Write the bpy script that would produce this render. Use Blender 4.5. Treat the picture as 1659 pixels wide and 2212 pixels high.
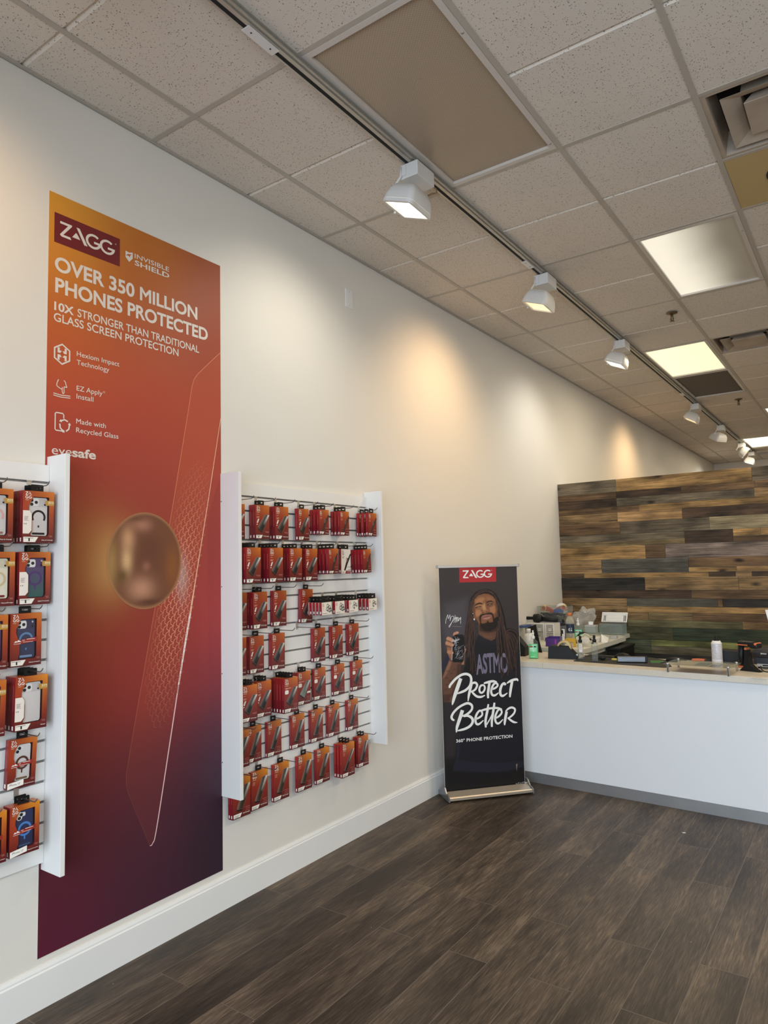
import bpy, bmesh, math, random
import numpy as np
from mathutils import Vector, Matrix
from mathutils.geometry import tessellate_polygon

for _o in list(bpy.data.objects):
    bpy.data.objects.remove(_o, do_unlink=True)
SC = bpy.context.scene
COL = SC.collection
rnd = random.Random(7)
PI = math.pi

# ------------------------------------------------------------------ camera
CAM_POS = Vector((2.653, 0.0, 1.604))
YAW, PITCH, ROLL, FPX = -0.6110, 0.0799, -0.0232, 1507.0
cd = bpy.data.cameras.new('camera')
cam = bpy.data.objects.new('camera', cd)
COL.objects.link(cam)
fw = Vector((math.sin(YAW) * math.cos(PITCH), math.cos(YAW) * math.cos(PITCH), math.sin(PITCH)))
rt = Vector((math.cos(YAW), -math.sin(YAW), 0))
up = rt.cross(fw)
r2 = math.cos(ROLL) * rt + math.sin(ROLL) * up
u2 = -math.sin(ROLL) * rt + math.cos(ROLL) * up
cam.matrix_world = Matrix(((r2.x, u2.x, -fw.x, CAM_POS.x), (r2.y, u2.y, -fw.y, CAM_POS.y),
                           (r2.z, u2.z, -fw.z, CAM_POS.z), (0, 0, 0, 1)))
cd.sensor_fit = 'AUTO'
cd.sensor_width = 36.0
cd.lens = FPX / 2212.0 * 36.0
cd.clip_start = 0.05
cd.clip_end = 200
SC.camera = cam

# ------------------------------------------------------------------ view and sky
SC.view_settings.view_transform = 'Standard'
SC.view_settings.look = 'None'
SC.view_settings.gamma = 1.0
SC.view_settings.use_curve_mapping = False
SC.view_settings.exposure = 0.0
SC.cycles.max_bounces = 10
SC.cycles.diffuse_bounces = 6
SC.cycles.glossy_bounces = 4
SC.cycles.transmission_bounces = 8
SC.cycles.transparent_max_bounces = 12
SC.cycles.caustics_reflective = False
SC.cycles.caustics_refractive = False
SC.cycles.sample_clamp_indirect = 6.0
SC.cycles.use_denoising = True

world = bpy.data.worlds.new('sky')
SC.world = world
world.use_nodes = True
world.node_tree.nodes['Background'].inputs[0].default_value = (0.72, 0.84, 1.0, 1)
world.node_tree.nodes['Background'].inputs[1].default_value = 1.0

H = 3.619            # ceiling height
T = 0.6096           # ceiling module
GX, GY = 0.311, 1.340  # ceiling grid origin
ROOM_X, Y0, Y1 = 6.4, -1.8, 15.9

def area(name, loc, size, rot, power, color, spread=PI):
    l = bpy.data.lights.new(name, 'AREA')
    l.shape = 'RECTANGLE'
    l.size, l.size_y = size
    l.energy = power
    l.color = color
    l.spread = spread
    o = bpy.data.objects.new(name, l)
    o.location = loc
    o.rotation_euler = rot
    COL.objects.link(o)
    return o

# daylight entering through the glazed shop front behind the camera
area('daylight_light', (3.6, Y0 + 0.14, 1.55), (5.0, 2.6), (math.radians(66), 0, 0), 250, (0.74, 0.87, 1.0), math.radians(150))
# added warm fill light, placed as ceiling panels over the unseen right-hand half
for _y in (2.0, 5.0, 9.5):
    area('fill_light', (4.55, _y, H - 0.03), (0.55, 1.15), (0, 0, 0), 48, (1.0, 0.84, 0.60))

# ------------------------------------------------------------------ helpers
def s2l(c):
    c = c / 255.0
    return c / 12.92 if c <= 0.04045 else ((c + 0.055) / 1.055) ** 2.4

def C(r, g, b, k=1.0):
    return (min(1, s2l(r) * k), min(1, s2l(g) * k), min(1, s2l(b) * k), 1.0)

MATS = {}
def new_mat(name):
    m = bpy.data.materials.new(name)
    m.use_nodes = True
    MATS[name] = m
    return m, m.node_tree.nodes, m.node_tree.links, m.node_tree.nodes['Principled BSDF']

def flat(name, color, rough=0.5, metal=0.0, spec=0.5, bump=0.0, bscale=200.0, var=0.0):
    """plain material with a little procedural wear"""
    m, n, l, b = new_mat(name)
    b.inputs['Base Color'].default_value = color
    b.inputs['Roughness'].default_value = rough
    b.inputs['Metallic'].default_value = metal
    b.inputs['Specular IOR Level'].default_value = spec
    tc = n.new('ShaderNodeTexCoord')
    if var:
        nz = n.new('ShaderNodeTexNoise')
        nz.inputs['Scale'].default_value = 6.0
        nz.inputs['Detail'].default_value = 4.0
        l.new(tc.outputs['Object'], nz.inputs['Vector'])
        mx = n.new('ShaderNodeMix')
        mx.data_type = 'RGBA'
        mx.inputs[6].default_value = color
        mx.inputs[7].default_value = tuple(c * (1 - var) for c in color[:3]) + (1,)
        l.new(nz.outputs['Fac'], mx.inputs[0])
        l.new(mx.outputs[2], b.inputs['Base Color'])
    if bump:
        nz = n.new('ShaderNodeTexNoise')
        nz.inputs['Scale'].default_value = bscale
        nz.inputs['Detail'].default_value = 3.0
        l.new(tc.outputs['Object'], nz.inputs['Vector'])
        bp = n.new('ShaderNodeBump')
        bp.inputs['Strength'].default_value = bump
        bp.inputs['Distance'].default_value = 0.002
        l.new(nz.outputs['Fac'], bp.inputs['Height'])
        l.new(bp.outputs['Normal'], b.inputs['Normal'])
    return m

def printed(name, rough=0.4, spec=0.4, coat=0.0):
    """ink on card, vinyl or film: colour comes from the printed artwork"""
    m, n, l, b = new_mat(name)
    at = n.new('ShaderNodeAttribute')
    at.attribute_name = 'Col'
    l.new(at.outputs['Color'], b.inputs['Base Color'])
    b.inputs['Roughness'].default_value = rough
    b.inputs['Specular IOR Level'].default_value = spec
    b.inputs['Coat Weight'].default_value = coat
    b.inputs['Coat Roughness'].default_value = 0.2
    return m

def emis(name, color, strength):
    m, n, l, b = new_mat(name)
    b.inputs['Base Color'].default_value = (0.8, 0.8, 0.8, 1)
    b.inputs['Emission Color'].default_value = color
    b.inputs['Emission Strength'].default_value = strength
    return m

def clear(name, tint, alpha=0.25, rough=0.05, skin=None, edge=0.26):
    """thin clear plastic or glass: see-through with a glossy skin"""
    m, n, l, b = new_mat(name)
    out = n['Material Output']
    tr = n.new('ShaderNodeBsdfTransparent')
    tr.inputs[0].default_value = tint
    mx = n.new('ShaderNodeMixShader')
    lw = n.new('ShaderNodeLayerWeight')
    lw.inputs[0].default_value = 0.35
    mr = n.new('ShaderNodeMapRange')
    mr.inputs['From Min'].default_value = 0.0
    mr.inputs['From Max'].default_value = 1.0
    mr.inputs['To Min'].default_value = alpha
    mr.inputs['To Max'].default_value = min(1, alpha + edge)
    l.new(lw.outputs['Facing'], mr.inputs['Value'])
    l.new(mr.outputs[0], mx.inputs[0])
    b.inputs['Base Color'].default_value = skin or tint
    b.inputs['Roughness'].default_value = rough
    b.inputs['Specular IOR Level'].default_value = 0.8
    l.new(tr.outputs[0], mx.inputs[1])
    l.new(b.outputs[0], mx.inputs[2])
    l.new(mx.outputs[0], out.inputs['Surface'])
    return m

class MB:
    """collects faces of several materials into one mesh"""
    def __init__(self):
        self.v, self.f, self.mi, self.c, self.sm = [], [], [], [], []
        self.mats = []
        self.M = Matrix.Identity(4)
        self.lift, self.k = None, 0     # overlapping inks are laid one a hair above the other
    def m(self, mat):
        if mat not in self.mats:
            self.mats.append(mat)
        return self.mats.index(mat)
    def pts(self, ps, col=(1, 1, 1, 1)):
        i = len(self.v)
        for k, p in enumerate(ps):
            self.v.append(tuple(self.M @ Vector(p)))
            self.c.append(col[k] if isinstance(col, list) else col)
        return i
    def face(self, ps, mat, col=(1, 1, 1, 1), smooth=False):
        i = self.pts(ps, col)
        self.f.append(tuple(range(i, i + len(ps))))
        self.mi.append(self.m(mat)); self.sm.append(smooth)
    def faces(self, ps, fs, mat, col=(1, 1, 1, 1), smooth=False):
        i = self.pts(ps, col)
        k = self.m(mat)
        for f in fs:
            self.f.append(tuple(i + a for a in f)); self.mi.append(k); self.sm.append(smooth)
    def box(self, a, b, mat, col=(1, 1, 1, 1), bev=0.0):
        x0, y0, z0 = (min(p, q) for p, q in zip(a, b))
        x1, y1, z1 = (max(p, q) for p, q in zip(a, b))
        if bev <= 0:
            P = [(x0, y0, z0), (x1, y0, z0), (x1, y1, z0), (x0, y1, z0), (x0, y0, z1), (x1, y0, z1), (x1, y1, z1), (x0, y1, z1)]
            self.faces(P, [(3, 2, 1, 0), (4, 5, 6, 7), (0, 1, 5, 4), (1, 2, 6, 5), (2, 3, 7, 6), (3, 0, 4, 7)], mat, col)
            return
        bm = bmesh.new()
        bmesh.ops.create_cube(bm, size=1.0)
        for v in bm.verts:
            v.co = Vector(((x0 + x1) / 2 + v.co.x * (x1 - x0), (y0 + y1) / 2 + v.co.y * (y1 - y0), (z0 + z1) / 2 + v.co.z * (z1 - z0)))
        bmesh.ops.bevel(bm, geom=list(bm.edges), offset=bev, segments=2, profile=0.5, affect='EDGES')
        self.add_bm(bm, mat, col)
    def add_bm(self, bm, mat, col=(1, 1, 1, 1), smooth=False):
        bm.verts.index_update()
        ps = [tuple(v.co) for v in bm.verts]
        fs = [tuple(v.index for v in f.verts) for f in bm.faces]
        bm.free()
        self.faces(ps, fs, mat, col, smooth)
    def prism(self, poly, z0, z1, mat, col=(1, 1, 1, 1), axis='z', caps=True):
        """extrude a 2-D outline; axis names the extrusion direction"""
        def P(p, z):
            return {'z': (p[0], p[1], z), 'x': (z, p[0], p[1]), 'y': (p[0], z, p[1])}[axis]
        n = len(poly)
        ps = [P(p, z0) for p in poly] + [P(p, z1) for p in poly]
        fs = [(i, (i + 1) % n, n + (i + 1) % n, n + i) for i in range(n)]
        if caps:
            fs += [tuple(reversed(range(n))), tuple(range(n, 2 * n))]
        self.faces(ps, fs, mat, col)
    def tube(self, path, r, mat, n=8, col=(1, 1, 1, 1), closed=False, caps=True):
        path = [Vector(p) for p in path]
        N = len(path)
        rs = r if isinstance(r, (list, tuple)) else [r] * N
        ps, fs = [], []
        prev = None
        for i, p in enumerate(path):
            if closed:
                d = path[(i + 1) % N] - path[i - 1]
            else:
                d = path[min(i + 1, N - 1)] - path[max(i - 1, 0)]
            d.normalize()
            if prev is None:
                a = Vector((0, 0, 1)) if abs(d.z) < 0.9 else Vector((1, 0, 0))
                u = d.cross(a).normalized()
            else:
                u = (prev - d * prev.dot(d)).normalized()
            prev = u
            w = d.cross(u)
            for k in range(n):
                t = 2 * PI * k / n
                ps.append(tuple(p + (u * math.cos(t) + w * math.sin(t)) * rs[i]))
        for i in range(N if closed else N - 1):
            j = (i + 1) % N
            for k in range(n):
                fs.append((i * n + k, i * n + (k + 1) % n, j * n + (k + 1) % n, j * n + k))
        if caps and not closed:
            fs.append(tuple(reversed(range(n))))
            fs.append(tuple((N - 1) * n + k for k in range(n)))
        self.faces(ps, fs, mat, col, True)
    def lathe(self, prof, mat, n=20, center=(0, 0, 0), axis='z', col=(1, 1, 1, 1), smooth=True, sx=1.0, sy=1.0, caps=True):
        ps, fs = [], []
        for (r, h) in prof:
            for k in range(n):
                t = 2 * PI * k / n
                a, b = r * math.cos(t) * sx, r * math.sin(t) * sy
                q = {'z': (a, b, h), 'x': (h, a, b), 'y': (a, h, b)}[axis]
                ps.append((q[0] + center[0], q[1] + center[1], q[2] + center[2]))
        for i in range(len(prof) - 1):
            for k in range(n):
                fs.append((i * n + k, i * n + (k + 1) % n, (i + 1) * n + (k + 1) % n, (i + 1) * n + k))
        if caps:
            fs.append(tuple(reversed(range(n))))
            fs.append(tuple((len(prof) - 1) * n + k for k in range(n)))
        self.faces(ps, fs, mat, col, smooth)
    # ---- flat print helpers: P maps (u, v) of the artwork to a point
    def over(self, P):
        if self.lift is None: return P
        self.k += 1
        d = self.lift * ((self.k % 12) * 8e-6)
        return lambda u, v: tuple(Vector(P(u, v)) + d)
    def poly2(self, poly, P, mat, col, holes=()):
        P = self.over(P)
        rings = [[Vector((p[0], p[1], 0)) for p in poly]] + [[Vector((p[0], p[1], 0)) for p in h] for h in holes]
        allp = [q for r in rings for q in r]
        tris = tessellate_polygon(rings)
        cc = [col(q.x, q.y) for q in allp] if callable(col) else col
        self.faces([P(q.x, q.y) for q in allp], tris, mat, cc)
    def ribbon(self, pts, w, P, mat, col, closed=False):
        P = self.over(P)
        n = len(pts)
        ws = w if isinstance(w, (list, tuple)) else [w] * n
        L, R = [], []
        for i in range(n):
            if closed:
                a, b = pts[i - 1], pts[(i + 1) % n]
            else:
                a, b = pts[max(i - 1, 0)], pts[min(i + 1, n - 1)]
            dx, dy = b[0] - a[0], b[1] - a[1]
            q = math.hypot(dx, dy) or 1e-9
            nx, ny = -dy / q * ws[i] / 2, dx / q * ws[i] / 2
            L.append((pts[i][0] + nx, pts[i][1] + ny)); R.append((pts[i][0] - nx, pts[i][1] - ny))
        ps = L + R
        fs = [(n + i, n + (i + 1) % n, (i + 1) % n, i) for i in range(n if closed else n - 1)]
        cc = [col(*q) for q in ps] if callable(col) else col
        self.faces([P(*q) for q in ps], fs, mat, cc)
    def text(self, s, u0, u1, v0, cap, P, mat, col, bold=0.0, res=2):
        """lettering from u0 to u1 on baseline v0 with capital height cap"""
        P = self.over(P)
        vs, fs, capn = text_mesh(s, bold, res)
        xs = [p[0] for p in vs]
        a, b = min(xs), max(xs)
        k = cap / capn
        kx = k if u1 is None else (u1 - u0) / (b - a)
        self.faces([P(u0 + (p[0] - a) * kx, v0 + p[1] * k) for p in vs], fs, mat, col)
    def build(self, name, parent=None, loc=None, props=None):
        me = bpy.data.meshes.new(name)
        me.from_pydata(self.v, [], self.f)
        for mt in self.mats:
            me.materials.append(mt)
        me.polygons.foreach_set('material_index', self.mi)
        me.polygons.foreach_set('use_smooth', self.sm)
        ca = me.color_attributes.new('Col', 'FLOAT_COLOR', 'POINT')
        ca.data.foreach_set('color', np.array(self.c, dtype=np.float32).ravel())
        me.validate()
        me.update()
        o = bpy.data.objects.new(name, me)
        COL.objects.link(o)
        if parent is not None:
            o.parent = parent
        if loc is not None:
            o.location = loc
        return o

def mend_m(vs, fs, b):
    """the built-in bold M fills its notch: swap in a clean outline"""
    par = list(range(len(vs)))
    def find(a):
        while par[a] != a: a = par[a]
        return a
    for f in fs:
        for k in f[1:]: par[find(k)] = find(f[0])
    isl = {}
    for i in range(len(vs)): isl.setdefault(find(i), []).append(i)
    out_v, out_f = list(vs), list(fs)
    for root, ids in isl.items():
        xs = [vs[i][0] for i in ids]; ys = [vs[i][1] for i in ids]
        if len(ids) == 15 and abs(max(xs) - min(xs) - .636 - 2 * b) < .004 and max(ys) > .66:
            S_ = set(ids)
            out_f = [f for f in out_f if f[0] not in S_]
            x = min(xs) + b - .073
            P = [(.073 - b, -b), (.171 + b * .6, -b), (.171 + b * .6, .50 - b), (.383, .24 - b), (.399, .24 - b), (.611 - b * .6, .50 - b), (.611 - b * .6, -b), (.709 + b, -b), (.709 + b, .682 + b), (.618 - b * .3, .682 + b), (.391, .402 + b), (.165 + b * .3, .682 + b), (.073 - b, .682 + b)]
            n0 = len(out_v)
            out_v += [(p[0] + x, p[1]) for p in P]
            out_f += [tuple(n0 + k for k in t) for t in tessellate_polygon([[Vector((p[0], p[1], 0)) for p in P]])]
    return out_v, out_f
_TXT = {}
def text_mesh(s, bold=0.0, res=2):
    key = (s, bold, res)
    if key not in _TXT:
        cu = bpy.data.curves.new('lettering', 'FONT')
        cu.body = s
        cu.size = 1.0
        cu.resolution_u = res
        cu.offset = bold
        ob = bpy.data.objects.new('lettering', cu)
        COL.objects.link(ob)
        bpy.context.view_layer.update()
        dg = bpy.context.evaluated_depsgraph_get()
        me = bpy.data.meshes.new_from_object(ob.evaluated_get(dg))
        vs = [(v.co.x, v.co.y) for v in me.vertices]
        fs = [tuple(p.vertices) for p in me.polygons]
        if 'M' in s and bold > 0: vs, fs = mend_m(vs, fs, bold)
        bpy.data.objects.remove(ob, do_unlink=True)
        bpy.data.meshes.remove(me)
        bpy.data.curves.remove(cu)
        _TXT[key] = (vs, fs)
    if 'H' != s and ('H', bold, res) not in _TXT:
        text_mesh('H', bold, res)
    hv = _TXT[('H', bold, res)][0]
    vs, fs = _TXT[key]
    return vs, fs, max(p[1] for p in hv)

def tag(o, label, cat, group=None, kind=None):
    if label: o['label'] = label
    if cat: o['category'] = cat
    if group: o['group'] = group
    if kind: o['kind'] = kind
    return o

def struct(o, label=None, cat=None):
    o['kind'] = 'structure'
    if label: o['label'] = label
    if cat: o['category'] = cat
    return o

def empty(name, loc=(0, 0, 0), rz=0.0):
    o = bpy.data.objects.new(name, None)
    o.empty_display_size = 0.05
    o.location = loc
    o.rotation_euler = (0, 0, rz)
    COL.objects.link(o)
    return o

def copy_tree(o, parent=None):
    c = o.copy()
    COL.objects.link(c)
    c.parent = parent
    for ch in o.children:
        copy_tree(ch, c)
    return c

def smooth_path(pts, n=6):
    """Catmull-Rom through the points"""
    out = []
    P = [pts[0]] + list(pts) + [pts[-1]]
    for i in range(1, len(P) - 2):
        for k in range(n):
            t = k / n
            q = []
            for d in range(len(pts[0])):
                a, b, c, e = P[i - 1][d], P[i][d], P[i + 1][d], P[i + 2][d]
                q.append(0.5 * (2 * b + (c - a) * t + (2 * a - 5 * b + 4 * c - e) * t * t + (3 * b - a - 3 * c + e) * t ** 3))
            out.append(tuple(q))
    out.append(tuple(pts[-1]))
    return out

def rrect(x0, y0, x1, y1, r, n=4):
    out = []
    for (cx, cy, a) in ((x1 - r, y1 - r, 0), (x0 + r, y1 - r, 90), (x0 + r, y0 + r, 180), (x1 - r, y0 + r, 270)):
        for k in range(n + 1):
            t = math.radians(a + 90 * k / n)
            out.append((cx + r * math.cos(t), cy + r * math.sin(t)))
    return out
# ------------------------------------------------------------------ room materials
def wall_paint():
    m, n, l, b = new_mat('wall_paint')
    tc = n.new('ShaderNodeTexCoord')
    nz = n.new('ShaderNodeTexNoise'); nz.inputs['Scale'].default_value = 90; nz.inputs['Detail'].default_value = 4
    n2 = n.new('ShaderNodeTexNoise'); n2.inputs['Scale'].default_value = 1.3; n2.inputs['Detail'].default_value = 3
    l.new(tc.outputs['Object'], nz.inputs['Vector']); l.new(tc.outputs['Object'], n2.inputs['Vector'])
    mx = n.new('ShaderNodeMix'); mx.data_type = 'RGBA'
    mx.inputs[6].default_value = (0.745, 0.71, 0.655, 1); mx.inputs[7].default_value = (0.71, 0.675, 0.62, 1)
    l.new(n2.outputs['Fac'], mx.inputs[0]); l.new(mx.outputs[2], b.inputs['Base Color'])
    bp = n.new('ShaderNodeBump'); bp.inputs['Strength'].default_value = 0.12; bp.inputs['Distance'].default_value = 0.002
    l.new(nz.outputs['Fac'], bp.inputs['Height']); l.new(bp.outputs['Normal'], b.inputs['Normal'])
    b.inputs['Roughness'].default_value = 0.6
    b.inputs['Specular IOR Level'].default_value = 0.25
    return m

def ceiling_tile_mat():
    m, n, l, b = new_mat('mineral_tile')
    tc = n.new('ShaderNodeTexCoord')
    vo = n.new('ShaderNodeTexVoronoi'); vo.inputs['Scale'].default_value = 140
    mp = n.new('ShaderNodeMapping'); mp.inputs['Scale'].default_value = (1.0, 1.0, 0.02)
    l.new(tc.outputs['Object'], mp.inputs['Vector'])
    nd = n.new('ShaderNodeTexNoise'); nd.inputs['Scale'].default_value = 40
    l.new(mp.outputs[0], nd.inputs['Vector'])
    ad = n.new('ShaderNodeMix'); ad.data_type = 'RGBA'; ad.inputs[0].default_value = 0.02
    l.new(mp.outputs[0], ad.inputs[6]); l.new(nd.outputs['Color'], ad.inputs[7])
    l.new(ad.outputs[2], vo.inputs['Vector'])
    # only some cells carry a hole, and hole size varies
    wn = n.new('ShaderNodeSeparateColor'); l.new(vo.outputs['Color'], wn.inputs[0])
    mr = n.new('ShaderNodeMapRange'); mr.inputs['From Min'].default_value = 0.22; mr.inputs['From Max'].default_value = 1.0
    mr.inputs['To Min'].default_value = 0.0; mr.inputs['To Max'].default_value = 0.36
    l.new(wn.outputs[0], mr.inputs['Value'])
    lt = n.new('ShaderNodeMath'); lt.operation = 'LESS_THAN'
    l.new(vo.outputs['Distance'], lt.inputs[0]); l.new(mr.outputs[0], lt.inputs[1])
    mx = n.new('ShaderNodeMix'); mx.data_type = 'RGBA'
    n2 = n.new('ShaderNodeTexNoise'); n2.inputs['Scale'].default_value = 1.7; n2.inputs['Detail'].default_value = 2
    l.new(tc.outputs['Object'], n2.inputs['Vector'])
    bs = n.new('ShaderNodeMix'); bs.data_type = 'RGBA'
    bs.inputs[6].default_value = (0.70, 0.632, 0.555, 1); bs.inputs[7].default_value = (0.64, 0.575, 0.505, 1)
    l.new(n2.outputs['Fac'], bs.inputs[0])
    l.new(lt.outputs[0], mx.inputs[0]); l.new(bs.outputs[2], mx.inputs[6]); mx.inputs[7].default_value = (0.24, 0.20, 0.17, 1)
    l.new(mx.outputs[2], b.inputs['Base Color'])
    b.inputs['Roughness'].default_value = 0.95; b.inputs['Specular IOR Level'].default_value = 0.1
    bp = n.new('ShaderNodeBump'); bp.inputs['Strength'].default_value = 0.5; bp.inputs['Distance'].default_value = 0.003; bp.invert = True
    l.new(lt.outputs[0], bp.inputs['Height']); l.new(bp.outputs['Normal'], b.inputs['Normal'])
    return m

def plank_floor():
    m, n, l, b = new_mat('vinyl_plank')
    tc = n.new('ShaderNodeTexCoord')
    # brick texture runs along the planks: turn so that rows run along y
    mp = n.new('ShaderNodeMapping'); mp.inputs['Rotation'].default_value = (0, 0, PI / 2)
    mp.inputs['Location'].default_value = (0.2, 0.167, 0)
    l.new(tc.outputs['Object'], mp.inputs['Vector'])
    br = n.new('ShaderNodeTexBrick')
    br.inputs['Scale'].default_value = 1.0
    br.inputs['Brick Width'].default_value = 1.22; br.inputs['Row Height'].default_value = 0.1785
    br.inputs['Mortar Size'].default_value = 0.0016; br.inputs['Mortar Smooth'].default_value = 0.2
    br.offset = 0.37; br.offset_frequency = 2; br.squash = 1.0
    br.inputs['Color1'].default_value = (0, 0, 0, 1); br.inputs['Color2'].default_value = (1, 1, 1, 1)
    br.inputs['Mortar'].default_value = (0.5, 0.5, 0.5, 1)
    l.new(mp.outputs[0], br.inputs['Vector'])
    sep = n.new('ShaderNodeSeparateColor'); l.new(br.outputs['Color'], sep.inputs[0])
    # offset the grain per plank
    of = n.new('ShaderNodeVectorMath'); of.operation = 'MULTIPLY_ADD'
    cmb = n.new('ShaderNodeCombineXYZ'); l.new(sep.outputs[0], cmb.inputs[0]); l.new(sep.outputs[0], cmb.inputs[2])
    l.new(cmb.outputs[0], of.inputs[0]); of.inputs[1].default_value = (7.3, 0, 13.0); l.new(tc.outputs['Object'], of.inputs[2])
    g1m = n.new('ShaderNodeMapping'); g1m.inputs['Scale'].default_value = (20, 2.6, 1); l.new(of.outputs[0], g1m.inputs['Vector'])
    g1 = n.new('ShaderNodeTexNoise'); g1.inputs['Scale'].default_value = 1.0; g1.inputs['Detail'].default_value = 8; g1.inputs['Roughness'].default_value = 0.65
    g1.inputs['Distortion'].default_value = 2.2
    l.new(g1m.outputs[0], g1.inputs['Vector'])
    g2m = n.new('ShaderNodeMapping'); g2m.inputs['Scale'].default_value = (230, 11, 1); l.new(of.outputs[0], g2m.inputs['Vector'])
    g2 = n.new('ShaderNodeTexNoise'); g2.inputs['Scale'].default_value = 1.0; g2.inputs['Detail'].default_value = 4
    l.new(g2m.outputs[0], g2.inputs['Vector'])
    g3m = n.new('ShaderNodeMapping'); g3m.inputs['Scale'].default_value = (6, 1.2, 1); l.new(of.outputs[0], g3m.inputs['Vector'])
    g3 = n.new('ShaderNodeTexNoise'); g3.inputs['Scale'].default_value = 1.0; g3.inputs['Detail'].default_value = 3
    l.new(g3m.outputs[0], g3.inputs['Vector'])
    a1 = n.new('ShaderNodeMath'); a1.operation = 'MULTIPLY_ADD'; a1.inputs[1].default_value = 0.55; l.new(g1.outputs['Fac'], a1.inputs[0])
    a2 = n.new('ShaderNodeMath'); a2.operation = 'MULTIPLY_ADD'; a2.inputs[1].default_value = 0.62; a2.inputs[2].default_value = -0.31
    l.new(g2.outputs['Fac'], a2.inputs[0]); l.new(a2.outputs[0], a1.inputs[2])
    a3 = n.new('ShaderNodeMath'); a3.operation = 'MULTIPLY_ADD'; a3.inputs[1].default_value = 0.8
    l.new(g3.outputs['Fac'], a3.inputs[0]); l.new(a1.outputs[0], a3.inputs[2])
    a4 = n.new('ShaderNodeMath'); a4.operation = 'MULTIPLY_ADD'; a4.inputs[1].default_value = 0.10
    l.new(sep.outputs[0], a4.inputs[0]); l.new(a3.outputs[0], a4.inputs[2])
    cr = n.new('ShaderNodeValToRGB')
    e = cr.color_ramp.elements
    e[0].position = 0.46; e[0].color = (0.022, 0.014, 0.009, 1)
    e[1].position = 1.02; e[1].color = (0.20, 0.145, 0.098, 1)
    x = e.new(0.64); x.color = (0.044, 0.030, 0.020, 1)
    x = e.new(0.82); x.color = (0.100, 0.070, 0.047, 1)
    l.new(a4.outputs[0], cr.inputs['Fac'])
    mo = n.new('ShaderNodeMix'); mo.data_type = 'RGBA'
    l.new(br.outputs['Fac'], mo.inputs[0]); l.new(cr.outputs['Color'], mo.inputs[6]); mo.inputs[7].default_value = (0.150, 0.115, 0.088, 1)
    # dust specks
    vo = n.new('ShaderNodeTexVoronoi'); vo.inputs['Scale'].default_value = 9
    l.new(tc.outputs['Object'], vo.inputs['Vector'])
    lt = n.new('ShaderNodeMath'); lt.operation = 'LESS_THAN'; lt.inputs[1].default_value = 0.022
    l.new(vo.outputs['Distance'], lt.inputs[0])
    du = n.new('ShaderNodeMix'); du.data_type = 'RGBA'
    l.new(lt.outputs[0], du.inputs[0]); l.new(mo.outputs[2], du.inputs[6]); du.inputs[7].default_value = (0.32, 0.29, 0.25, 1)
    l.new(du.outputs[2], b.inputs['Base Color'])
    rr = n.new('ShaderNodeMapRange'); rr.inputs['To Min'].default_value = 0.38; rr.inputs['To Max'].default_value = 0.58
    l.new(g1.outputs['Fac'], rr.inputs['Value']); l.new(rr.outputs[0], b.inputs['Roughness'])
    b.inputs['Specular IOR Level'].default_value = 0.4
    bp = n.new('ShaderNodeBump'); bp.inputs['Strength'].default_value = 0.25; bp.inputs['Distance'].default_value = 0.002
    l.new(g2.outputs['Fac'], bp.inputs['Height']); l.new(bp.outputs['Normal'], b.inputs['Normal'])
    return m

PAINT = wall_paint()
TILE = ceiling_tile_mat()
FLOOR = plank_floor()
TRIMW = flat('trim_enamel', (0.80, 0.79, 0.77, 1), 0.4, bump=0.05, var=0.04)
GRID = flat('grid_enamel', (0.45, 0.40, 0.34, 1), 0.45, bump=0.03, var=0.08)
ALU = flat('brushed_aluminium', (0.62, 0.62, 0.62, 1), 0.32, 0.9, bump=0.08, bscale=60)
DARK = flat('black_plastic', (0.007, 0.007, 0.0075, 1), 0.5, spec=0.3, bump=0.04, bscale=300)
BLACKM = flat('black_recess', (0.010, 0.009, 0.008, 1), 0.9)
WHITEM = flat('white_enamel', (0.80, 0.79, 0.78, 1), 0.35, var=0.03)
PLENUM = flat('plenum_dark', (0.05, 0.045, 0.04, 1), 0.9)

# ------------------------------------------------------------------ room shell
b = MB(); b.face([(-0.1, Y0 - .2, 0), (ROOM_X + .1, Y0 - .2, 0), (ROOM_X + .1, Y1 + .1, 0), (-0.1, Y1 + .1, 0)], FLOOR)
struct(b.build('floor'))
b = MB(); b.box((-0.12, Y0 - .2, 0), (0, Y1 + .12, H + 0.35), PAINT); struct(b.build('wall_left'))
b = MB(); b.box((ROOM_X, Y0 - .2, 0), (ROOM_X + 0.12, Y1 + .12, H + 0.35), PAINT); struct(b.build('wall_right'))
b = MB(); b.box((0, Y1, 0), (ROOM_X, Y1 + 0.12, H + 0.35), PAINT); struct(b.build('wall_back'))
b = MB(); b.box((-.12, Y0 - .2, H + .35), (ROOM_X + .12, Y1 + .12, H + .45), PLENUM); struct(b.build('ceiling_deck'))

# shop front behind the camera: header, sill, mullions and panes
b = MB()
b.box((0, Y0 - .12, 2.95), (ROOM_X, Y0, H + .35), PAINT)
b.box((0, Y0 - .12, 0), (ROOM_X, Y0, 0.22), PAINT)
struct(b.build('wall_front'))
GLASS = clear('window_glass', (0.96, 0.98, 0.97, 1), 0.04, 0.02)
nx = 5
for i in range(nx):
    xa, xb = ROOM_X * i / nx, ROOM_X * (i + 1) / nx
    b = MB()
    for (p, q) in (((xa, .22), (xa + .045, 2.95)), ((xb - .045, .22), (xb, 2.95)), ((xa + .045, .22), (xb - .045, .27)), ((xa + .045, 2.90), (xb - .045, 2.95))):
        b.box((p[0], Y0 - .10, p[1]), (q[0], Y0 - .03, q[1]), ALU)
    w = struct(b.build('window_%d' % (i + 1)))
    g = MB(); g.box((xa + .045, Y0 - .07, .27), (xb - .045, Y0 - .06, 2.90), GLASS); g.build('window_pane', w)

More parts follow.
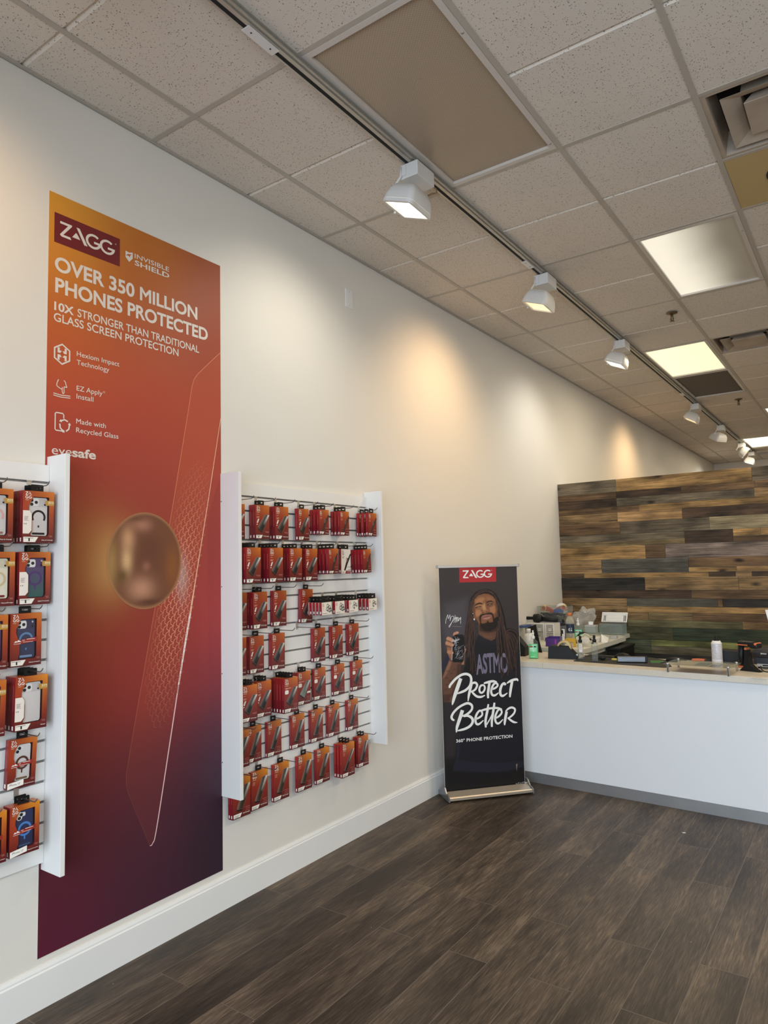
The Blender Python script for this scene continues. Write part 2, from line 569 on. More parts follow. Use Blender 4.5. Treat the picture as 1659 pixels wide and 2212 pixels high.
# baseboard with a bevelled cap
def base_profile():
    return [(0, 0), (.014, 0), (.014, .128), (.0105, .133), (.0105, .139), (.006, .150), (0, .150)]
b = MB(); b.prism([(p[0], p[1]) for p in base_profile()], Y0, 4.86, TRIMW, axis='y'); struct(b.build('baseboard_left'))

# ------------------------------------------------------------------ suspended ceiling
def tcell(i, j):
    return (GX + T * i, GY + T * j)
# cells taken by fixtures (i = column, j = first module, n modules along y)
USED = {}
def use(i, j, n=1):
    for k in range(n): USED[(i, j + k)] = True
use(1, 1, 2); use(2, 5, 2); use(1, 9, 2); use(1, 11, 2); use(3, 3); use(3, 4); use(2, 9); use(1, 19, 2); use(2, 15, 2)
JMIN, JMAX = -5, 24
def is_score(i, j):      # line j in column i is a score, not a T-bar
    return j % 2 == 0 and not (i == 3 and j == 4)
NCOL = 10
tb = MB()
for i in range(-1, NCOL):
    xa = 0.0 if i == -1 else GX + T * i
    xb = min(GX + T * (i + 1), ROOM_X)
    if xa >= ROOM_X - .02: continue
    j = JMIN
    while j < JMAX:
        ya, yb = GY + T * j, GY + T * (j + 1)
        j += 1
        if (i, j - 1) in USED: continue
        ya, yb = max(ya, Y0), min(yb, Y1)
        if yb <= ya: continue
        # lay-in board: 2 x 4 ft, with a bevelled score across the middle
        g, z, zr = 0.012, H + .001, H + .011
        xa_, xb_ = xa, xb
        lo = g if is_score(i, j - 1) else 0.0
        hi = g if is_score(i, j) else 0.0
        tb.face([(xa_, yb - hi, z), (xb_, yb - hi, z), (xb_, ya + lo, z), (xa_, ya + lo, z)], TILE)
        if lo: tb.face([(xa_, ya + lo, z), (xb_, ya + lo, z), (xb_, ya, zr), (xa_, ya, zr)], TILE)
        if hi: tb.face([(xa_, yb - hi, z), (xb_, yb - hi, z), (xb_, yb, zr), (xa_, yb, zr)], TILE)
        tb.face([(xa_, ya, H + .016), (xb_, ya, H + .016), (xb_, yb, H + .016), (xa_, yb, H + .016)], TILE)
struct(tb.build('ceiling'))
gb = MB()
hw = 0.012
for i in range(0, NCOL + 1):
    x = GX + T * i
    if x < ROOM_X: gb.box((x - hw, Y0, H - .003), (x + hw, Y1, H + .03), GRID)
for j in range(JMIN, JMAX + 1):
    y = GY + T * j
    if not (Y0 < y < Y1): continue
    for i in range(-1, NCOL):
        xa = 0.0 if i == -1 else GX + T * i + hw
        xb = min(GX + T * (i + 1) - hw, ROOM_X)
        if xa >= xb: continue
        if (i, j) in USED and (i, j - 1) in USED and (i, j) not in ((3, 4), (1, 11)): continue
        if not is_score(i, j): gb.box((xa, y - hw, H - .0025), (xb, y + hw, H + .03), GRID)
gb.box((0, Y0, H - .004), (.02, Y1, H + .0), GRID)
gb.box((0, Y0, H - .004), (.002, Y1, H + .03), GRID)
gb.box((0, Y1 - .02, H - .004), (ROOM_X, Y1, H), GRID)
struct(gb.build('ceiling_grid'))

# ------------------------------------------------------------------ reclaimed-board partition
def board_wood():
    m, n, l, b = new_mat('reclaimed_board')
    tc = n.new('ShaderNodeTexCoord')
    at = n.new('ShaderNodeAttribute'); at.attribute_name = 'Col'
    sep = n.new('ShaderNodeSeparateColor')
    of = n.new('ShaderNodeVectorMath'); of.operation = 'MULTIPLY_ADD'
    l.new(at.outputs['Color'], of.inputs[0]); of.inputs[1].default_value = (37, 11, 53); l.new(tc.outputs['Object'], of.inputs[2])
    m1 = n.new('ShaderNodeMapping'); m1.inputs['Scale'].default_value = (2.2, 1, 62); l.new(of.outputs[0], m1.inputs['Vector'])
    g1 = n.new('ShaderNodeTexNoise'); g1.inputs['Scale'].default_value = 1; g1.inputs['Detail'].default_value = 9; g1.inputs['Roughness'].default_value = .62; g1.inputs['Distortion'].default_value = 1.4
    l.new(m1.outputs[0], g1.inputs['Vector'])
    m2 = n.new('ShaderNodeMapping'); m2.inputs['Scale'].default_value = (3.2, 1, 9); l.new(of.outputs[0], m2.inputs['Vector'])
    g2 = n.new('ShaderNodeTexNoise'); g2.inputs['Scale'].default_value = 1; g2.inputs['Detail'].default_value = 5
    l.new(m2.outputs[0], g2.inputs['Vector'])
    r1 = n.new('ShaderNodeMapRange'); r1.inputs['From Min'].default_value = .3; r1.inputs['From Max'].default_value = .7; r1.inputs['To Min'].default_value = .38; r1.inputs['To Max'].default_value = 1.75
    l.new(g1.outputs['Fac'], r1.inputs['Value'])
    r2 = n.new('ShaderNodeMapRange'); r2.inputs['From Min'].default_value = .3; r2.inputs['From Max'].default_value = .7; r2.inputs['To Min'].default_value = .38; r2.inputs['To Max'].default_value = 1.70
    l.new(g2.outputs['Fac'], r2.inputs['Value'])
    mu = n.new('ShaderNodeMath'); mu.operation = 'MULTIPLY'; l.new(r1.outputs[0], mu.inputs[0]); l.new(r2.outputs[0], mu.inputs[1])
    # knots
    m3 = n.new('ShaderNodeMapping'); m3.inputs['Scale'].default_value = (2.3, 1, 5.5); l.new(of.outputs[0], m3.inputs['Vector'])
    vo = n.new('ShaderNodeTexVoronoi'); vo.inputs['Scale'].default_value = 1; l.new(m3.outputs[0], vo.inputs['Vector'])
    kn = n.new('ShaderNodeMapRange'); kn.inputs['From Min'].default_value = .04; kn.inputs['From Max'].default_value = .13; kn.inputs['To Min'].default_value = .10; kn.inputs['To Max'].default_value = 1.0
    l.new(vo.outputs['Distance'], kn.inputs['Value'])
    mk = n.new('ShaderNodeMath'); mk.operation = 'MULTIPLY'; l.new(mu.outputs[0], mk.inputs[0]); l.new(kn.outputs[0], mk.inputs[1])
    sc = n.new('ShaderNodeVectorMath'); sc.operation = 'SCALE'; l.new(at.outputs['Color'], sc.inputs[0]); l.new(mk.outputs[0], sc.inputs['Scale'])
    l.new(sc.outputs[0], b.inputs['Base Color'])
    b.inputs['Roughness'].default_value = .65; b.inputs['Specular IOR Level'].default_value = .3
    bp = n.new('ShaderNodeBump'); bp.inputs['Strength'].default_value = .35; bp.inputs['Distance'].default_value = .004
    l.new(g1.outputs['Fac'], bp.inputs['Height']); l.new(bp.outputs['Normal'], b.inputs['Normal'])
    return m
BOARD = board_wood()
WY = 6.94
b = MB(); b.box((0.0, WY + .02, 0), (4.2, WY + .12, 2.405), PAINT); struct(b.build('partition_wall'))
# rows measured on the partition: (top z, board list of (x end, colour))
tan, gold, brn, dkb, gry, blk, grn_glow, olv_glow, slt = ((.185, .113, .050), (.27, .158, .060), (.105, .060, .028), (.055, .032, .018), (.118, .090, .057), (.024, .020, .016),
                                               (.030, .040, .022), (.100, .088, .040), (.085, .076, .060))  # greens and olives put the green light on the lower boards into their colour
ROWS = [
 (2.425, [(.60, gry), (1.80, gold), (4.2, gry)]),
 (2.300, [(.60, brn), (1.20, dkb), (1.82, brn), (4.2, brn)]),
 (2.235, [(.60, dkb), (1.81, gry), (4.2, tan)]),
 (2.155, [(.81, brn), (4.2, gold)]),
 (2.095, [(.60, tan), (1.20, (.24, .14, .06)), (4.2, dkb)]),
 (2.000, [(.62, brn), (1.43, gry), (4.2, (.19, .15, .085))]),
 (1.882, [(1.21, gry), (1.62, dkb), (1.84, gold), (4.2, gold)]),
 (1.815, [(1.21, (.15, .105, .05)), (1.62, dkb), (4.2, brn)]),
 (1.765, [(.85, gold), (1.03, brn), (4.2, (.17, .125, .10))]),
 (1.635, [(.42, tan), (1.23, slt), (4.2, brn)]),
 (1.545, [(.42, tan), (1.23, slt), (1.63, gold), (4.2, gold)]),
 (1.500, [(.24, brn), (1.40, gold), (1.62, dkb), (1.75, tan), (4.2, dkb)]),
 (1.455, [(.83, blk), (1.64, tan), (4.2, tan)]),
 (1.335, [(1.24, dkb), (4.2, brn)]),
 (1.255, [(.65, tan), (1.46, (.07, .062, .045)), (1.50, brn), (4.2, blk)]),
 (1.180, [(.65, tan), (1.86, gold), (4.2, dkb)]),
 (1.125, [(.45, brn), (.845, tan), (1.24, (.16, .11, .05)), (4.2, brn)]),
 (1.050, [(.65, brn), (1.65, olv_glow), (4.2, tan)]),
 (.985, [(.55, brn), (1.06, (.05, .048, .022)), (1.87, grn_glow), (4.2, tan)]),
 (.865, [(.857, (.075, .085, .052)), (1.75, (.15, .16, .055)), (4.2, olv_glow)]),
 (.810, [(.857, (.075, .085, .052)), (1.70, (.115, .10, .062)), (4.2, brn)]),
 (.735, [(1.6, (.036, .035, .032)), (4.2, slt)]),
 (.690, [(4.2, (.13, .07, .03))]),
]
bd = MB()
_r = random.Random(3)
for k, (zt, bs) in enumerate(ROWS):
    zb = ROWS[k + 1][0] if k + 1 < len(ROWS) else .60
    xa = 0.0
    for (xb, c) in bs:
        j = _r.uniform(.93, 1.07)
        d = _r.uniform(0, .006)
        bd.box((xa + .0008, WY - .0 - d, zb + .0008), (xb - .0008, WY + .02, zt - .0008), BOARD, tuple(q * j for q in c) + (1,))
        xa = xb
for k in range(5):
    zt, zb = .60 - .12 * k, .60 - .12 * (k + 1)
    xa = 0
    for xb in (.7 + .2 * (k % 3), 2.0, 4.2):
        bd.box((xa + .0008, WY, zb + .0008), (xb - .0008, WY + .02, zt - .0008), BOARD, _r.choice([brn, tan, dkb]) + (1,))
        xa = xb
cl = struct(bd.build('wood_wall'))
# ------------------------------------------------------------------ ceiling fixtures
def diffuser_mat(name, base, warm, left, right, tube_w=0.0, bumps=True):
    """prismatic acrylic sheet; light from the tubes behind falls off across x"""
    m, n, l, b = new_mat(name)
    tc = n.new('ShaderNodeTexCoord')
    sx = n.new('ShaderNodeSeparateXYZ'); l.new(tc.outputs['Object'], sx.inputs[0])
    b.inputs['Base Color'].default_value = base
    b.inputs['Roughness'].default_value = 0.35
    if left or right:
        nz = n.new('ShaderNodeTexNoise'); nz.inputs['Scale'].default_value = 2.0; nz.inputs['Detail'].default_value = 1
        l.new(tc.outputs['Object'], nz.inputs['Vector'])
        ad = n.new('ShaderNodeMath'); ad.operation = 'MULTIPLY_ADD'; ad.inputs[1].default_value = .10; l.new(nz.outputs['Fac'], ad.inputs[0]); l.new(sx.outputs[0], ad.inputs[2])
        mr = n.new('ShaderNodeMapRange'); mr.interpolation_type = 'SMOOTHSTEP'
        mr.inputs['From Min'].default_value = .14; mr.inputs['From Max'].default_value = .56
        mr.inputs['To Min'].default_value = left; mr.inputs['To Max'].default_value = right
        l.new(ad.outputs[0], mr.inputs['Value'])
        l.new(mr.outputs[0], b.inputs['Emission Strength'])
        b.inputs['Emission Color'].default_value = warm
    if bumps:
        ck = n.new('ShaderNodeTexChecker'); ck.inputs['Scale'].default_value = 150
        l.new(tc.outputs['Object'], ck.inputs['Vector'])
        bp = n.new('ShaderNodeBump'); bp.inputs['Strength'].default_value = .5; bp.inputs['Distance'].default_value = .0015
        l.new(ck.outputs['Fac'], bp.inputs['Height']); l.new(bp.outputs['Normal'], b.inputs['Normal'])
        mx = n.new('ShaderNodeMix'); mx.data_type = 'RGBA'; l.new(ck.outputs['Fac'], mx.inputs[0])
        mx.inputs[6].default_value = base; mx.inputs[7].default_value = tuple(c * .82 for c in base[:3]) + (1,)
        l.new(mx.outputs[2], b.inputs['Base Color'])
    return m

def grille_mat():
    m, n, l, b = new_mat('dark_eggcrate')
    tc = n.new('ShaderNodeTexCoord')
    ck = n.new('ShaderNodeTexBrick'); ck.offset = 0; ck.inputs['Scale'].default_value = 1
    ck.inputs['Brick Width'].default_value = .018; ck.inputs['Row Height'].default_value = .018; ck.inputs['Mortar Size'].default_value = .003
    ck.inputs['Color1'].default_value = (.035, .026, .018, 1); ck.inputs['Color2'].default_value = (.05, .036, .024, 1); ck.inputs['Mortar'].default_value = (.13, .105, .085, 1)
    l.new(tc.outputs['Object'], ck.inputs['Vector']); l.new(ck.outputs['Color'], b.inputs['Base Color'])
    b.inputs['Roughness'].default_value = .6
    return m

def troffer(i, j, L, label, dmat, frame_mat, dname='diffuser', power=0):
    x0, y0 = tcell(i, j)
    r = empty('ceiling_light', (x0, y0, H))
    tag(r, label, 'ceiling light', 'fluorescent panels in the tiled ceiling')
    W = T
    f = MB(); g, w, d = .013, .026, .004
    def bar(a, c): f.box((a[0], a[1], -d), (c[0], c[1], .055), frame_mat)
    bar((g, g), (g + w, L - g)); bar((W - g - w, g), (W - g, L - g)); bar((g + w, g), (W - g - w, g + w)); bar((g + w, L - g - w), (W - g - w, L - g))
    f.build('frame', r)
    h = MB()
    for (a, c) in (((g, g, .055), (W - g, L - g, .10)),):
        h.box(a, c, WHITEM)
    h.build('housing', r)
    p = MB()
    nx_, ny_ = 6, 10
    q = lambda u, v: (g + w - .002 + (W - 2 * g - 2 * w + .004) * u, g + w - .002 + (L - 2 * g - 2 * w + .004) * v, .010 - .004 * math.sin(PI * u) * math.sin(PI * v))
    pts = [q(a / nx_, c / ny_) for c in range(ny_ + 1) for a in range(nx_ + 1)]
    fs = [(c * (nx_ + 1) + a, (c + 1) * (nx_ + 1) + a, (c + 1) * (nx_ + 1) + a + 1, c * (nx_ + 1) + a + 1) for c in range(ny_) for a in range(nx_)]
    p.faces(pts, fs, dmat, smooth=True)
    p.build(dname, r)
    for yy in (.28, L - .07):
        s = MB(); s.lathe([(.007, -.006), (.006, -.004)], GRID, 10, (W - g - w / 2, yy, 0)); s.build('latch', r)
    if power:
        lt = area('tube_light', (W / 2, L / 2, -.03), (W * .8, L * .9), (0, 0, 0), power, (1.0, .86, .62)); lt.parent = r
    return r

FRAME = flat('fixture_frame', (0.60, 0.55, 0.50, 1), .4, var=.05)
D_OFF = diffuser_mat('unlit_diffuser', (.41, .315, .225, 1), None, 0, 0)
D_HALF = diffuser_mat('half_lit_diffuser', (.55, .50, .40, 1), (1.0, .94, .78, 1), .80, .03)
D_WARM = diffuser_mat('warm_lit_diffuser', (.7, .65, .5, 1), (1.0, .90, .58, 1), 1.05, .95)
D_FAR = diffuser_mat('far_lit_diffuser', (.7, .68, .6, 1), (1.0, .97, .80, 1), 1.4, 1.4)
troffer(1, 1, 2 * T, 'unlit tan ceiling light panel beside the track above the tall red poster', D_OFF, FRAME)
troffer(2, 5, 2 * T, 'half lit white ceiling light panel nearest the square air vent', D_HALF, FRAME, power=14)
troffer(1, 9, 2 * T, 'warm yellow lit ceiling light panel in front of the dark grille panel', D_WARM, FRAME, power=26)
troffer(1, 11, 2 * T, 'dark unlit grille ceiling panel directly behind the yellow lit one', grille_mat(), FRAME, 'grille')
troffer(1, 19, 2 * T, 'farthest bright white ceiling light panel beside the track end', D_FAR, FRAME, power=30)
troffer(2, 15, 2 * T, 'bright ceiling light panel cut by the right edge of the photo', D_FAR, FRAME, power=30)

# four-way supply vents with smoke-stained inner cones
def stained():
    m, n, l, b = new_mat('vent_enamel')
    tc = n.new('ShaderNodeTexCoord')
    nz = n.new('ShaderNodeTexNoise'); nz.inputs['Scale'].default_value = 4; nz.inputs['Detail'].default_value = 4
    l.new(tc.outputs['Object'], nz.inputs['Vector'])
    mx = n.new('ShaderNodeMix'); mx.data_type = 'RGBA'
    mx.inputs[6].default_value = (.56, .47, .38, 1); mx.inputs[7].default_value = (.22, .16, .11, 1)
    l.new(nz.outputs['Fac'], mx.inputs[0]); l.new(mx.outputs[2], b.inputs['Base Color'])
    b.inputs['Roughness'].default_value = .5
    return m
VENT = stained()
def vent(i, j, label):
    x0, y0 = tcell(i, j)
    r = empty('ceiling_vent', (x0, y0, H)); tag(r, label, 'air vent', 'square air vents in the ceiling')
    c = T / 2
    def ring(s0, z0, s1, z1, mb, mat):
        A = [(c - s0, c - s0, z0), (c + s0, c - s0, z0), (c + s0, c + s0, z0), (c - s0, c + s0, z0)]
        B = [(c - s1, c - s1, z1), (c + s1, c - s1, z1), (c + s1, c + s1, z1), (c - s1, c + s1, z1)]
        for k in range(4):
            mb.face([A[k], B[k], B[(k + 1) % 4], A[(k + 1) % 4]], mat)
    o = T / 2 - .012
    m = MB(); ring(o, 0, o - .022, 0, m, VENT); ring(o - .022, 0, .268, .030, m, VENT); ring(.268, .030, .250, .110, m, VENT)
    m.face([(c - .25, c - .25, .11), (c - .25, c + .25, .11), (c + .25, c + .25, .11), (c + .25, c - .25, .11)], BLACKM)
    ring(o, 0, o, .10, m, VENT)
    m.build('frame', r)
    m = MB(); ring(.222, -.004, .150, .022, m, VENT); ring(.219, .000, .147, .026, m, VENT); ring(.222, -.004, .219, .000, m, VENT); ring(.150, .022, .142, .085, m, VENT); m.build('cone', r)
    m = MB(); m.box((c - .138, c - .138, -.010), (c + .138, c + .138, -.006), VENT); ring(.138, -.006, .09, .070, m, VENT); m.build('centre_plate', r)
    return r
vent(3, 3, 'square air vent with stained cones at the top right of the ceiling')
vent(2, 9, 'smaller looking air vent right of the warm yellow lit panel')
# ceiling-speaker panel
x0, y0 = tcell(3, 4)
r = empty('ceiling_speaker_panel', (x0, y0, H)); tag(r, 'yellowed ceiling panel with a round black speaker opening behind the vent', 'speaker panel')
YEL = flat('yellowed_panel', (.50, .37, .17, 1), .45, var=.1)
b = MB(); b.box((.013, .013, -.001), (T - .013, T - .013, .012), YEL); b.build('panel', r)
b = MB(); b.lathe([(.112, -.004), (.118, -.006), (.128, -.005), (.130, 0)], DARK, 40, (T / 2 - .004, T / 2, 0), caps=False)
b.build('trim_ring', r)
b = MB(); b.lathe([(.114, -.0035), (.06, -.0028), (.03, -.0032), (.001, -.003)], BLACKM, 32, (T / 2 - .004, T / 2, 0)); b.build('speaker_cone', r)

# sprinklers
BRASS = flat('dull_brass', (.16, .125, .07, 1), .4, .7)
def sprinkler(x, y, label):
    r = empty('fire_sprinkler', (x, y, H - .004)); tag(r, label, 'sprinkler', 'fire sprinklers in the ceiling')
    m = MB(); m.lathe([(.045, 0), (.044, -.004), (.03, -.010), (.014, -.012)], BRASS, 24); m.build('escutcheon', r)
    m = MB(); m.lathe([(.011, -.008), (.011, -.045), (.008, -.05), (.012, -.06), (.006, -.066)], BRASS, 14)
    for s in (-1, 1): m.tube([(s * .010, 0, -.044), (s * .013, 0, -.055), (s * .002, 0, -.070)], .0025, BRASS, 6)
    m.build('body', r)
    m = MB(); m.lathe([(.004, -.064), (.019, -.071), (.020, -.073), (.004, -.073)], BRASS, 18); m.build('deflector', r)
sprinkler(1.428, 5.889, 'brass fire sprinkler between the half lit panel and the yellow lit panel')
sprinkler(1.371, 9.661, 'farther brass fire sprinkler beyond the dark grille panel')

# ------------------------------------------------------------------ track and its flood heads
TRX = 0.892
WGREY = flat('track_head_enamel', (.66, .645, .625, 1), .42, bump=.12, bscale=500)
TRACKM = flat('track_metal', (.40, .375, .33, 1), .35, .5)
t = empty('lighting_track', (TRX, 0, H)); tag(t, 'long grey lighting track with a black slot along the ceiling', 'lighting track')
m = MB()
for (xa, xb, za, zb, mt) in ((-.018, -.009, -.030, -.004, TRACKM), (.009, .026, -.030, -.004, TRACKM), (-.018, .026, -.006, -.002, TRACKM)):
    m.box((xa, Y0 + .3, za), (xb, 14.75, zb), mt)
m.build('rail', t)
m = MB(); m.box((-.0088, Y0 + .3, -.0288), (.0088, 14.75, -.0065), BLACKM); m.build('slot', t)
m = MB(); m.box((.026, Y0 + .3, -.024), (.040, 14.75, -.018), TRACKM); m.box((.026, Y0 + .3, -.018), (.030, 14.75, -.002), TRACKM); m.build('side_flange', t)
for (ya, yb) in ((1.70, 1.86), (4.18, 4.31), (8.72, 8.86), (12.84, 12.95)):
    m = MB(); m.box((-.021, ya, -.034), (.020, yb, -.0302), WGREY, bev=.001)
    for yy in (ya + .03, yb - .03): m.lathe([(.0035, -.0348), (.0035, -.034)], DARK, 8, (0, yy, 0))
    m.build('connector', t)
# cross track far away
t2 = empty('cross_track', (1.6, 14.9, H)); tag(t2, 'short cross track at the far end of the ceiling near the last head', 'lighting track')
m = MB(); m.box((-.66, -.018, -.030), (1.6, .018, -.003), TRACKM); m.build('rail', t2)
m = MB(); m.box((-.66, -.009, -.0305), (1.6, .009, -.030), BLACKM); m.build('slot', t2)

LAMP = {'neutral': ((1.0, .93, .78), emis('neutral_lamp_glass', (1.0, .97, .80, 1), 2.2)),
        'warm': ((1.0, .66, .34), emis('warm_lamp_glass', (1.0, .70, .33, 1), 1.15)),
        'cool': ((1.0, .96, .88), emis('cool_lamp_glass', (1.0, .97, .88, 1), 2.2)),
        'off': (None, flat('unlit_lamp_glass', (.55, .52, .46, 1), .15))}
WIRE = flat('brown_wire', (.22, .13, .05, 1), .5)
HEADY = {}
def track_head(y, tone, label, tilt=22, yaw=0.0, power=16, wire=False):
    """gear box clipped under the track, yoke, domed rectangular flood head"""
    r = empty('track_flood_light', (TRX, y, H)); tag(r, label, 'track light', 'flood heads along the lighting track')
    m = MB(); m.box((-.040, -.075, -.105), (.060, .085, -.031), WGREY, bev=.003); m.build('gear_box', r)
    m = MB()
    m.box((-.039, -.081, -.092), (-.006, -.0755, -.040), WGREY, bev=.001)
    pth = [(-.032, -.083, -.046), (-.033, -.084, -.095), (-.046, -.094, -.120), (-.060, -.100, -.142)]
    m.tube(pth, .0065, WGREY, 8)
    m.lathe([(.010, -.012), (.010, .012)], WGREY, 14, (-.062, -.102, -.148), axis='y')
    m.build('yoke', r)
    hd = empty('flood_head', (-.002, -.030, -.150)); hd.parent = r
    hd.rotation_euler = (0, math.radians(tilt), yaw)
    # dome: rounded rectangle sections growing downward
    m = MB(); ps, fs, n = [], [], 20
    secs = [(.030, .040, .012), (.060, .078, .000), (.078, .098, -.030), (.086, .108, -.062), (.088, .110, -.082)]
    for (a, c, z) in secs:
        q = rrect(-a, -c, a, c, min(a, c) * .35, 4)
        ps += [(p[0], p[1], z) for p in q]
    n = len(rrect(-1, -1, 1, 1, .35, 4))
    for k in range(len(secs) - 1):
        for a in range(n):
            fs.append((k * n + a, (k + 1) * n + a, (k + 1) * n + (a + 1) % n, k * n + (a + 1) % n))
    fs.append(tuple(range(n)))
    m.faces(ps, fs, WGREY, smooth=True); m.build('housing', hd)
    m = MB()
    A, B_ = rrect(-.089, -.111, .089, .111, .03, 4), rrect(-.072, -.094, .072, .094, .006, 4)
    ps = [(p[0], p[1], -.083) for p in A] + [(p[0], p[1], -.100) for p in A] + [(p[0], p[1], -.100) for p in B_] + [(p[0], p[1], -.090) for p in B_]
    fs = []
    for k in range(3):
        for a in range(n): fs.append((k * n + a, (k + 1) * n + a, (k + 1) * n + (a + 1) % n, k * n + (a + 1) % n))
    m.faces(ps, fs, WGREY); m.build('bezel', hd)
    m = MB(); m.face([(-.073, -.095, -.091), (-.073, .095, -.091), (.073, .095, -.091), (.073, -.095, -.091)], LAMP[tone][1]); m.build('lamp_glass', hd)
    m = MB(); m.lathe([(.006, -.112), (.006, -.098)], WGREY, 10, (-.084, .02, 0)); m.build('thumb_screw', hd)
    m = MB(); m.tube(smooth_path([(.05, .075, -.10), (.06, .10, -.108), (.052, .115, -.118), (.035, .10, -.122), (.02, .085, -.135), (.01, .07, -.15)]), .0035, WIRE if wire else GRID, 6)
    m.build('cord', r)
    if power:
        l = bpy.data.lights.new('flood_lamp', 'SPOT')
        l.energy = power; l.color = LAMP[tone][0]; l.spot_size = math.radians(118); l.spot_blend = 1.0; l.shadow_soft_size = .035
        o = bpy.data.objects.new('flood_lamp', l); COL.objects.link(o); o.parent = r
        o.location = (-.075, -.03, -.262)
        d = Vector((-.85, 0, -1.0 if tone != 'warm' else -.88)); o.rotation_euler = d.to_track_quat('-Z', 'Y').to_euler()
    return r
track_head(2.855, 'neutral', 'large near track light with bright glass beside the unlit tan panel', 20, .05, 26, True)
track_head(4.512, 'warm', 'second nearest track light with warm amber glowing glass', 20, .05, 42)
track_head(6.300, 'cool', 'white glowing track light left of the yellow lit ceiling panel', 24, .05, 25)
track_head(9.480, 'warm', 'small lit track light just beyond the dark grille panel', 30, .05, 48)
track_head(11.256, 'off', 'first unlit track light beyond the lit ones, shade facing left', 30, -.5, 0)
track_head(13.225, 'off', 'unlit track light with its shade turned to the right', -48, .2, 0)
track_head(14.420, 'cool', 'farthest track light, white and lit, near the back wall', 22, .05, 40)
# the head above the left edge of the picture is out of frame but lights the wall
track_head(.98, 'warm', 'track light out of view above the left slat panel', 20, .05, 24)

# blank plate on the wall
r = empty('blank_wall_plate', (0, 3.449, 3.325)); tag(r, 'white blank cover plate high on the wall below the ceiling', 'wall plate')
m = MB(); m.box((0, -.037, -.060), (.006, .037, .060), WHITEM, bev=.002); m.build('plate', r)
for s in (-1, 1):
    m = MB(); m.lathe([(.004, .0055), (.0035, .0072), (.0005, .0075)], ALU, 8, (0, 0, s * .045), axis='x'); m.build('screw', r)
# ------------------------------------------------------------------ tall wall poster
INK = printed('poster_ink', .5, .3)
PK = 0.98      # ink density
PY, PZ0, PZ1, PW = 1.466, 0.180, 3.166, 0.905
CTRL = [(.02, 3.14, 214, 150, 52), (.45, 3.14, 190, 112, 45), (.88, 3.12, 150, 72, 42), (.05, 2.9, 207, 132, 48), (.45, 2.9, 180, 95, 45), (.88, 2.9, 152, 70, 46),
 (.05, 2.65, 190, 98, 45), (.45, 2.65, 176, 82, 48), (.88, 2.65, 160, 70, 48), (.05, 2.45, 186, 80, 48), (.45, 2.4, 178, 72, 50), (.8, 2.4, 172, 72, 52),
 (.05, 2.15, 172, 63, 50), (.45, 2.15, 168, 66, 52), (.85, 2.1, 170, 70, 55), (.1, 1.95, 150, 58, 42), (.5, 1.95, 152, 62, 50), (.88, 1.95, 165, 66, 52),
 (.12, 1.75, 148, 76, 40), (.55, 1.75, 150, 64, 48), (.88, 1.7, 160, 60, 55), (.05, 1.6, 140, 80, 42), (.12, 1.4, 140, 52, 34), (.5, 1.35, 142, 56, 46), (.88, 1.4, 168, 60, 60),
 (.12, 1.1, 126, 42, 30), (.5, 1.1, 145, 52, 48), (.88, 1.1, 140, 52, 58), (.12, .85, 106, 38, 35), (.5, .85, 102, 42, 48), (.88, .85, 80, 42, 58),
 (.12, .6, 86, 34, 44), (.5, .6, 82, 38, 50), (.88, .6, 58, 36, 52), (.05, .35, 84, 32, 46), (.5, .35, 72, 36, 50), (.88, .35, 48, 34, 46),
 (.02, .2, 90, 28, 52), (.5, .2, 70, 34, 50), (.88, .2, 50, 34, 46)]
_cp = np.array(CTRL, dtype=float)
_cl = np.where(_cp[:, 2:] / 255 <= .04045, _cp[:, 2:] / 255 / 12.92, ((_cp[:, 2:] / 255 + .055) / 1.055) ** 2.4)
def g2(u, v, cu, cv, su, sv):
    return np.exp(-(((u - cu) / su) ** 2 + ((v - cv) / sv) ** 2))
def lin(*c): return np.array([s2l(q) for q in c])
GLASSP = [(.905, 2.712), (.79, 2.60), (.745, 2.55), (.724, 2.498), (.70, 2.37), (.595, 1.831), (.516, 1.451), (.457, 1.166), (.388, .833), (.374, .736), (.386, .674), (.44, .55), (.493, .428), (.507, .434), (.528, .494),
          (.602, .868), (.645, 1.092), (.712, 1.412), (.823, 1.955), (.905, 2.376)]
def inside(poly, u, v):
    r = np.zeros(u.shape, bool)
    n = len(poly)
    for i in range(n):
        (x1, y1), (x2, y2) = poly[i], poly[(i + 1) % n]
        if y1 == y2: continue
        c = ((y1 > v) != (y2 > v)) & (u < (x2 - x1) * (v - y1) / (y2 - y1) + x1)
        r ^= c
    return r
def poster_bg(u, v):
    u, v = np.asarray(u, float), np.asarray(v, float)
    d2 = ((u[..., None] - _cp[:, 0]) / .24) ** 2 + ((v[..., None] - _cp[:, 1]) / .19) ** 2
    w = np.exp(-d2) + 1e-9
    col = (w[..., None] * _cl).sum(-2) / w.sum(-1)[..., None]
    def mixin(c, a):
        nonlocal col
        col = col * (1 - a[..., None]) + c * a[..., None]
    mixin(lin(196, 150, 92), .85 * g2(u, v, .285, 1.66, .12, .15))
    mixin(lin(150, 88, 44), .6 * g2(u, v, .12, 1.70, .16, .16))
    mixin(lin(196, 92, 62), .26 * inside(GLASSP, u, v) * np.clip((v - .5) / 1.2, .25, 1))
    mixin(lin(178, 168, 165), .55 * g2(u, v, .665, 1.585, .035, .10) * inside(GLASSP, u, v))
    return col * PK
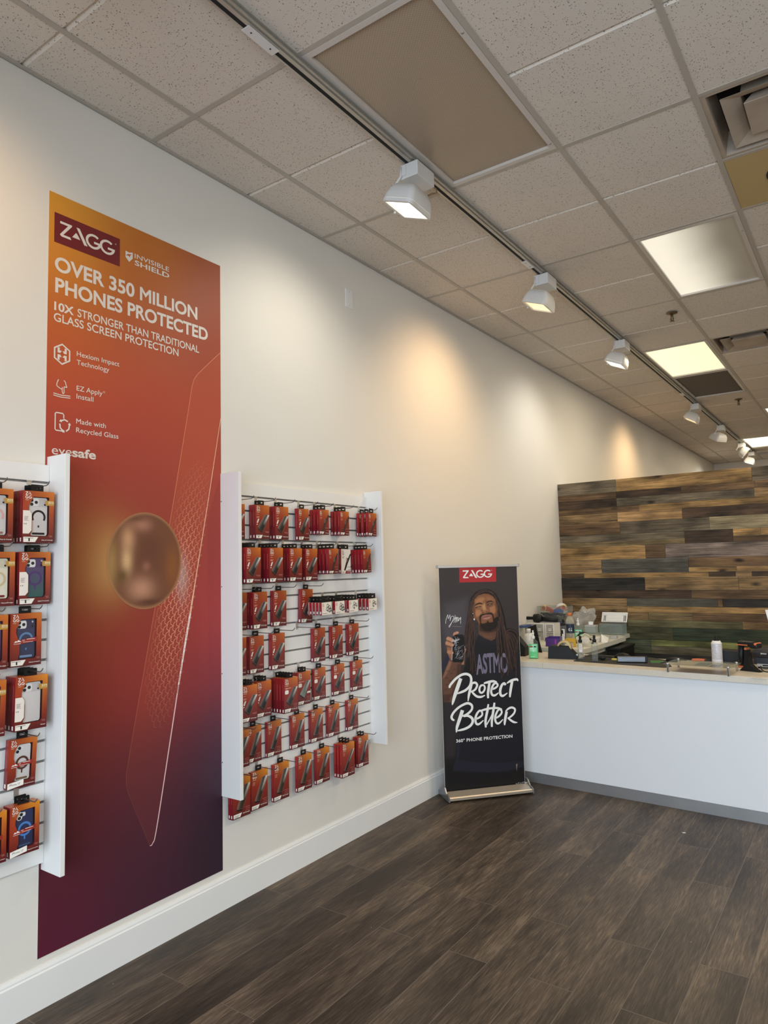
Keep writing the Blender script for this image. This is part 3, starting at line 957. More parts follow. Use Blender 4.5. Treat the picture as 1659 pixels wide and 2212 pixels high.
def polycol(mb, P, nu, nv, u0, u1, v0, v1, f, mat):
    """fine grid of ink: colour at each point from f(u, v)"""
    U, V = np.meshgrid(np.linspace(u0, u1, nu + 1), np.linspace(v0, v1, nv + 1))
    c = np.clip(f(U, V), 0, 1).reshape(-1, 3)
    ps = [P(a, b_) for a, b_ in zip(U.ravel(), V.ravel())]
    fs = [(j * (nu + 1) + i, j * (nu + 1) + i + 1, (j + 1) * (nu + 1) + i + 1, (j + 1) * (nu + 1) + i) for j in range(nv) for i in range(nu)]
    mb.faces(ps, fs, mat, [(q[0], q[1], q[2], 1) for q in c])

def zagg(mb, u0, v0, hgt, P, mat, col, wid=None):
    """the brand wordmark: Z, slashed A with triangle, two round Gs"""
    k = hgt; kx = (wid / 3.52) if wid else hgt
    Q = lambda u, v: P(u0 + u * kx, v0 + v * k)
    t = .155
    mb.poly2([(0, 1), (.72, 1), (.72, .90), (.20, t), (.62, t), (.69, 0), (.10, 0), (.02, .06), (0, .12), (.48, 1 - t), (0, 1 - t)], Q, mat, col)
    mb.poly2([(.74, .24), (.98, .62), (1.08, .52), (1.25, .24)], Q, mat, col)
    mb.poly2([(1.00, 1.0), (1.20, 1.0), (1.72, 0), (1.50, 0)], Q, mat, col)
    for cx in (2.10, 3.02):
        pts = [(cx + .43 * math.cos(math.radians(a)), .5 + .425 * math.sin(math.radians(a))) for a in range(48, 361, 12)]
        pts = [p for p in pts] + [(cx + .43, .5), (cx + .43, .42)]
        mb.ribbon(pts, t, Q, mat, col)
        mb.poly2([(cx + .03, .52), (cx + .508, .52), (cx + .508, .37), (cx + .03, .37)], Q, mat, col)

r = empty('wall_poster', (0, PY, 0)); tag(r, 'tall orange to plum phone-glass poster on the white wall between the slat panels', 'poster')
Px = lambda x: (lambda u, v: (x, u, v))
W_ = C(222, 212, 202, PK * 1.02)
m = MB(); m.lift = Vector((1, 0, 0)); polycol(m, Px(.0022), 150, 500, 0, PW, PZ0, PZ1, poster_bg, INK)
m.faces([(.0003, 0, PZ0), (.0022, 0, PZ0), (.0022, 0, PZ1), (.0003, 0, PZ1)], [(0, 1, 2, 3)], INK, C(225, 215, 205))
m.faces([(.0003, PW, PZ0), (.0022, PW, PZ0), (.0022, PW, PZ1), (.0003, PW, PZ1)], [(3, 2, 1, 0)], INK, C(225, 215, 205))
# glass pane outline
P2_ = Px(.0026)
def along(pts, n=8): return smooth_path(pts, n)
def tone(c, a):
    return lambda u, v: tuple(np.clip(poster_bg(np.array(u), np.array(v)) * (1 - a) + lin(*c) * PK * a, 0, 1)) + (1,)
left_edge = along([(.905, 2.712), (.79, 2.60), (.745, 2.55), (.724, 2.498), (.70, 2.37), (.595, 1.831), (.516, 1.451), (.457, 1.166), (.388, .833), (.374, .736), (.386, .674), (.44, .55), (.493, .428)])
def fade(c, lo, hi):
    def f(u, v):
        a = min(1, max(0, (v - .62) / 1.5)) * hi + lo
        return tuple(np.clip(poster_bg(np.array(u), np.array(v)) * (1 - a) + lin(*c) * PK * a, 0, 1)) + (1,)
    return f
m.ribbon(left_edge, .0035, P2_, INK, fade((235, 150, 110), .05, .55))
right_edge = along([(.493, .428), (.507, .434), (.528, .494), (.602, .868), (.645, 1.092)], 8)
m.ribbon(right_edge, [.003 + .0035 * i / len(right_edge) for i in range(len(right_edge))], P2_, INK, C(232, 196, 196, PK))
m.ribbon([(.645, 1.092), (.69, 1.31), (.712, 1.412)], [.0075, .011, .011], P2_, INK, C(240, 222, 215, PK))
m.ribbon([(.712, 1.412), (.75, 1.60), (.823, 1.955), (.905, 2.376)], [.010, .0055, .004, .003], P2_, INK, C(238, 190, 160, PK))
# hexagon lattice inside the pane
A_ = Vector((.221, 1.087)).normalized(); B_ = Vector((A_.y, -A_.x))
O_ = Vector((.672, 1.56))
_h = random.Random(5)
for k in range(-13, 8):
    for q in range(-26, 18):
        p0, p1 = k * .0165, (k + 1) * .0165
        s0 = q * .05 + (k % 2) * .025
        def W2(p, s): return tuple(O_ + B_ * p + A_ * s)
        c = O_ + B_ * p0 + A_ * s0
        a = math.exp(-((p0 + .02) / .085) ** 2 - ((s0 + .05) / .40) ** 2) * 1.15
        if a < .10 or not bool(inside(GLASSP, np.array(c.x), np.array(c.y))): continue
        a = min(.8, a)
        cc = tone((245, 178, 140), a)
        m.ribbon([W2(p0, s0), W2(p0, s0 + .032)], .0022, P2_, INK, cc)
        m.ribbon([W2(p0, s0 + .032), W2(p1, s0 + .044)], .0022, P2_, INK, cc)
        m.ribbon([W2(p0, s0), W2(p1, s0 - .005)], .0022, P2_, INK, cc)
for k in range(420):
    u, v = _h.uniform(.03, .88), min(2.25, abs(_h.gauss(0, .22)) + 1.60)
    s = _h.uniform(.0007, .0017)
    m.poly2([(u + s * math.cos(t * 1.2566), v + s * math.sin(t * 1.2566)) for t in range(5)], P2_, INK, tone((235, 130, 80), _h.uniform(.15, .5))(u, v))
# bronze ball
def ball(x, y):
    c = np.ones(x.shape + (3,)) * lin(112, 70, 50)
    for (cx, cy, sx, sy, col, a) in ((.1, .2, .35, .5, (102, 60, 46), .7), (-.1, .74, .26, .14, (176, 122, 100), .8), (-.47, .45, .17, .24, (202, 150, 112), .9), (-.50, .0, .14, .28, (214, 172, 126), .95),
        (-.88, -.05, .16, .5, (176, 140, 84), .75), (-.60, -.32, .13, .14, (98, 76, 34), .9), (-.12, -.58, .34, .24, (192, 140, 112), .9), (.02, -.12, .11, .10, (158, 104, 86), .7),
        (.10, -.86, .36, .07, (84, 50, 36), .8), (.75, -.15, .22, .5, (146, 86, 42), .7), (.45, .60, .22, .20, (120, 74, 48), .5), (-.25, .86, .2, .06, (96, 60, 46), .6)):
        w = a * np.exp(-((x - cx) / sx) ** 2 - ((y - cy) / sy) ** 2)
        c = c * (1 - w[..., None]) + lin(*col) * w[..., None]
    rr = np.sqrt(x * x + y * y)
    w = np.clip((rr - .93) / .07, 0, 1) * .55
    c = c * (1 - w[..., None]) + lin(196, 140, 96) * w[..., None]
    st = .05 * np.sin(y * 140 + 3 * np.sin(x * 9)) * np.exp(-((x + .45) / .25) ** 2)
    return np.clip(c * (1 + st[..., None]) * PK, 0, 1)
nr, na = 40, 120
ps, cs, fs = [], [], []
for i in range(nr + 1):
    rr = i / nr
    for k in range(na):
        t = 2 * PI * k / na
        ps.append((rr * math.cos(t), rr * math.sin(t)))
cc = ball(np.array([p[0] for p in ps]), np.array([p[1] for p in ps]))
for i in range(nr):
    for k in range(na): fs.append((i * na + k, (i + 1) * na + k, (i + 1) * na + (k + 1) % na, i * na + (k + 1) % na))
m.faces([(.0030, .466 + .194 * p[0], 1.661 + .214 * p[1]) for p in ps], fs, INK, [tuple(q) + (1,) for q in cc])
# headings
Pt = Px(.0032)
m.face([Px(.0027)(.023, 2.959), Px(.0027)(.325, 2.959), Px(.0027)(.325, 3.085), Px(.0027)(.023, 3.085)], INK, C(112, 38, 40, PK))
zagg(m, .047, 2.992, .064, Pt, INK, W_, .252)
m.text('®', .300, .307, 3.050, .006, Pt, INK, W_)
m.text('OVER 350 MILLION', .027, .757, 2.842, .060, Pt, INK, W_, .028, 8)
m.text('PHONES PROTECTED', .030, .822, 2.752, .060, Pt, INK, W_, .028, 8)
m.text('10X', .027, .112, 2.676, .034, Pt, INK, W_, .030, 8)
m.text('STRONGER THAN TRADITIONAL', .128, .767, 2.676, .034, Pt, INK, W_, .012, 8)
m.text('GLASS SCREEN PROTECTION', .026, .643, 2.630, .034, Pt, INK, W_, .012, 8)
for (s, a, b_, v) in (('Hexiom Impact', .127, .326, 2.508), ('Technology', .127, .277, 2.472), ('EZ Apply', .128, .246, 2.363), ('Install', .128, .204, 2.329), ('Made with', .128, .263, 2.225), ('Recycled Glass', .128, .324, 2.188)):
    m.text(s, a, b_, v, .0205, Pt, INK, W_, .004, 5)
m.text('®', .249, .258, 2.375, .009, Pt, INK, W_)
m.text('eye', .026, .110, 2.086, .036, Pt, INK, W_, .0, 8)
m.text('safe', .112, .218, 2.086, .036, Pt, INK, W_, .028, 8)
m.text('INVISIBLE', .400, .588, 3.026, .021, Pt, INK, W_, .008, 2)
m.text('SHIELD', .400, .590, 2.994, .023, Pt, INK, W_, .020, 2)
m.poly2([(.353, 3.043), (.372, 3.040), (.390, 3.047), (.390, 3.018), (.372, 2.997), (.353, 3.014)], Pt, INK, W_)
m.poly2([(.354, 3.022), (.366, 3.032), (.385, 3.036), (.375, 3.026), (.378, 3.020), (.365, 3.024)], Px(.0034), INK, C(186, 96, 46, PK))
# icons: hexagon with H, pressing hand, phone with recycling arrows
hx = [(.0635 + .037 * math.sin(math.radians(60 * k)), 2.4995 + .041 * math.cos(math.radians(60 * k))) for k in range(6)]
m.ribbon(hx, .007, Pt, INK, W_, True)
m.poly2([(.044, 2.524), (.053, 2.526), (.053, 2.513), (.074, 2.513), (.074, 2.526), (.083, 2.524), (.083, 2.503), (.044, 2.503)], Pt, INK, W_)
m.poly2([(.044, 2.496), (.083, 2.496), (.083, 2.475), (.074, 2.473), (.074, 2.486), (.053, 2.486), (.053, 2.473), (.044, 2.475)], Pt, INK, W_)
for x in (.0635,):
    m.poly2([(x - .008, 2.503), (x, 2.515), (x + .008, 2.503)], Px(.0034), INK, C(186, 84, 48, PK)); m.poly2([(x - .008, 2.496), (x, 2.484), (x + .008, 2.496)], Px(.0034), INK, C(186, 84, 48, PK))
m.ribbon(smooth_path([(.050, 2.393), (.044, 2.378), (.043, 2.366), (.052, 2.360), (.058, 2.357), (.064, 2.355)], 4), .0035, Pt, INK, W_)
m.ribbon(smooth_path([(.066, 2.364), (.066, 2.345), (.070, 2.338), (.074, 2.345), (.074, 2.366), (.085, 2.366), (.082, 2.376), (.078, 2.388), (.072, 2.393)], 4), .0035, Pt, INK, W_)
for v in (2.333, 2.325): m.ribbon([(.029, v), (.060, v - .003), (.101, v)], .0035, Pt, INK, W_)
m.ribbon([(.074, 2.236), (.074, 2.250), (.070, 2.256), (.042, 2.256), (.038, 2.252), (.038, 2.188), (.042, 2.184), (.070, 2.184), (.074, 2.188)], .0048, Pt, INK, W_)
for a in (90, 210, 330):
    p = [(.078 + .021 * math.cos(math.radians(a + d)), 2.208 + .024 * math.sin(math.radians(a + d))) for d in (-42, 0, 42)]
    m.ribbon(p, .006, Px(.0033), INK, W_)
    q = p[2]; dx, dy = p[2][0] - p[1][0], p[2][1] - p[1][1]; L = math.hypot(dx, dy); dx /= L; dy /= L
    m.poly2([(q[0] - dy * .007, q[1] + dx * .007), (q[0] + dx * .010, q[1] + dy * .010), (q[0] + dy * .007, q[1] - dx * .007)], Px(.0033), INK, W_)
m.build('printed_sheet', r)

# ------------------------------------------------------------------ slat panels
LAM = flat('white_laminate', (.80, .785, .76, 1), .38, bump=.03, bscale=120, var=.03)
INSERT = flat('slat_insert', (.30, .29, .28, 1), .45, .4)
GR = [1.988 - .07456 * k for k in range(19)]
GL = [1.966 - .0758 * k for k in range(19)]
def slat(label, ya, yb, za, zb, grooves, boards):
    r = empty('slatwall_display', (0, (ya + yb) / 2, za)); tag(r, label, 'slatwall display', 'white slat panels on the left wall')
    yc = (ya + yb) / 2
    m = MB()
    a, c = ya - yc, yb - yc
    lo = za
    for zg in reversed(grooves):
        if zg - .006 < za: continue
        m.box((.0005, a, lo - za), (.020, c, zg - .0048 - za), LAM)
        m.box((.0005, a, zg - .0048 - za), (.009, c, zg + .0048 - za), INSERT)
        m.box((.009, a, zg + .0034 - za), (.0195, c, zg + .0048 - za), INSERT)
        lo = zg + .0048
    m.box((.0005, a, lo - za), (.020, c, zb - za), LAM)
    m.build('slat_panel', r)
    for (p, q, z0, z1) in boards:
        m = MB(); m.box((0.0005, p - yc, z0 - za), (.132, q - yc, z1 - za), LAM, bev=.0012)
        for zz in np.linspace(z0 + .16, z1 - .14, 4): m.lathe([(.003, -.0004), (.003, .0)], BLACKM, 8, (.008, p - yc - .0002, float(zz) - za), axis='y')
        m.build('side_board', r)
    return r
slat('white slat display panel full of orange boxes between the poster and the banner', 2.3865, 3.5665, .548, 2.056, GR, [(2.367, 2.386, .525, 2.092), (3.567, 3.586, .525, 2.088)])
slat('white slat display panel of phone case boxes cut by the left edge of the photo', .262, 1.4735, .530, 2.036, GL, [(.243, .2615, .50, 2.072), (1.4745, 1.4935, .500, 2.072)])
# ------------------------------------------------------------------ packaged goods on pegs
CARD = printed('carton_print', .32, .45)
KD = 1.0
def cc(r, g, b): return C(r, g, b, KD)
WHT = C(226, 218, 212, 1.1)
STEEL = flat('peg_steel', (.16, .15, .14, 1), .35, .8)
CLIPM = flat('peg_clip', (.62, .58, .50, 1), .3, .7)

def front_grad(w, h, top=(206, 118, 40), tl=(146, 54, 32), mid=(146, 48, 32), bot=(84, 28, 30)):
    T_, TL, M_, B_ = lin(*top), lin(*tl), lin(*mid), lin(*bot)
    def f(u, v):
        a, b_ = min(1, max(0, u / w + .5)), min(1, max(0, (v + h) / h))
        up = TL * (1 - a) + T_ * a
        if b_ > .62: c = M_ * (1 - (b_ - .62) / .38) + up * ((b_ - .62) / .38)
        else:
            t = b_ / .62; c = B_ * (1 - t) + M_ * t
        return tuple(np.clip(c * KD, 0, 1)) + (1,)
    return f

def carton(mb, w, h, d, fr=None, side=(150, 32, 38), grad=None, hole=None):
    """folded card carton; front at x = 0, hanging below z = -.014"""
    t = -.014
    gf = grad or front_grad(w, h)
    P = lambda u, v: (0, u, v + t)
    if hole is None:
        nu, nv = 4, 8
        ps, cs = [], []
        for j in range(nv + 1):
            for i in range(nu + 1):
                u, v = -w / 2 + w * i / nu, -h + h * j / nv
                ps.append(P(u, v)); cs.append(gf(u, v))
        fs = [(j * (nu + 1) + i, j * (nu + 1) + i + 1, (j + 1) * (nu + 1) + i + 1, (j + 1) * (nu + 1) + i) for j in range(nv) for i in range(nu)]
        mb.faces(ps, fs, CARD, cs)
    else:
        mb.poly2([(-w / 2, -h), (w / 2, -h), (w / 2, -h * .66), (w / 2, -h * .33), (w / 2, 0), (-w / 2, 0), (-w / 2, -h * .33), (-w / 2, -h * .66)], P, CARD, gf, [hole])
        n = len(hole)
        for i in range(n):
            a, b_ = hole[i], hole[(i + 1) % n]
            mb.face([P(*a), P(*b_), (-.008, b_[0], b_[1] + t), (-.008, a[0], a[1] + t)], CARD, cc(70, 26, 28))
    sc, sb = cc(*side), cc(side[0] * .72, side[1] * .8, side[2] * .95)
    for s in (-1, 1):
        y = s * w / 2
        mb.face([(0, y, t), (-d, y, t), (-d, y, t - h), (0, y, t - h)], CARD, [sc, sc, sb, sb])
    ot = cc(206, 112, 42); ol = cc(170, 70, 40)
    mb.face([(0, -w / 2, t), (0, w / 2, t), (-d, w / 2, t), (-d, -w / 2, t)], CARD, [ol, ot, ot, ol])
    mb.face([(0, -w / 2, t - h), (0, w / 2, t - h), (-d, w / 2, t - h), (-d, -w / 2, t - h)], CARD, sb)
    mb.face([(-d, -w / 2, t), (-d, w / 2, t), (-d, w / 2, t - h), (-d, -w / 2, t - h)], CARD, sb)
    # little mark and line of print on the thin left side
    y = -w / 2 - .0003
    k = d / .023
    mb.face([(-d * .70, y, t - h + .020), (-d * .30, y, t - h + .020), (-d * .30, y, t - h + .006), (-d * .70, y, t - h + .006)], CARD, WHT)
    mb.face([(-d * .55, y, t - .03), (-d * .47, y, t - .03), (-d * .47, y, t - h * .62), (-d * .55, y, t - h * .62)], CARD, cc(200, 110, 100))

def logo4(mb, u0, v0, s, P, col):
    """stacked ZA / GG mark"""
    k = s
    Q = lambda u, v: P(u0 + u * k, v0 + v * k)
    t = .17
    mb.poly2([(0, 2.1), (.8, 2.1), (.8, 1.98), (.28, 1.27), (.72, 1.27), (.8, 1.1), (.1, 1.1), (0, 1.2), (.52, 1.93), (0, 1.93)], Q, CARD, col)
    mb.poly2([(.85, 1.35), (1.06, 1.7), (1.25, 1.35)], Q, CARD, col)
    mb.poly2([(1.1, 2.1), (1.28, 2.1), (1.85, 1.1), (1.62, 1.1)], Q, CARD, col)
    for cx in (.45, 1.45):
        pts = [(cx + .38 * math.cos(math.radians(a)), .48 + .40 * math.sin(math.radians(a))) for a in range(50, 361, 31)] + [(cx + .38, .42)]
        mb.ribbon(pts, t, Q, CARD, col)
        mb.poly2([(cx, .52), (cx + .46, .52), (cx + .46, .36), (cx, .36)], Q, CARD, col)

def slab(mb, q, P, dark=(44, 40, 39), lo=(28, 25, 25), hi=(240, 232, 226), rim=(190, 130, 105)):
    """slanted sheet of glass: rim, body, bright streak"""
    (a, b_, c, e) = q      # top-left, top-right, bottom-right, bottom-left
    L = lambda p, s, t: (p[0] + (s[0] - p[0]) * t, p[1] + (s[1] - p[1]) * t)
    def uv(s, t): return L(L(a, b_, s), L(e, c, s), t)
    P2 = lambda u, v: tuple(Vector(P(u, v)) + Vector((.00015, 0, 0)))
    outline = [uv(.05, -.015), uv(.98, -.01), uv(1.03, .03), uv(1.02, .97), uv(.95, 1.03), uv(.1, 1.02), uv(-.04, .97), uv(-.04, .06)]
    mb.poly2(outline, P, CARD, cc(*rim))
    cols = {}
    nu, nv = 6, 6
    ps, cs = [], []
    for j in range(nv + 1):
        for i in range(nu + 1):
            s, t = i / nu, j / nv
            ps.append(P2(*uv(s, t)))
            k = math.exp(-((s - .70 - .22 * (1 - t) + .12) / .17) ** 2) * max(0, 1 - t * 1.5)
            k2 = math.exp(-((s - .1) / .2) ** 2) * .12
            base = lin(*dark) * (1 - t) + lin(*lo) * t
            cs.append(tuple(np.clip((base * (1 - min(1, k + k2)) + lin(*hi) * min(1, k + k2)) * KD, 0, 1)) + (1,))
    fs = [(j * (nu + 1) + i, j * (nu + 1) + i + 1, (j + 1) * (nu + 1) + i + 1, (j + 1) * (nu + 1) + i) for j in range(nv) for i in range(nu)]
    mb.faces(ps, fs, CARD, cs)
    mb.poly2([uv(.02, 1.005), uv(.97, 1.005), uv(.93, 1.09), uv(.14, 1.08)], P2, CARD, cc(34, 30, 30))

def small_lines(mb, P, u0, u1, v, n, step, hh, col, right=False):
    for k in range(n):
        f = (1, .8, .92, .7)[k % 4]
        a, b_ = (u1 - (u1 - u0) * f, u1) if right else (u0, u0 + (u1 - u0) * f)
        mb.poly2([(a, v - k * step), (b_, v - k * step), (b_, v - k * step + hh), (a, v - k * step + hh)], P, CARD, col)

def tab(parent, w, d, tw, th=.021, wide_slot=True):
    """black hang tab with a slot; the peg runs through it at z = 0"""
    m = MB()
    for x in (-d * .5 - .0005, -d * .5 + .0005):
        m.poly2([(-tw / 2, -.015), (tw / 2, -.015), (tw / 2, th - .0125), (tw / 2 - .003, th - .010), (-tw / 2 + .003, th - .010), (-tw / 2, th - .0125)],
                lambda u, v, x=x: (x, u, v), DARK, (1, 1, 1, 1), [rrect(-tw * .26, -.0045, tw * .26, .0045, .0042, 3)])
    m.build('hang_tab', parent)

def sticker(parent, w, h, kind=0):
    m = MB(); m.lift = Vector((1, 0, 0))
    P = lambda u, v: (.0006, u - w / 2, v - h - .014)
    hh = h * .118
    ww = .50 * w
    if kind == 2: m.poly2([(.02 * w, .006), (.58 * w, .014), (.58 * w, .034), (.02 * w, .027)], lambda u, v: (.0012, u - w / 2, v - h - .014 - .006), CARD, C(232, 228, 220, 1.1))
    else: m.poly2([(.004, .004), (ww * .80, .004), (ww, hh), (.004, hh)], P, CARD, C(226, 220, 210, 1.1))
    P2 = lambda u, v: (.0009, u - w / 2, v - h - .014)
    if kind == 2: m.text('iPhone 17', .09 * w, .46 * w, .016, .0065, lambda u, v: (.0014, u - w / 2, v - h - .018), CARD, C(40, 36, 36))
    elif kind == 1:
        m.poly2([(.19 * w, .007), (.235 * w, .007), (.235 * w, .007 + hh * .5), (.19 * w, .007 + hh * .5)], P2, CARD, C(34, 32, 32))
        small_lines(m, P2, .06 * w, .34 * w, hh * .78, 1, .003, .0016, C(120, 110, 105))
    else: small_lines(m, P2, .07 * w, .36 * w, hh * .62, 3, hh * .2, .0016, C(110, 100, 98))
    m.build('label_sticker', parent)

PROTO = {}
def proto_glass(key, w, h, d, tool, wording, square=False, dark=(46, 42, 41), lo=(28, 25, 25), quad=None, top=(206, 118, 40), side=(150, 32, 38), tabw=.44, stk=1, band=False):
    m = MB(); m.lift = Vector((1, 0, 0))
    carton(m, w, h, d, side=side, grad=front_grad(w, h, top))
    P = lambda u, v: (.0003, u - w / 2, v - h - .014)
    logo4(m, .09 * w, h * .815, w * .125, P, WHT)
    small_lines(m, P, .09 * w, .30 * w, h * .775, 1, .003, .003, cc(214, 170, 150))
    small_lines(m, P, .09 * w, .24 * w, h * .715, 1, .003, .0022, cc(206, 150, 128))
    if tool: small_lines(m, P, .09 * w, .30 * w, h * .650, 4, h * .012, .0018, cc(196, 130, 106))
    else: small_lines(m, P, .10 * w, .24 * w, h * .690, 3, h * .022, .0022, cc(196, 120, 106))
    q = quad or [(.70 * w, .725 * h), (1.0 * w, .71 * h), (.50 * w, .215 * h), (.17 * w, .34 * h)]
    slab(m, q, P, dark, lo)
    if tool:
        P3 = lambda u, v: (.0006, u - w / 2, v - h - .014)
        m.poly2([(.17 * w, .585 * h), (.265 * w, .590 * h), (.17 * w, .465 * h), (.08 * w, .475 * h)], P3, CARD, C(215, 205, 200, 1.1))
        m.poly2([(.21 * w, .465 * h), (.275 * w, .575 * h), (.28 * w, .55 * h), (.22 * w, .455 * h)], P3, CARD, C(60, 55, 62))
        m.poly2([(.09 * w, .445 * h), (.165 * w, .435 * h), (.10 * w, .405 * h), (.075 * w, .415 * h)], P3, CARD, C(215, 205, 200, 1.1))
    if square:
        m.poly2(rrect(.06 * w, .545 * h, .32 * w, .66 * h, .006, 3), P, CARD, C(222, 218, 212, 1.1))
        small_lines(m, P, .09 * w, .50 * w, h * .70, 1, .003, .0025, cc(220, 180, 160))
    if band: m.poly2([(.70 * w, .33 * h), (.98 * w, .33 * h), (.98 * w, .385 * h), (.74 * w, .385 * h)], lambda u, v: (.0008, u - w / 2, v - h - .014), CARD, C(222, 218, 212, 1.1))
    small_lines(m, P, .66 * w, .95 * w, h * .215, 2 if tool else 3, h * .024 if tool else h * .045, .0022, cc(176, 104, 96), True)
    m.text(wording, .55 * w, .95 * w, h * .075, h * .028, P, CARD, WHT, .02, 1)
    small_lines(m, P, .58 * w, .93 * w, h * .05, 1, .003, .0015, cc(140, 76, 70), True)
    r = m.build('screen_protector_box')
    tab(r, w, d, w * tabw)
    sticker(r, w, h, stk)
    PROTO[key] = r
def proto_strap(key, w, h, d, white=False):
    m = MB(); m.lift = Vector((1, 0, 0))
    gr = front_grad(w, h)
    if white: gr = lambda u, v: C(220, 212, 204, 1.05) if v > -h * .88 else cc(120, 32, 38)
    carton(m, w, h, d, side=(158, 30, 40), grad=gr)
    P = lambda u, v: (.0003, u - w / 2, v - h - .014)
    P2 = lambda u, v: (.0005, u - w / 2, v - h - .014)
    if white:
        m.poly2([(w * .42, 0), (w, 0), (w, h * .12), (w * .50, h * .12)], P, CARD, cc(124, 34, 40))
        m.poly2([(w * .0, 0), (w * .42, 0), (w * .50, h * .12), (0, h * .12)], P, CARD, C(222, 214, 206, 1.05))
    ink = C(24, 22, 24) if white else C(56, 46, 44)
    logo4(m, .08 * w, h * .80, w * .11, P, C(60, 34, 34) if white else WHT)
    small_lines(m, P, .10 * w, .28 * w, h * .755, 1, .003, .0028, C(60, 40, 40) if white else cc(214, 170, 150))
    small_lines(m, P, .10 * w, .32 * w, h * .68, 3, h * .03, .0020, C(110, 90, 90) if white else cc(196, 130, 106))
    m.ribbon([(.98 * w, .80 * h), (.80 * w, .60 * h), (.62 * w, .46 * h), (.50 * w, .30 * h), (.36 * w, .12 * h)], [.10 * w, .15 * w, .20 * w, .17 * w, .15 * w], P, CARD, ink)
    m.poly2([(.60 * w, .62 * h), (.74 * w, .64 * h), (.72 * w, .52 * h), (.56 * w, .50 * h)], P2, CARD, C(78, 70, 68))
    m.ribbon(rrect(.50 * w, .48 * h, .64 * w, .64 * h, .012, 3), .0022, P2, CARD, C(150, 120, 105), True)
    m.text('Flexible' if white else '5X Stronger', .62 * w, .96 * w, h * .055, h * .032, P2, CARD, WHT, .02, 1)
    small_lines(m, P2, .62 * w, .96 * w, h * .26, 2, h * .10, .0025, C(120, 110, 110) if white else cc(180, 110, 96), True)
    r = m.build('watch_protector_box')
    tab(r, w, d, w * .52 if not white else w * .8, .024)
    sticker(r, w, h, 0)
    PROTO[key] = r
def proto_lens(key, w, h, d, n):
    m = MB(); m.lift = Vector((1, 0, 0))
    carton(m, w, h, d, side=(168, 34, 42), grad=lambda u, v: C(224, 216, 204, 1.08))
    P = lambda u, v: (.0003, u - w / 2, v - h - .014)
    P2 = lambda u, v: (.0005, u - w / 2, v - h - .014)
    logo4(m, .06 * w, h * .66, w * .10, P, cc(170, 50, 46))
    small_lines(m, P, .07 * w, .22 * w, h * .56, 3, h * .10, .0016, C(190, 140, 130))
    small_lines(m, P, .07 * w, .55 * w, h * .10, 1, .003, .0022, C(120, 80, 70))
    for k, (x, y) in enumerate([(.60, .72), (.52, .45), (.78, .60), (.72, .34), (.86, .40)][:n]):
        m.ribbon([(x * w + .0075 * math.cos(t * PI / 6), y * h + .0085 * math.sin(t * PI / 6)) for t in range(12)], .0032, P, CARD, C(34, 32, 32), True)
        m.poly2([((x + .05) * w, (y - .22) * h), ((x + .12) * w, (y - .16) * h), ((x + .12) * w, (y - .05) * h), ((x + .04) * w, (y - .12) * h)], P2, CARD, C(26, 24, 24))
    r = m.build('lens_protector_box')
    tab(r, w, d, w * .92, .026)
    PROTO[key] = r
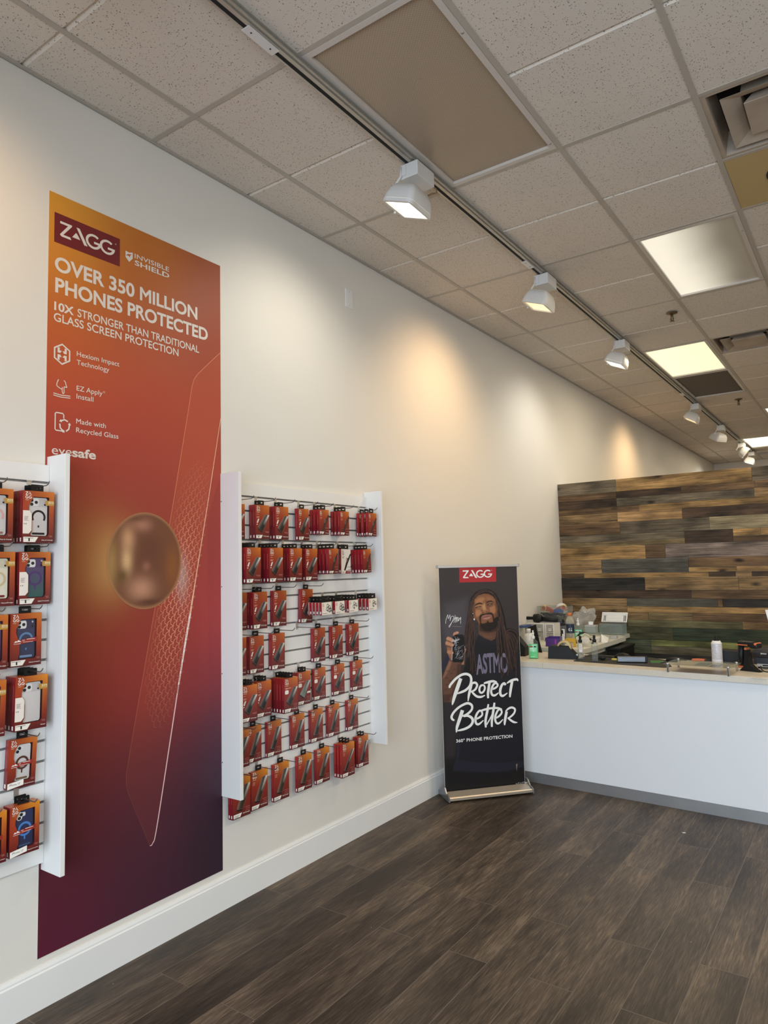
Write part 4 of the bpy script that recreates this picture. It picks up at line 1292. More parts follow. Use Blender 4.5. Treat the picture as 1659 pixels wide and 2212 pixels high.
def proto_case(key, w, h, d, case, ring, stand, lens3, band, note, word, top=(204, 116, 40)):
    """phone case seen through a chamfered window in the carton"""
    m = MB(); m.lift = Vector((1, 0, 0))
    P0 = lambda u, v: (.0003, u - w / 2, v - h - .014)
    tl, bl = .30, .20
    win = [(.34, .89), (.84, .89), (.84, .185), (.78, .135), (.26, .135), (.26, .185), (.30, .23), (.30, .48), (.25, .52), (.19, .62), (.19, .70), (.26, .80)]
    hole = [(u * w - w / 2, v * h - h) for u, v in win]
    carton(m, w, h, d, side=(140, 30, 36), grad=front_grad(w, h, top, (150, 52, 32), (168, 62, 36), (84, 26, 30)), hole=hole)
    logo4(m, .08 * w, h * .845, w * .105, P0, WHT)
    small_lines(m, P0, .08 * w, .20 * w, h * .825, 2, h * .014, .0015, cc(206, 150, 128))
    m.face([(-.008, -w / 2 + .004, -.018), (-.008, w / 2 - .004, -.018), (-.008, w / 2 - .004, -h - .010), (-.008, -w / 2 + .004, -h - .010)], CARD, cc(46, 26, 30))
    if note: # white side flag
        m.poly2([(.012 * w, .18 * h), (.20 * w, .18 * h), (.285 * w, .24 * h), (.285 * w, .56 * h), (.22 * w, .62 * h), (.012 * w, .62 * h)], P0, CARD, C(224, 214, 204, 1.1))
        small_lines(m, lambda u, v: (.0006, u - w / 2, v - h - .014), .05 * w, .19 * w, h * .50, 5, h * .018, .0015, C(150, 130, 125))
        m.text('13' if note == 1 else '10', .045 * w, .13 * w, h * .355, h * .022, lambda u, v: (.0006, u - w / 2, v - h - .014), CARD, C(50, 40, 45), .02, 1)
    m.text(word, .60 * w if len(word) > 6 else .80 * w, .965 * w, h * .052, h * .020, P0, CARD, WHT, .02, 1)
    small_lines(m, P0, .84 * w, .95 * w, h * .145, 3, h * .013, .0016, cc(150, 96, 90), True)
    if band:
        m.poly2([(.12 * w, .46 * h), (.30 * w, .50 * h), (.88 * w, .54 * h), (.88 * w, .46 * h), (.30 * w, .42 * h), (.12 * w, .42 * h)], P0, CARD, cc(150, 46, 38))
        P5 = lambda u, v: (.0006, u - w / 2, v - h - .014)
        m.poly2([(.12 * w, .455 * h), (.18 * w, .49 * h), (.22 * w, .475 * h), (.26 * w, .505 * h), (.36 * w, .46 * h), (.27 * w, .465 * h)], P5, CARD, WHT)
        m.text('RAINIER', .12 * w, .34 * w, .425 * h, .014 * h, P5, CARD, WHT, .02, 1)
        m.text('22', .38 * w, .46 * w, .478 * h, .022 * h, P5, CARD, WHT, .01, 1)
        small_lines(m, P5, .52 * w, .78 * w, .50 * h, 1, .003, .0018, WHT); small_lines(m, P5, .40 * w, .72 * w, .45 * h, 1, .003, .0018, cc(220, 180, 170))
    else:   # gold guarantee flag over the window corner
        P5 = lambda u, v: (.0008, u - w / 2, v - h - .014)
        m.poly2(rrect(.72 * w, .73 * h, .995 * w, .83 * h, .004, 2), P5, CARD, C(176, 132, 60, 1.1))
        m.text('400', .80 * w, .985 * w, .785 * h, .028 * h, lambda u, v: (.0011, u - w / 2, v - h - .014), CARD, C(240, 226, 190), .02, 1)
        m.text('MILLION', .80 * w, .985 * w, .765 * h, .014 * h, lambda u, v: (.0011, u - w / 2, v - h - .014), CARD, C(240, 226, 190), .02, 1)
    m.lathe([(.0095, -.0002), (.0095, .0006), (.008, .0008)], DARK, 14, (-d * .5, w / 2, -.014 - h * .52), axis='y')
    r = m.build('phone_case_box')
    tab(r, w, d, w * .40, .022)
    sticker(r, w, h, 2 if lens3 == 1 else 1)
    # the case itself
    m = MB(); m.lift = Vector((1, 0, 0)); x = -.005
    Q = lambda dx: (lambda u, v: (x + dx, u * w - w / 2, v * h - h - .014))
    top_c, low_c = case
    def cg(u, v):
        t = min(1, max(0, (v - .14) / .72)); return tuple(np.clip((lin(*low_c) * (1 - t) + lin(*top_c) * t) * 1.1, 0, 1)) + (1,)
    nb = rrect(.22, .145, .80, .875, .05, 4)
    m.poly2([(u, v) for u, v in nb], Q(0), CARD, cg)
    m.poly2(rrect(.30, .20, .74, .70, .02, 2), Q(.0002), CARD, cg)
    if lens3 == 3:
        m.poly2(rrect(.225, .70, .80, .865, .04, 4), Q(.0004), CARD, tuple(min(1, c * .82) for c in cg(.5, .8)[:3]) + (1,))
        m.poly2(rrect(.24, .71, .53, .86, .05, 4), Q(.0008), CARD, C(206, 204, 202, 1.05))
        for (u, v) in ((.30, .82), (.44, .785), (.30, .745)):
            m.poly2([(u + .052 * math.cos(t * PI / 8), v + .031 * math.sin(t * PI / 8)) for t in range(16)], Q(.0011), CARD, C(40, 36, 40))
        m.poly2([(.72 + .03 * math.cos(t * PI / 6), .745 + .018 * math.sin(t * PI / 6)) for t in range(12)], Q(.0011), CARD, C(40, 36, 40))
        m.poly2([(.72 + .03 * math.cos(t * PI / 6), .83 + .018 * math.sin(t * PI / 6)) for t in range(12)], Q(.0011), CARD, C(180, 176, 176))
    else:
        m.poly2(rrect(.24, .69, .44, .86, .08, 5), Q(.0006), CARD, C(206, 204, 202, 1.05))
        m.poly2(rrect(.36, .76, .54, .84, .035, 5), Q(.0006), CARD, C(206, 204, 202, 1.05))
        for (u, v) in ((.335, .735), (.40, .80)):
            m.poly2([(u + .055 * math.cos(t * PI / 8), v + .033 * math.sin(t * PI / 8)) for t in range(16)], Q(.0011), CARD, C(36, 33, 36))
    if ring:
        a0, a1 = (-30, 210) if ring[1] == 'open' else (0, 360)
        pts = [(.52 + .195 * math.cos(math.radians(a)), .50 + .195 * w / h * math.sin(math.radians(a))) for a in np.linspace(a0, a1, 26)]
        rb = [(p[0], p[1]) for p in pts]
        # ribbon drawn in true proportions
        Qm = lambda u, v: (x + .0009, u - w / 2, v - h - .014)
        m.ribbon([(p[0] * w, p[1] * h) for p in rb], .0075, Qm, CARD, C(*ring[0]))
        m.poly2(rrect(.495 * w, (.30 if ring[1] == 'open' else .29) * h, .545 * w, (.345 if ring[1] == 'open' else .40) * h, .0025, 2), Qm, CARD, C(*ring[0]))
    if stand:
        m.poly2(rrect(.32 * w, .165 * h, .72 * w, .205 * h, .003, 2), lambda u, v: (x + .0012, u - w / 2, v - h - .014), CARD, C(*stand))
    m.build('phone_case', r)
    PROTO[key] = r

proto_glass('A', .101, .1765, .0225, True, '5X Stronger')
proto_glass('A2', .101, .1765, .0225, True, '2-Way Privacy', dark=(42, 37, 32), lo=(36, 31, 27))
proto_glass('B', .100, .1865, .0225, True, '5X Stronger', top=(190, 100, 38))
proto_glass('B2', .101, .1865, .0225, True, '2-Way Privacy', dark=(28, 26, 28), lo=(24, 22, 24), top=(190, 96, 40))
proto_glass('D', .103, .1755, .0165, True, '5X Stronger', stk=0)
proto_glass('E', .103, .1755, .0165, False, 'Privacy', square=True, dark=(42, 42, 42), lo=(36, 36, 36), stk=0)
proto_glass('E2', .104, .1755, .0165, False, '5X Stronger', square=True, dark=(60, 66, 66), lo=(120, 136, 130), stk=0, band=True)
qF = [(.66, .80), (1.0, .81), (.55, .21), (.22, .23)]
proto_glass('F', .104, .1765, .0165, False, '10X Stronger', quad=[(u * .104, v * .1765) for u, v in qF], dark=(33, 29, 28), lo=(44, 34, 29), top=(212, 130, 40), side=(150, 26, 34), tabw=.36, stk=0)
proto_glass('F2', .104, .1765, .0165, False, 'Privacy', quad=[(u * .104, v * .1765) for u, v in qF], dark=(40, 40, 46), lo=(40, 36, 36), top=(212, 130, 40), side=(150, 26, 34), tabw=.36, stk=0)
proto_glass('G', .1165, .1870, .0165, False, '10X Stronger', quad=[(u * .1165, v * .187) for u, v in qF], dark=(36, 29, 27), lo=(58, 46, 33), top=(222, 146, 42), side=(160, 32, 38), tabw=.36, stk=0)
proto_glass('G2', .1165, .1870, .0165, False, 'Anti-Glare', quad=[(u * .1165, v * .187) for u, v in ((.76, .76), (1.0, .78), (.36, .19), (.16, .21))], dark=(24, 22, 24), lo=(20, 18, 20), top=(222, 140, 42), side=(176, 42, 42), tabw=.36, stk=0)
proto_strap('S', .086, .143, .0195)
proto_strap('SW', .088, .144, .0195, True)
proto_lens('L4', .085, .069, .0185, 5)
proto_lens('L3', .085, .069, .0185, 3)
CLR = ((196, 190, 188), (186, 180, 178))
proto_case('C1', .120, .1955, .0225, CLR, ((26, 20, 22), 'open'), (30, 24, 26), 3, False, 1, 'Clear & Colorful')
proto_case('C1p', .120, .1955, .0225, CLR, ((214, 160, 160), 'open'), (140, 100, 90), 3, False, 1, 'Clear & Colorful')
proto_case('C2', .120, .1965, .0225, ((86, 62, 104), (44, 84, 78)), ((78, 50, 104), 'full'), None, 3, False, 1, 'Stylish Protection')
proto_case('C2p', .120, .1965, .0225, ((206, 198, 176), (206, 200, 184)), ((196, 178, 140), 'full'), (110, 30, 40), 3, False, 1, 'Ultimate/Protéger')
proto_case('C3', .117, .1935, .0225, ((62, 60, 84), (50, 54, 76)), ((92, 124, 160), 'open'), (110, 134, 164), 3, True, 0, 'Ultimate Protection')
proto_case('C3p', .118, .1935, .0225, ((110, 84, 130), (90, 70, 110)), None, None, 3, False, 0, 'Ultimate/Protéger')
proto_case('C4', .120, .1930, .0225, CLR, None, None, 3, False, 2, 'Clear', (220, 140, 44))
proto_case('C5', .104, .1740, .0225, CLR, ((84, 52, 42), 'full'), (110, 84, 62), 1, True, 0, 'Ultimate Protection')
proto_case('C6', .108, .1745, .0225, ((48, 52, 82), (40, 44, 70)), ((76, 124, 190), 'full'), (60, 76, 104), 1, True, 0, 'Ultimate Protection', (226, 146, 40))
DEPTH = {'S': .0195, 'SW': .0195, 'L4': .0185, 'L3': .0185}
for _k in ('D', 'E', 'E2', 'F', 'F2', 'G', 'G2'): DEPTH[_k] = .0165
_fresh = set(PROTO)

def peg(y, zg, label, group, length=.150):
    r = empty('display_peg', (.020, y, zg - .027)); tag(r, label, 'display peg', group)
    m = MB()
    m.box((.0002, -.009, -.012), (.0016, .009, .032), CLIPM)
    m.box((-.0095, -.009, .0265), (.0016, .009, .0285), CLIPM)
    m.box((.0016, -.011, .0275), (.0035, .011, .0312), CLIPM)
    m.build('clip', r)
    m = MB()
    L = length
    m.tube([(.001, 0, 0), (L - .025, 0, 0)] + [(L - .025 + .022 * math.sin(a), 0, .020 * (1 - math.cos(a)) + .003 * a) for a in (.3, .6, .9, 1.1)], .0019, STEEL, 8)
    m.build('wire', r)
    return r
PEG0 = {}
def place_peg(y, zg, label, group):
    if 'p' not in PEG0:
        PEG0['p'] = peg(y, zg, label, group); return PEG0['p']
    c = copy_tree(PEG0['p']); c.location = (.020, y, zg - .027); c['label'] = label; c['group'] = group
    return c

def put(key, x, y, zpeg, label, cat, group, yaw=0.0, roll=0.0, pitch=0.0):
    if key in _fresh:
        o = PROTO[key]; _fresh.discard(key)
    else: o = copy_tree(PROTO[key])
    o.location = (x, y, zpeg - .0035)
    o.rotation_euler = (roll, pitch, yaw)
    tag(o, label, cat, group)
    return o

ORD = ['first', 'second', 'third', 'fourth', 'fifth', 'sixth', 'seventh', 'eighth']
ROWN = ['top row', 'second row', 'third row', 'fourth row', 'fifth row', 'sixth row', 'bottom row']
RDESC = {'A': 'orange screen protector box', 'A2': 'orange privacy glass box', 'B': 'rust screen protector box', 'B2': 'rust privacy glass box', 'D': 'orange screen protector box with applicator picture',
         'E': 'red box with white square', 'E2': 'red box with white square and band', 'F': 'dark red glass box', 'F2': 'dark red privacy box', 'G': 'large orange glass box', 'G2': 'large red anti-glare box',
         'S': 'small red watch strap box', 'SW': 'white watch strap box', 'L4': 'white lens box with many rings', 'L3': 'white lens box with few rings'}
# (row groove index, [(kind, y, front x, count, spacing, yaw, roll)])
RIGHT = [
 (0, 0, [('A', 2.438, .046, 1, .0235, 0, 0), ('A', 2.591, .069, 2, .0235, 0, 0), ('A2', 2.736, .069, 2, .0235, 0, 0), ('A2', 2.922, .056, 1, .0235, .10, .02), ('S', 3.056, .094, 3, .026, 0, -.01), ('S', 3.244, .094, 3, .026, 0, 0), ('S', 3.482, .126, 3, .036, 0, -.03)]),
 (1, 3, [('A', 2.456, .139, 5, .0235, 0, 0), ('A2', 2.616, .139, 5, .0235, 0, 0), ('A', 2.790, .116, 4, .0235, .02, 0), ('A2', 2.944, .092, 3, .0235, 0, 0), ('S', 3.075, .139, 4, .028, .02, .03), ('SW', 3.263, .085, 2, .026, 0, -.02), ('S', 3.426, .116, 4, .0235, .05, .05)]),
 (2, 6, [('B', 2.449, .046, 1, .0235, 0, 0), ('B', 2.569, .069, 2, .0235, 0, 0), ('B', 2.738, .046, 1, .0235, 0, -.01), ('B', 2.957, .046, 1, .0235, .05, -.04)]),
 (2.5, 7, [('L4', 2.999, .150, 5, .024, 0, .02), ('L4', 3.116, .150, 5, .024, 0, .01), ('L3', 3.242, .150, 5, .024, 0, .01), ('L3', 3.433, .150, 4, .027, 0, .01)]),
 (3, 9, [('B', 2.443, .046, 1, .0235, 0, 0), ('B', 2.565, .046, 1, .0235, 0, 0), ('B', 2.722, .046, 1, .0235, 0, -.01), None, ('B2', 3.056, .046, 1, .0235, 0, -.01), ('B2', 3.215, .046, 1, .0235, 0, 0), ('B2', 3.372, .046, 1, .0235, 0, 0)]),
 (4, 12, [('D', 2.447, .116, 3, .020, 0, -.01), ('D', 2.568, .092, 3, .020, 0, 0), ('E', 2.715, .139, 5, .020, 0, 0), ('E2', 2.903, .062, 2, .018, 0, 0), ('E', 3.057, .042, 1, .02, 0, 0), ('E', 3.229, .042, 1, .02, 0, 0), ('E', 3.406, .042, 1, .02, 0, 0)]),
 (5, 15, [('F', 2.441, .062, 2, .02, 0, 0), ('F', 2.544, .042, 1, .02, 0, 0), ('F', 2.689, .042, 1, .02, 0, 0), ('F', 2.871, .042, 1, .02, 0, 0), ('F2', 3.027, .042, 1, .02, 0, 0), ('F2', 3.175, .042, 1, .02, 0, 0), ('F2', 3.354, .042, 1, .02, 0, 0)]),
 (6, 18, [('G', 2.446, .056, 2, .017, 0, 0), ('G', 2.580, .042, 1, .02, 0, 0), ('G', 2.738, .042, 1, .02, 0, 0), ('G', 2.920, .042, 1, .02, 0, 0), ('G', 3.074, .042, 1, .02, 0, 0), ('G2', 3.241, .092, 3, .022, 0, 0), ('F2', 3.419, .066, 2, .02, 0, 0)]),
]
def rowname(k): return 'third row' if k == 2.5 else ROWN[int(k)]
for (k, gi, stacks) in RIGHT:
    zg = GR[gi]
    ns = len(stacks)
    for c, s in enumerate(stacks):
        rn = rowname(k)
        if k == 2.5: pos = ['leftmost small lens peg', 'second small lens peg', 'third small lens peg', 'rightmost small lens peg'][c]
        elif k == 2: pos = ['partly hidden first peg', 'second peg', 'third peg', 'fourth peg'][c]
        else: pos = ORD[c] + ' peg from the left' if c < ns - 1 else 'rightmost peg'
        if s is None:
            place_peg(2.896, zg, 'bare empty display peg in the gap of the fourth row, right slat panel', 'display pegs on the right slat panel'); continue
        (key, y, xf, n, sp, yaw, roll) = s
        place_peg(y, zg, 'steel peg, %s, %s of the right slat panel' % (pos, rn), 'display pegs on the right slat panel')
        d = DEPTH.get(key, .0225)
        n = max(1, min(n, int((xf - .0215 - d) / sp) + 1))
        catn = {'S': 'watch protector box', 'SW': 'watch protector box', 'L4': 'lens protector box', 'L3': 'lens protector box'}.get(key, 'screen protector box')
        for i in range(n):
            where = '%s, %s' % (pos.replace(' from the left', ''), rn)
            if n == 1: lab = '%s alone on the %s, right panel' % (RDESC[key].replace(' picture', ''), where)
            elif i == 0: lab = 'front %s on %s, right panel' % (RDESC[key].replace(' with applicator picture', '').replace(' and band', ''), where)
            else: lab = '%s, %s behind the front box, %s' % (RDESC[key].split(' with')[0], ['next', 'second', 'third', 'fourth', 'fifth'][i - 1], where)
            j = rnd.uniform(-1, 1)
            put(key, xf - i * sp, y, zg - .027, lab, catn, {'S': 'watch protector boxes on the right slat panel', 'SW': 'watch protector boxes on the right slat panel', 'L4': 'lens protector boxes on the right slat panel', 'L3': 'lens protector boxes on the right slat panel'}.get(key, 'screen protector boxes on the right slat panel'),
                yaw, roll + (j * .004 if i else 0))
# left panel: a near column and, cut by the picture edge, its neighbours
LEFT = [(0, 0, [('C1', 1.394, .092, 3), ('C1p', 1.240, .092, 3)]), (1, 3, [('C2', 1.397, .069, 2), ('C2p', 1.262, .069, 2)]), (2, 6, [('C3', 1.374, .056, 1), ('C3p', 1.242, .069, 2)]),
        (3, 9, [('C4', 1.380, .092, 3), ('C1p', 1.228, .092, 2)]), (4, 12, [('C5', 1.372, .056, 1)]), (5, 15, [('C6', 1.366, .085, 2), ('C6', 1.244, .092, 2)])]
CDESC = {'C1': 'clear phone case box with black ring', 'C1p': 'clear phone case box', 'C2': 'purple to teal phone case box', 'C2p': 'cream phone case box', 'C3': 'navy phone case box with pale blue ring', 'C3p': 'violet phone case box',
         'C4': 'plain clear phone case box', 'C5': 'clear phone case box with brown ring', 'C6': 'dark blue phone case box with bright blue ring'}
LROW = ['top row', 'second row', 'third row', 'fourth row', 'fifth row', 'bottom row']
for (k, gi, stacks) in LEFT:
    zg = GL[gi]
    for c, (key, y, xf, n) in enumerate(stacks):
        side = 'beside the side board' if c == 0 else 'cut by photo edge'
        place_peg(y, zg, 'steel peg %s, %s of the left slat panel' % (side, LROW[k]), 'display pegs on the left slat panel')
        for i in range(n):
            lab = ('%s %s, %s, left panel' % (CDESC[key].replace(' phone case', ' case'), side, LROW[k])) if i == 0 else ('%s, %s behind front one, %s, %s' % (CDESC[key].split(' with')[0], ['next', 'second'][i - 1], LROW[k], 'by board' if c == 0 else 'photo edge'))
            put(key, xf - i * .0235, y, zg - .027, lab, 'phone case box', 'phone case boxes on the left slat panel', 0.0, {4: -.03, 3: -.015}.get(k, 0), {3: .02, 4: .02}.get(k, 0) if i == 0 and n == 1 else 0)
# ------------------------------------------------------------------ roll-up banner
# artwork outlines in millimetres on the banner film: u across, v above the floor
SHAPES = [((74,68,74),90,0.8,[(37,1336),(207,1380),(221,1182),(184,1036),(27,1020),(1,1191)]),((30,26,28),60,0.9,[(-2,756),(601,718),(603,24),(10,26)]),((52,46,50),40,0.8,[(6,708),(131,724),(126,556),(68,227),(12,232)]),((22,20,22),40,0.8,[(8,280),(608,252),(604,29),(10,26)]),((30,29,38),5,1,[(288,1115),(324,1088),(382,1066),(431,1088),(504,1150),(553,1143),(601,1096),(604,916),(601,718),(608,373),(604,169),(469,143),(258,162),(62,190),(85,273),(111,432),(129,651),(140,834),(191,938),(237,1034)]),((40,40,62),6,0.9,[(22,952),(52,989),(73,993),(61,945),(23,899),(4,871),(3,920)]),((24,23,30),14,0.7,[(259,1067),(322,1049),(424,1044),(422,975),(256,984)]),((44,44,64),10,0.6,[(111,437),(127,445),(106,271),(90,268)]),((44,44,64),8,0.35,[(61,185),(79,264),(260,229),(600,204),(601,165),(362,148)]),((22,21,26),4,0.6,[(80,271),(260,234),(418,215),(601,228),(601,222),(418,209),(260,228)]),((92,62,46),6,1,[(285,1189),(446,1182),(432,1113),(415,1082),(382,1067),(329,1088),(288,1115)]),((48,32,26),14,0.7,[(290,1189),(435,1183),(433,1133),(357,1122),(294,1139)]),((120,86,66),10,0.35,[(304,1124),(346,1107),(399,1100),(388,1081),(335,1093)]),((24,17,15),5,1,[(219,1300),(222,1340),(238,1379),(272,1415),(315,1432),(353,1435),(396,1428),(427,1403),(455,1357),(473,1306),(487,1255),(498,1190),(504,1140),(526,1151),(564,1137),(593,1111),(594,1056),(560,1038),(571,918),(565,844),(541,840),(511,921),(479,933),(459,825),(435,827),(424,896),(417,985),(415,1084),(425,1123),(439,1182),(439,1272),(410,1373),(346,1403),(292,1387),(258,1338),(246,1279),(248,1190),(260,1082),(246,984),(259,905),(259,842),(209,845),(168,871),(192,967),(176,1022),(182,1134),(201,1232)]),((66,48,42),10,0.5,[(260,1398),(315,1426),(380,1424),(422,1393),(358,1415),(304,1407)]),((124,80,54),4,1,[(246,1284),(249,1334),(265,1368),(292,1391),(336,1403),(373,1400),(405,1383),(428,1353),(439,1302),(439,1242),(427,1193),(402,1159),(358,1139),(321,1153),(295,1184),(275,1219),(259,1239)]),((170,118,80),22,0.75,[(270,1358),(302,1377),(335,1376),(344,1335),(321,1297),(294,1283),(268,1298)]),((150,100,68),18,0.6,[(351,1385),(389,1379),(415,1353),(408,1328),(371,1340)]),((196,146,104),10,0.75,[(327,1331),(341,1331),(348,1296),(353,1285),(334,1281),(323,1291)]),((176,122,86),14,0.75,[(267,1289),(299,1292),(314,1267),(298,1248),(276,1239),(264,1259)]),((172,116,80),14,0.7,[(375,1304),(411,1318),(429,1293),(427,1263),(400,1259),(379,1274)]),((78,48,34),16,0.6,[(425,1353),(440,1302),(440,1242),(427,1193),(412,1204),(420,1273)]),((84,54,38),10,0.6,[(248,1334),(263,1353),(268,1298),(266,1249),(251,1259),(246,1289)]),((92,58,42),8,0.55,[(326,1351),(339,1356),(335,1326),(328,1321)]),((88,56,40),8,0.6,[(347,1350),(355,1348),(354,1330),(348,1330)]),((160,108,76),6,0.45,[(302,1364),(334,1370),(377,1368),(393,1364),(377,1360),(334,1362)]),((34,22,18),4,0.95,[(259,1318),(274,1334),(301,1342),(325,1335),(323,1326),(301,1330),(274,1322)]),((34,22,18),4,0.95,[(354,1341),(371,1351),(393,1353),(409,1342),(411,1335),(392,1343),(371,1341),(356,1333)]),((40,26,22),3,0.95,[(265,1305),(284,1314),(312,1316),(315,1311),(294,1304),(273,1300)]),((40,26,22),3,0.95,[(354,1323),(371,1330),(398,1333),(404,1328),(381,1321),(360,1318)]),((196,170,150),2,0.5,[(283,1309),(300,1311),(300,1308),(285,1306)]),((196,170,150),2,0.5,[(369,1326),(388,1328),(388,1325),(371,1323)]),((80,50,36),8,0.6,[(273,1293),(300,1301),(314,1303),(310,1295),(289,1288)]),((80,50,36),8,0.6,[(360,1313),(386,1317),(405,1320),(402,1313),(375,1306)]),((150,100,70),6,0.8,[(311,1277),(323,1289),(348,1291),(365,1286),(369,1277),(352,1270),(331,1266),(315,1268)]),((40,22,18),3,0.9,[(319,1272),(331,1273),(332,1269),(321,1268)]),((40,22,18),3,0.9,[(347,1276),(359,1278),(360,1274),(349,1272)]),((78,48,36),5,0.6,[(312,1282),(318,1292),(322,1287),(317,1274)]),((30,20,18),5,0.95,[(294,1238),(303,1253),(325,1261),(341,1261),(368,1267),(395,1265),(405,1249),(411,1223),(406,1194),(398,1207),(397,1234),(389,1252),(352,1255),(319,1249),(308,1233),(308,1203),(301,1198),(295,1218)]),((28,19,18),7,0.97,[(301,1203),(317,1190),(349,1196),(358,1211),(371,1196),(398,1199),(415,1228),(429,1233),(442,1242),(438,1183),(418,1154),(374,1133),(331,1140),(304,1163),(296,1193)]),((58,40,32),6,0.5,[(350,1211),(366,1212),(369,1200),(353,1199)]),((150,98,88),3,1,[(309,1234),(322,1244),(343,1253),(359,1249),(378,1252),(394,1246),(387,1234),(372,1223),(350,1217),(329,1219),(316,1226)]),((92,50,46),3,0.85,[(312,1234),(346,1240),(389,1245),(387,1241),(351,1234),(318,1230)]),((190,132,120),5,0.6,[(324,1228),(351,1231),(378,1235),(372,1227),(350,1222),(332,1223)]),((120,78,52),3,1,[(245,1250),(256,1254),(262,1239),(260,1220),(251,1222),(245,1235)]),((235,232,230),1,1,[(250,1227),(259,1230),(262,1220),(255,1216)]),((235,232,230),1,1,[(244,1267),(249,1268),(250,1262),(245,1262)]),((96,64,50),5,1,[(60,950),(92,934),(145,926),(138,844),(131,748),(110,701),(62,656),(10,660),(6,717),(3,833),(33,889)]),((146,100,78),12,0.7,[(60,945),(76,930),(53,878),(21,832),(6,823),(33,889)]),((60,40,32),16,0.7,[(117,913),(143,921),(132,748),(83,683),(69,713),(103,798)]),((54,36,30),12,0.6,[(7,713),(69,713),(46,657),(10,661)]),((52,36,34),4,0.5,[(33,873),(48,881),(61,871),(54,865),(48,874),(39,865)]),((52,36,34),4,0.5,[(59,853),(73,860),(87,850),(79,845),(73,853),(65,845)]),((52,36,34),4,0.5,[(22,826),(36,834),(49,823),(42,818),(36,826),(28,818)]),((52,36,34),4,0.5,[(80,880),(95,888),(108,878),(101,872),(95,880),(86,872)]),((52,36,34),4,0.5,[(47,805),(62,813),(75,802),(67,797),(61,805),(53,797)]),((52,36,34),4,0.5,[(25,778),(40,785),(53,775),(46,770),(40,778),(31,770)]),((52,36,34),4,0.5,[(73,813),(88,821),(101,810),(93,805),(87,813),(79,805)]),((52,36,34),4,0.5,[(14,745),(29,752),(42,742),(34,737),(28,745),(20,737)]),((52,36,34),4,0.5,[(56,756),(70,764),(83,754),(76,748),(70,756),(61,748)]),((140,94,70),4,1,[(47,1063),(80,1071),(95,1041),(81,944),(66,950),(47,999),(44,1029)]),((150,104,80),4,1,[(176,1037),(191,1047),(204,1040),(205,1025),(186,1007),(176,988),(168,910),(148,911),(167,988)]),((18,17,20),2,1,[(92,1119),(103,1122),(166,1121),(178,1110),(177,1022),(167,940),(157,926),(91,931),(80,939),(83,1041)]),((200,198,200),1,0.9,[(81,1037),(85,1036),(81,944),(78,944)]),((70,66,72),2,0.5,[(166,1121),(178,1110),(177,1022),(174,1022),(175,1105),(164,1118)]),((180,130,100),3,1,[(91,1119),(98,1136),(119,1144),(135,1141),(136,1131),(120,1125),(103,1120),(95,1109)]),((70,44,36),3,0.7,[(91,1119),(96,1123),(97,1109),(92,1104)]),((184,134,104),3,1,[(41,1099),(53,1111),(73,1105),(92,1090),(94,1074),(83,1069),(61,1083),(43,1089)]),((178,126,98),3,1,[(33,1070),(44,1083),(66,1073),(94,1059),(96,1045),(85,1039),(60,1049),(36,1055)]),((172,120,92),3,1,[(43,1000),(46,1016),(68,1015),(91,1004),(92,991),(80,987),(58,990)]),((96,62,48),4,0.8,[(35,1054),(60,1046),(82,1037),(79,1032),(48,1037)]),((96,62,48),4,0.8,[(43,1088),(61,1081),(80,1068),(75,1066),(49,1079)]),((214,170,146),2,0.7,[(81,1084),(91,1083),(92,1074),(84,1072)]),((214,170,146),2,0.7,[(83,1053),(93,1051),(94,1045),(86,1043)]),((214,170,146),2,0.7,[(79,999),(89,997),(89,991),(81,991)]),((206,160,134),2,0.8,[(176,1037),(184,1040),(186,1022),(177,1017)]),((200,156,130),2,0.7,[(120,1141),(134,1140),(134,1133),(122,1131)])]
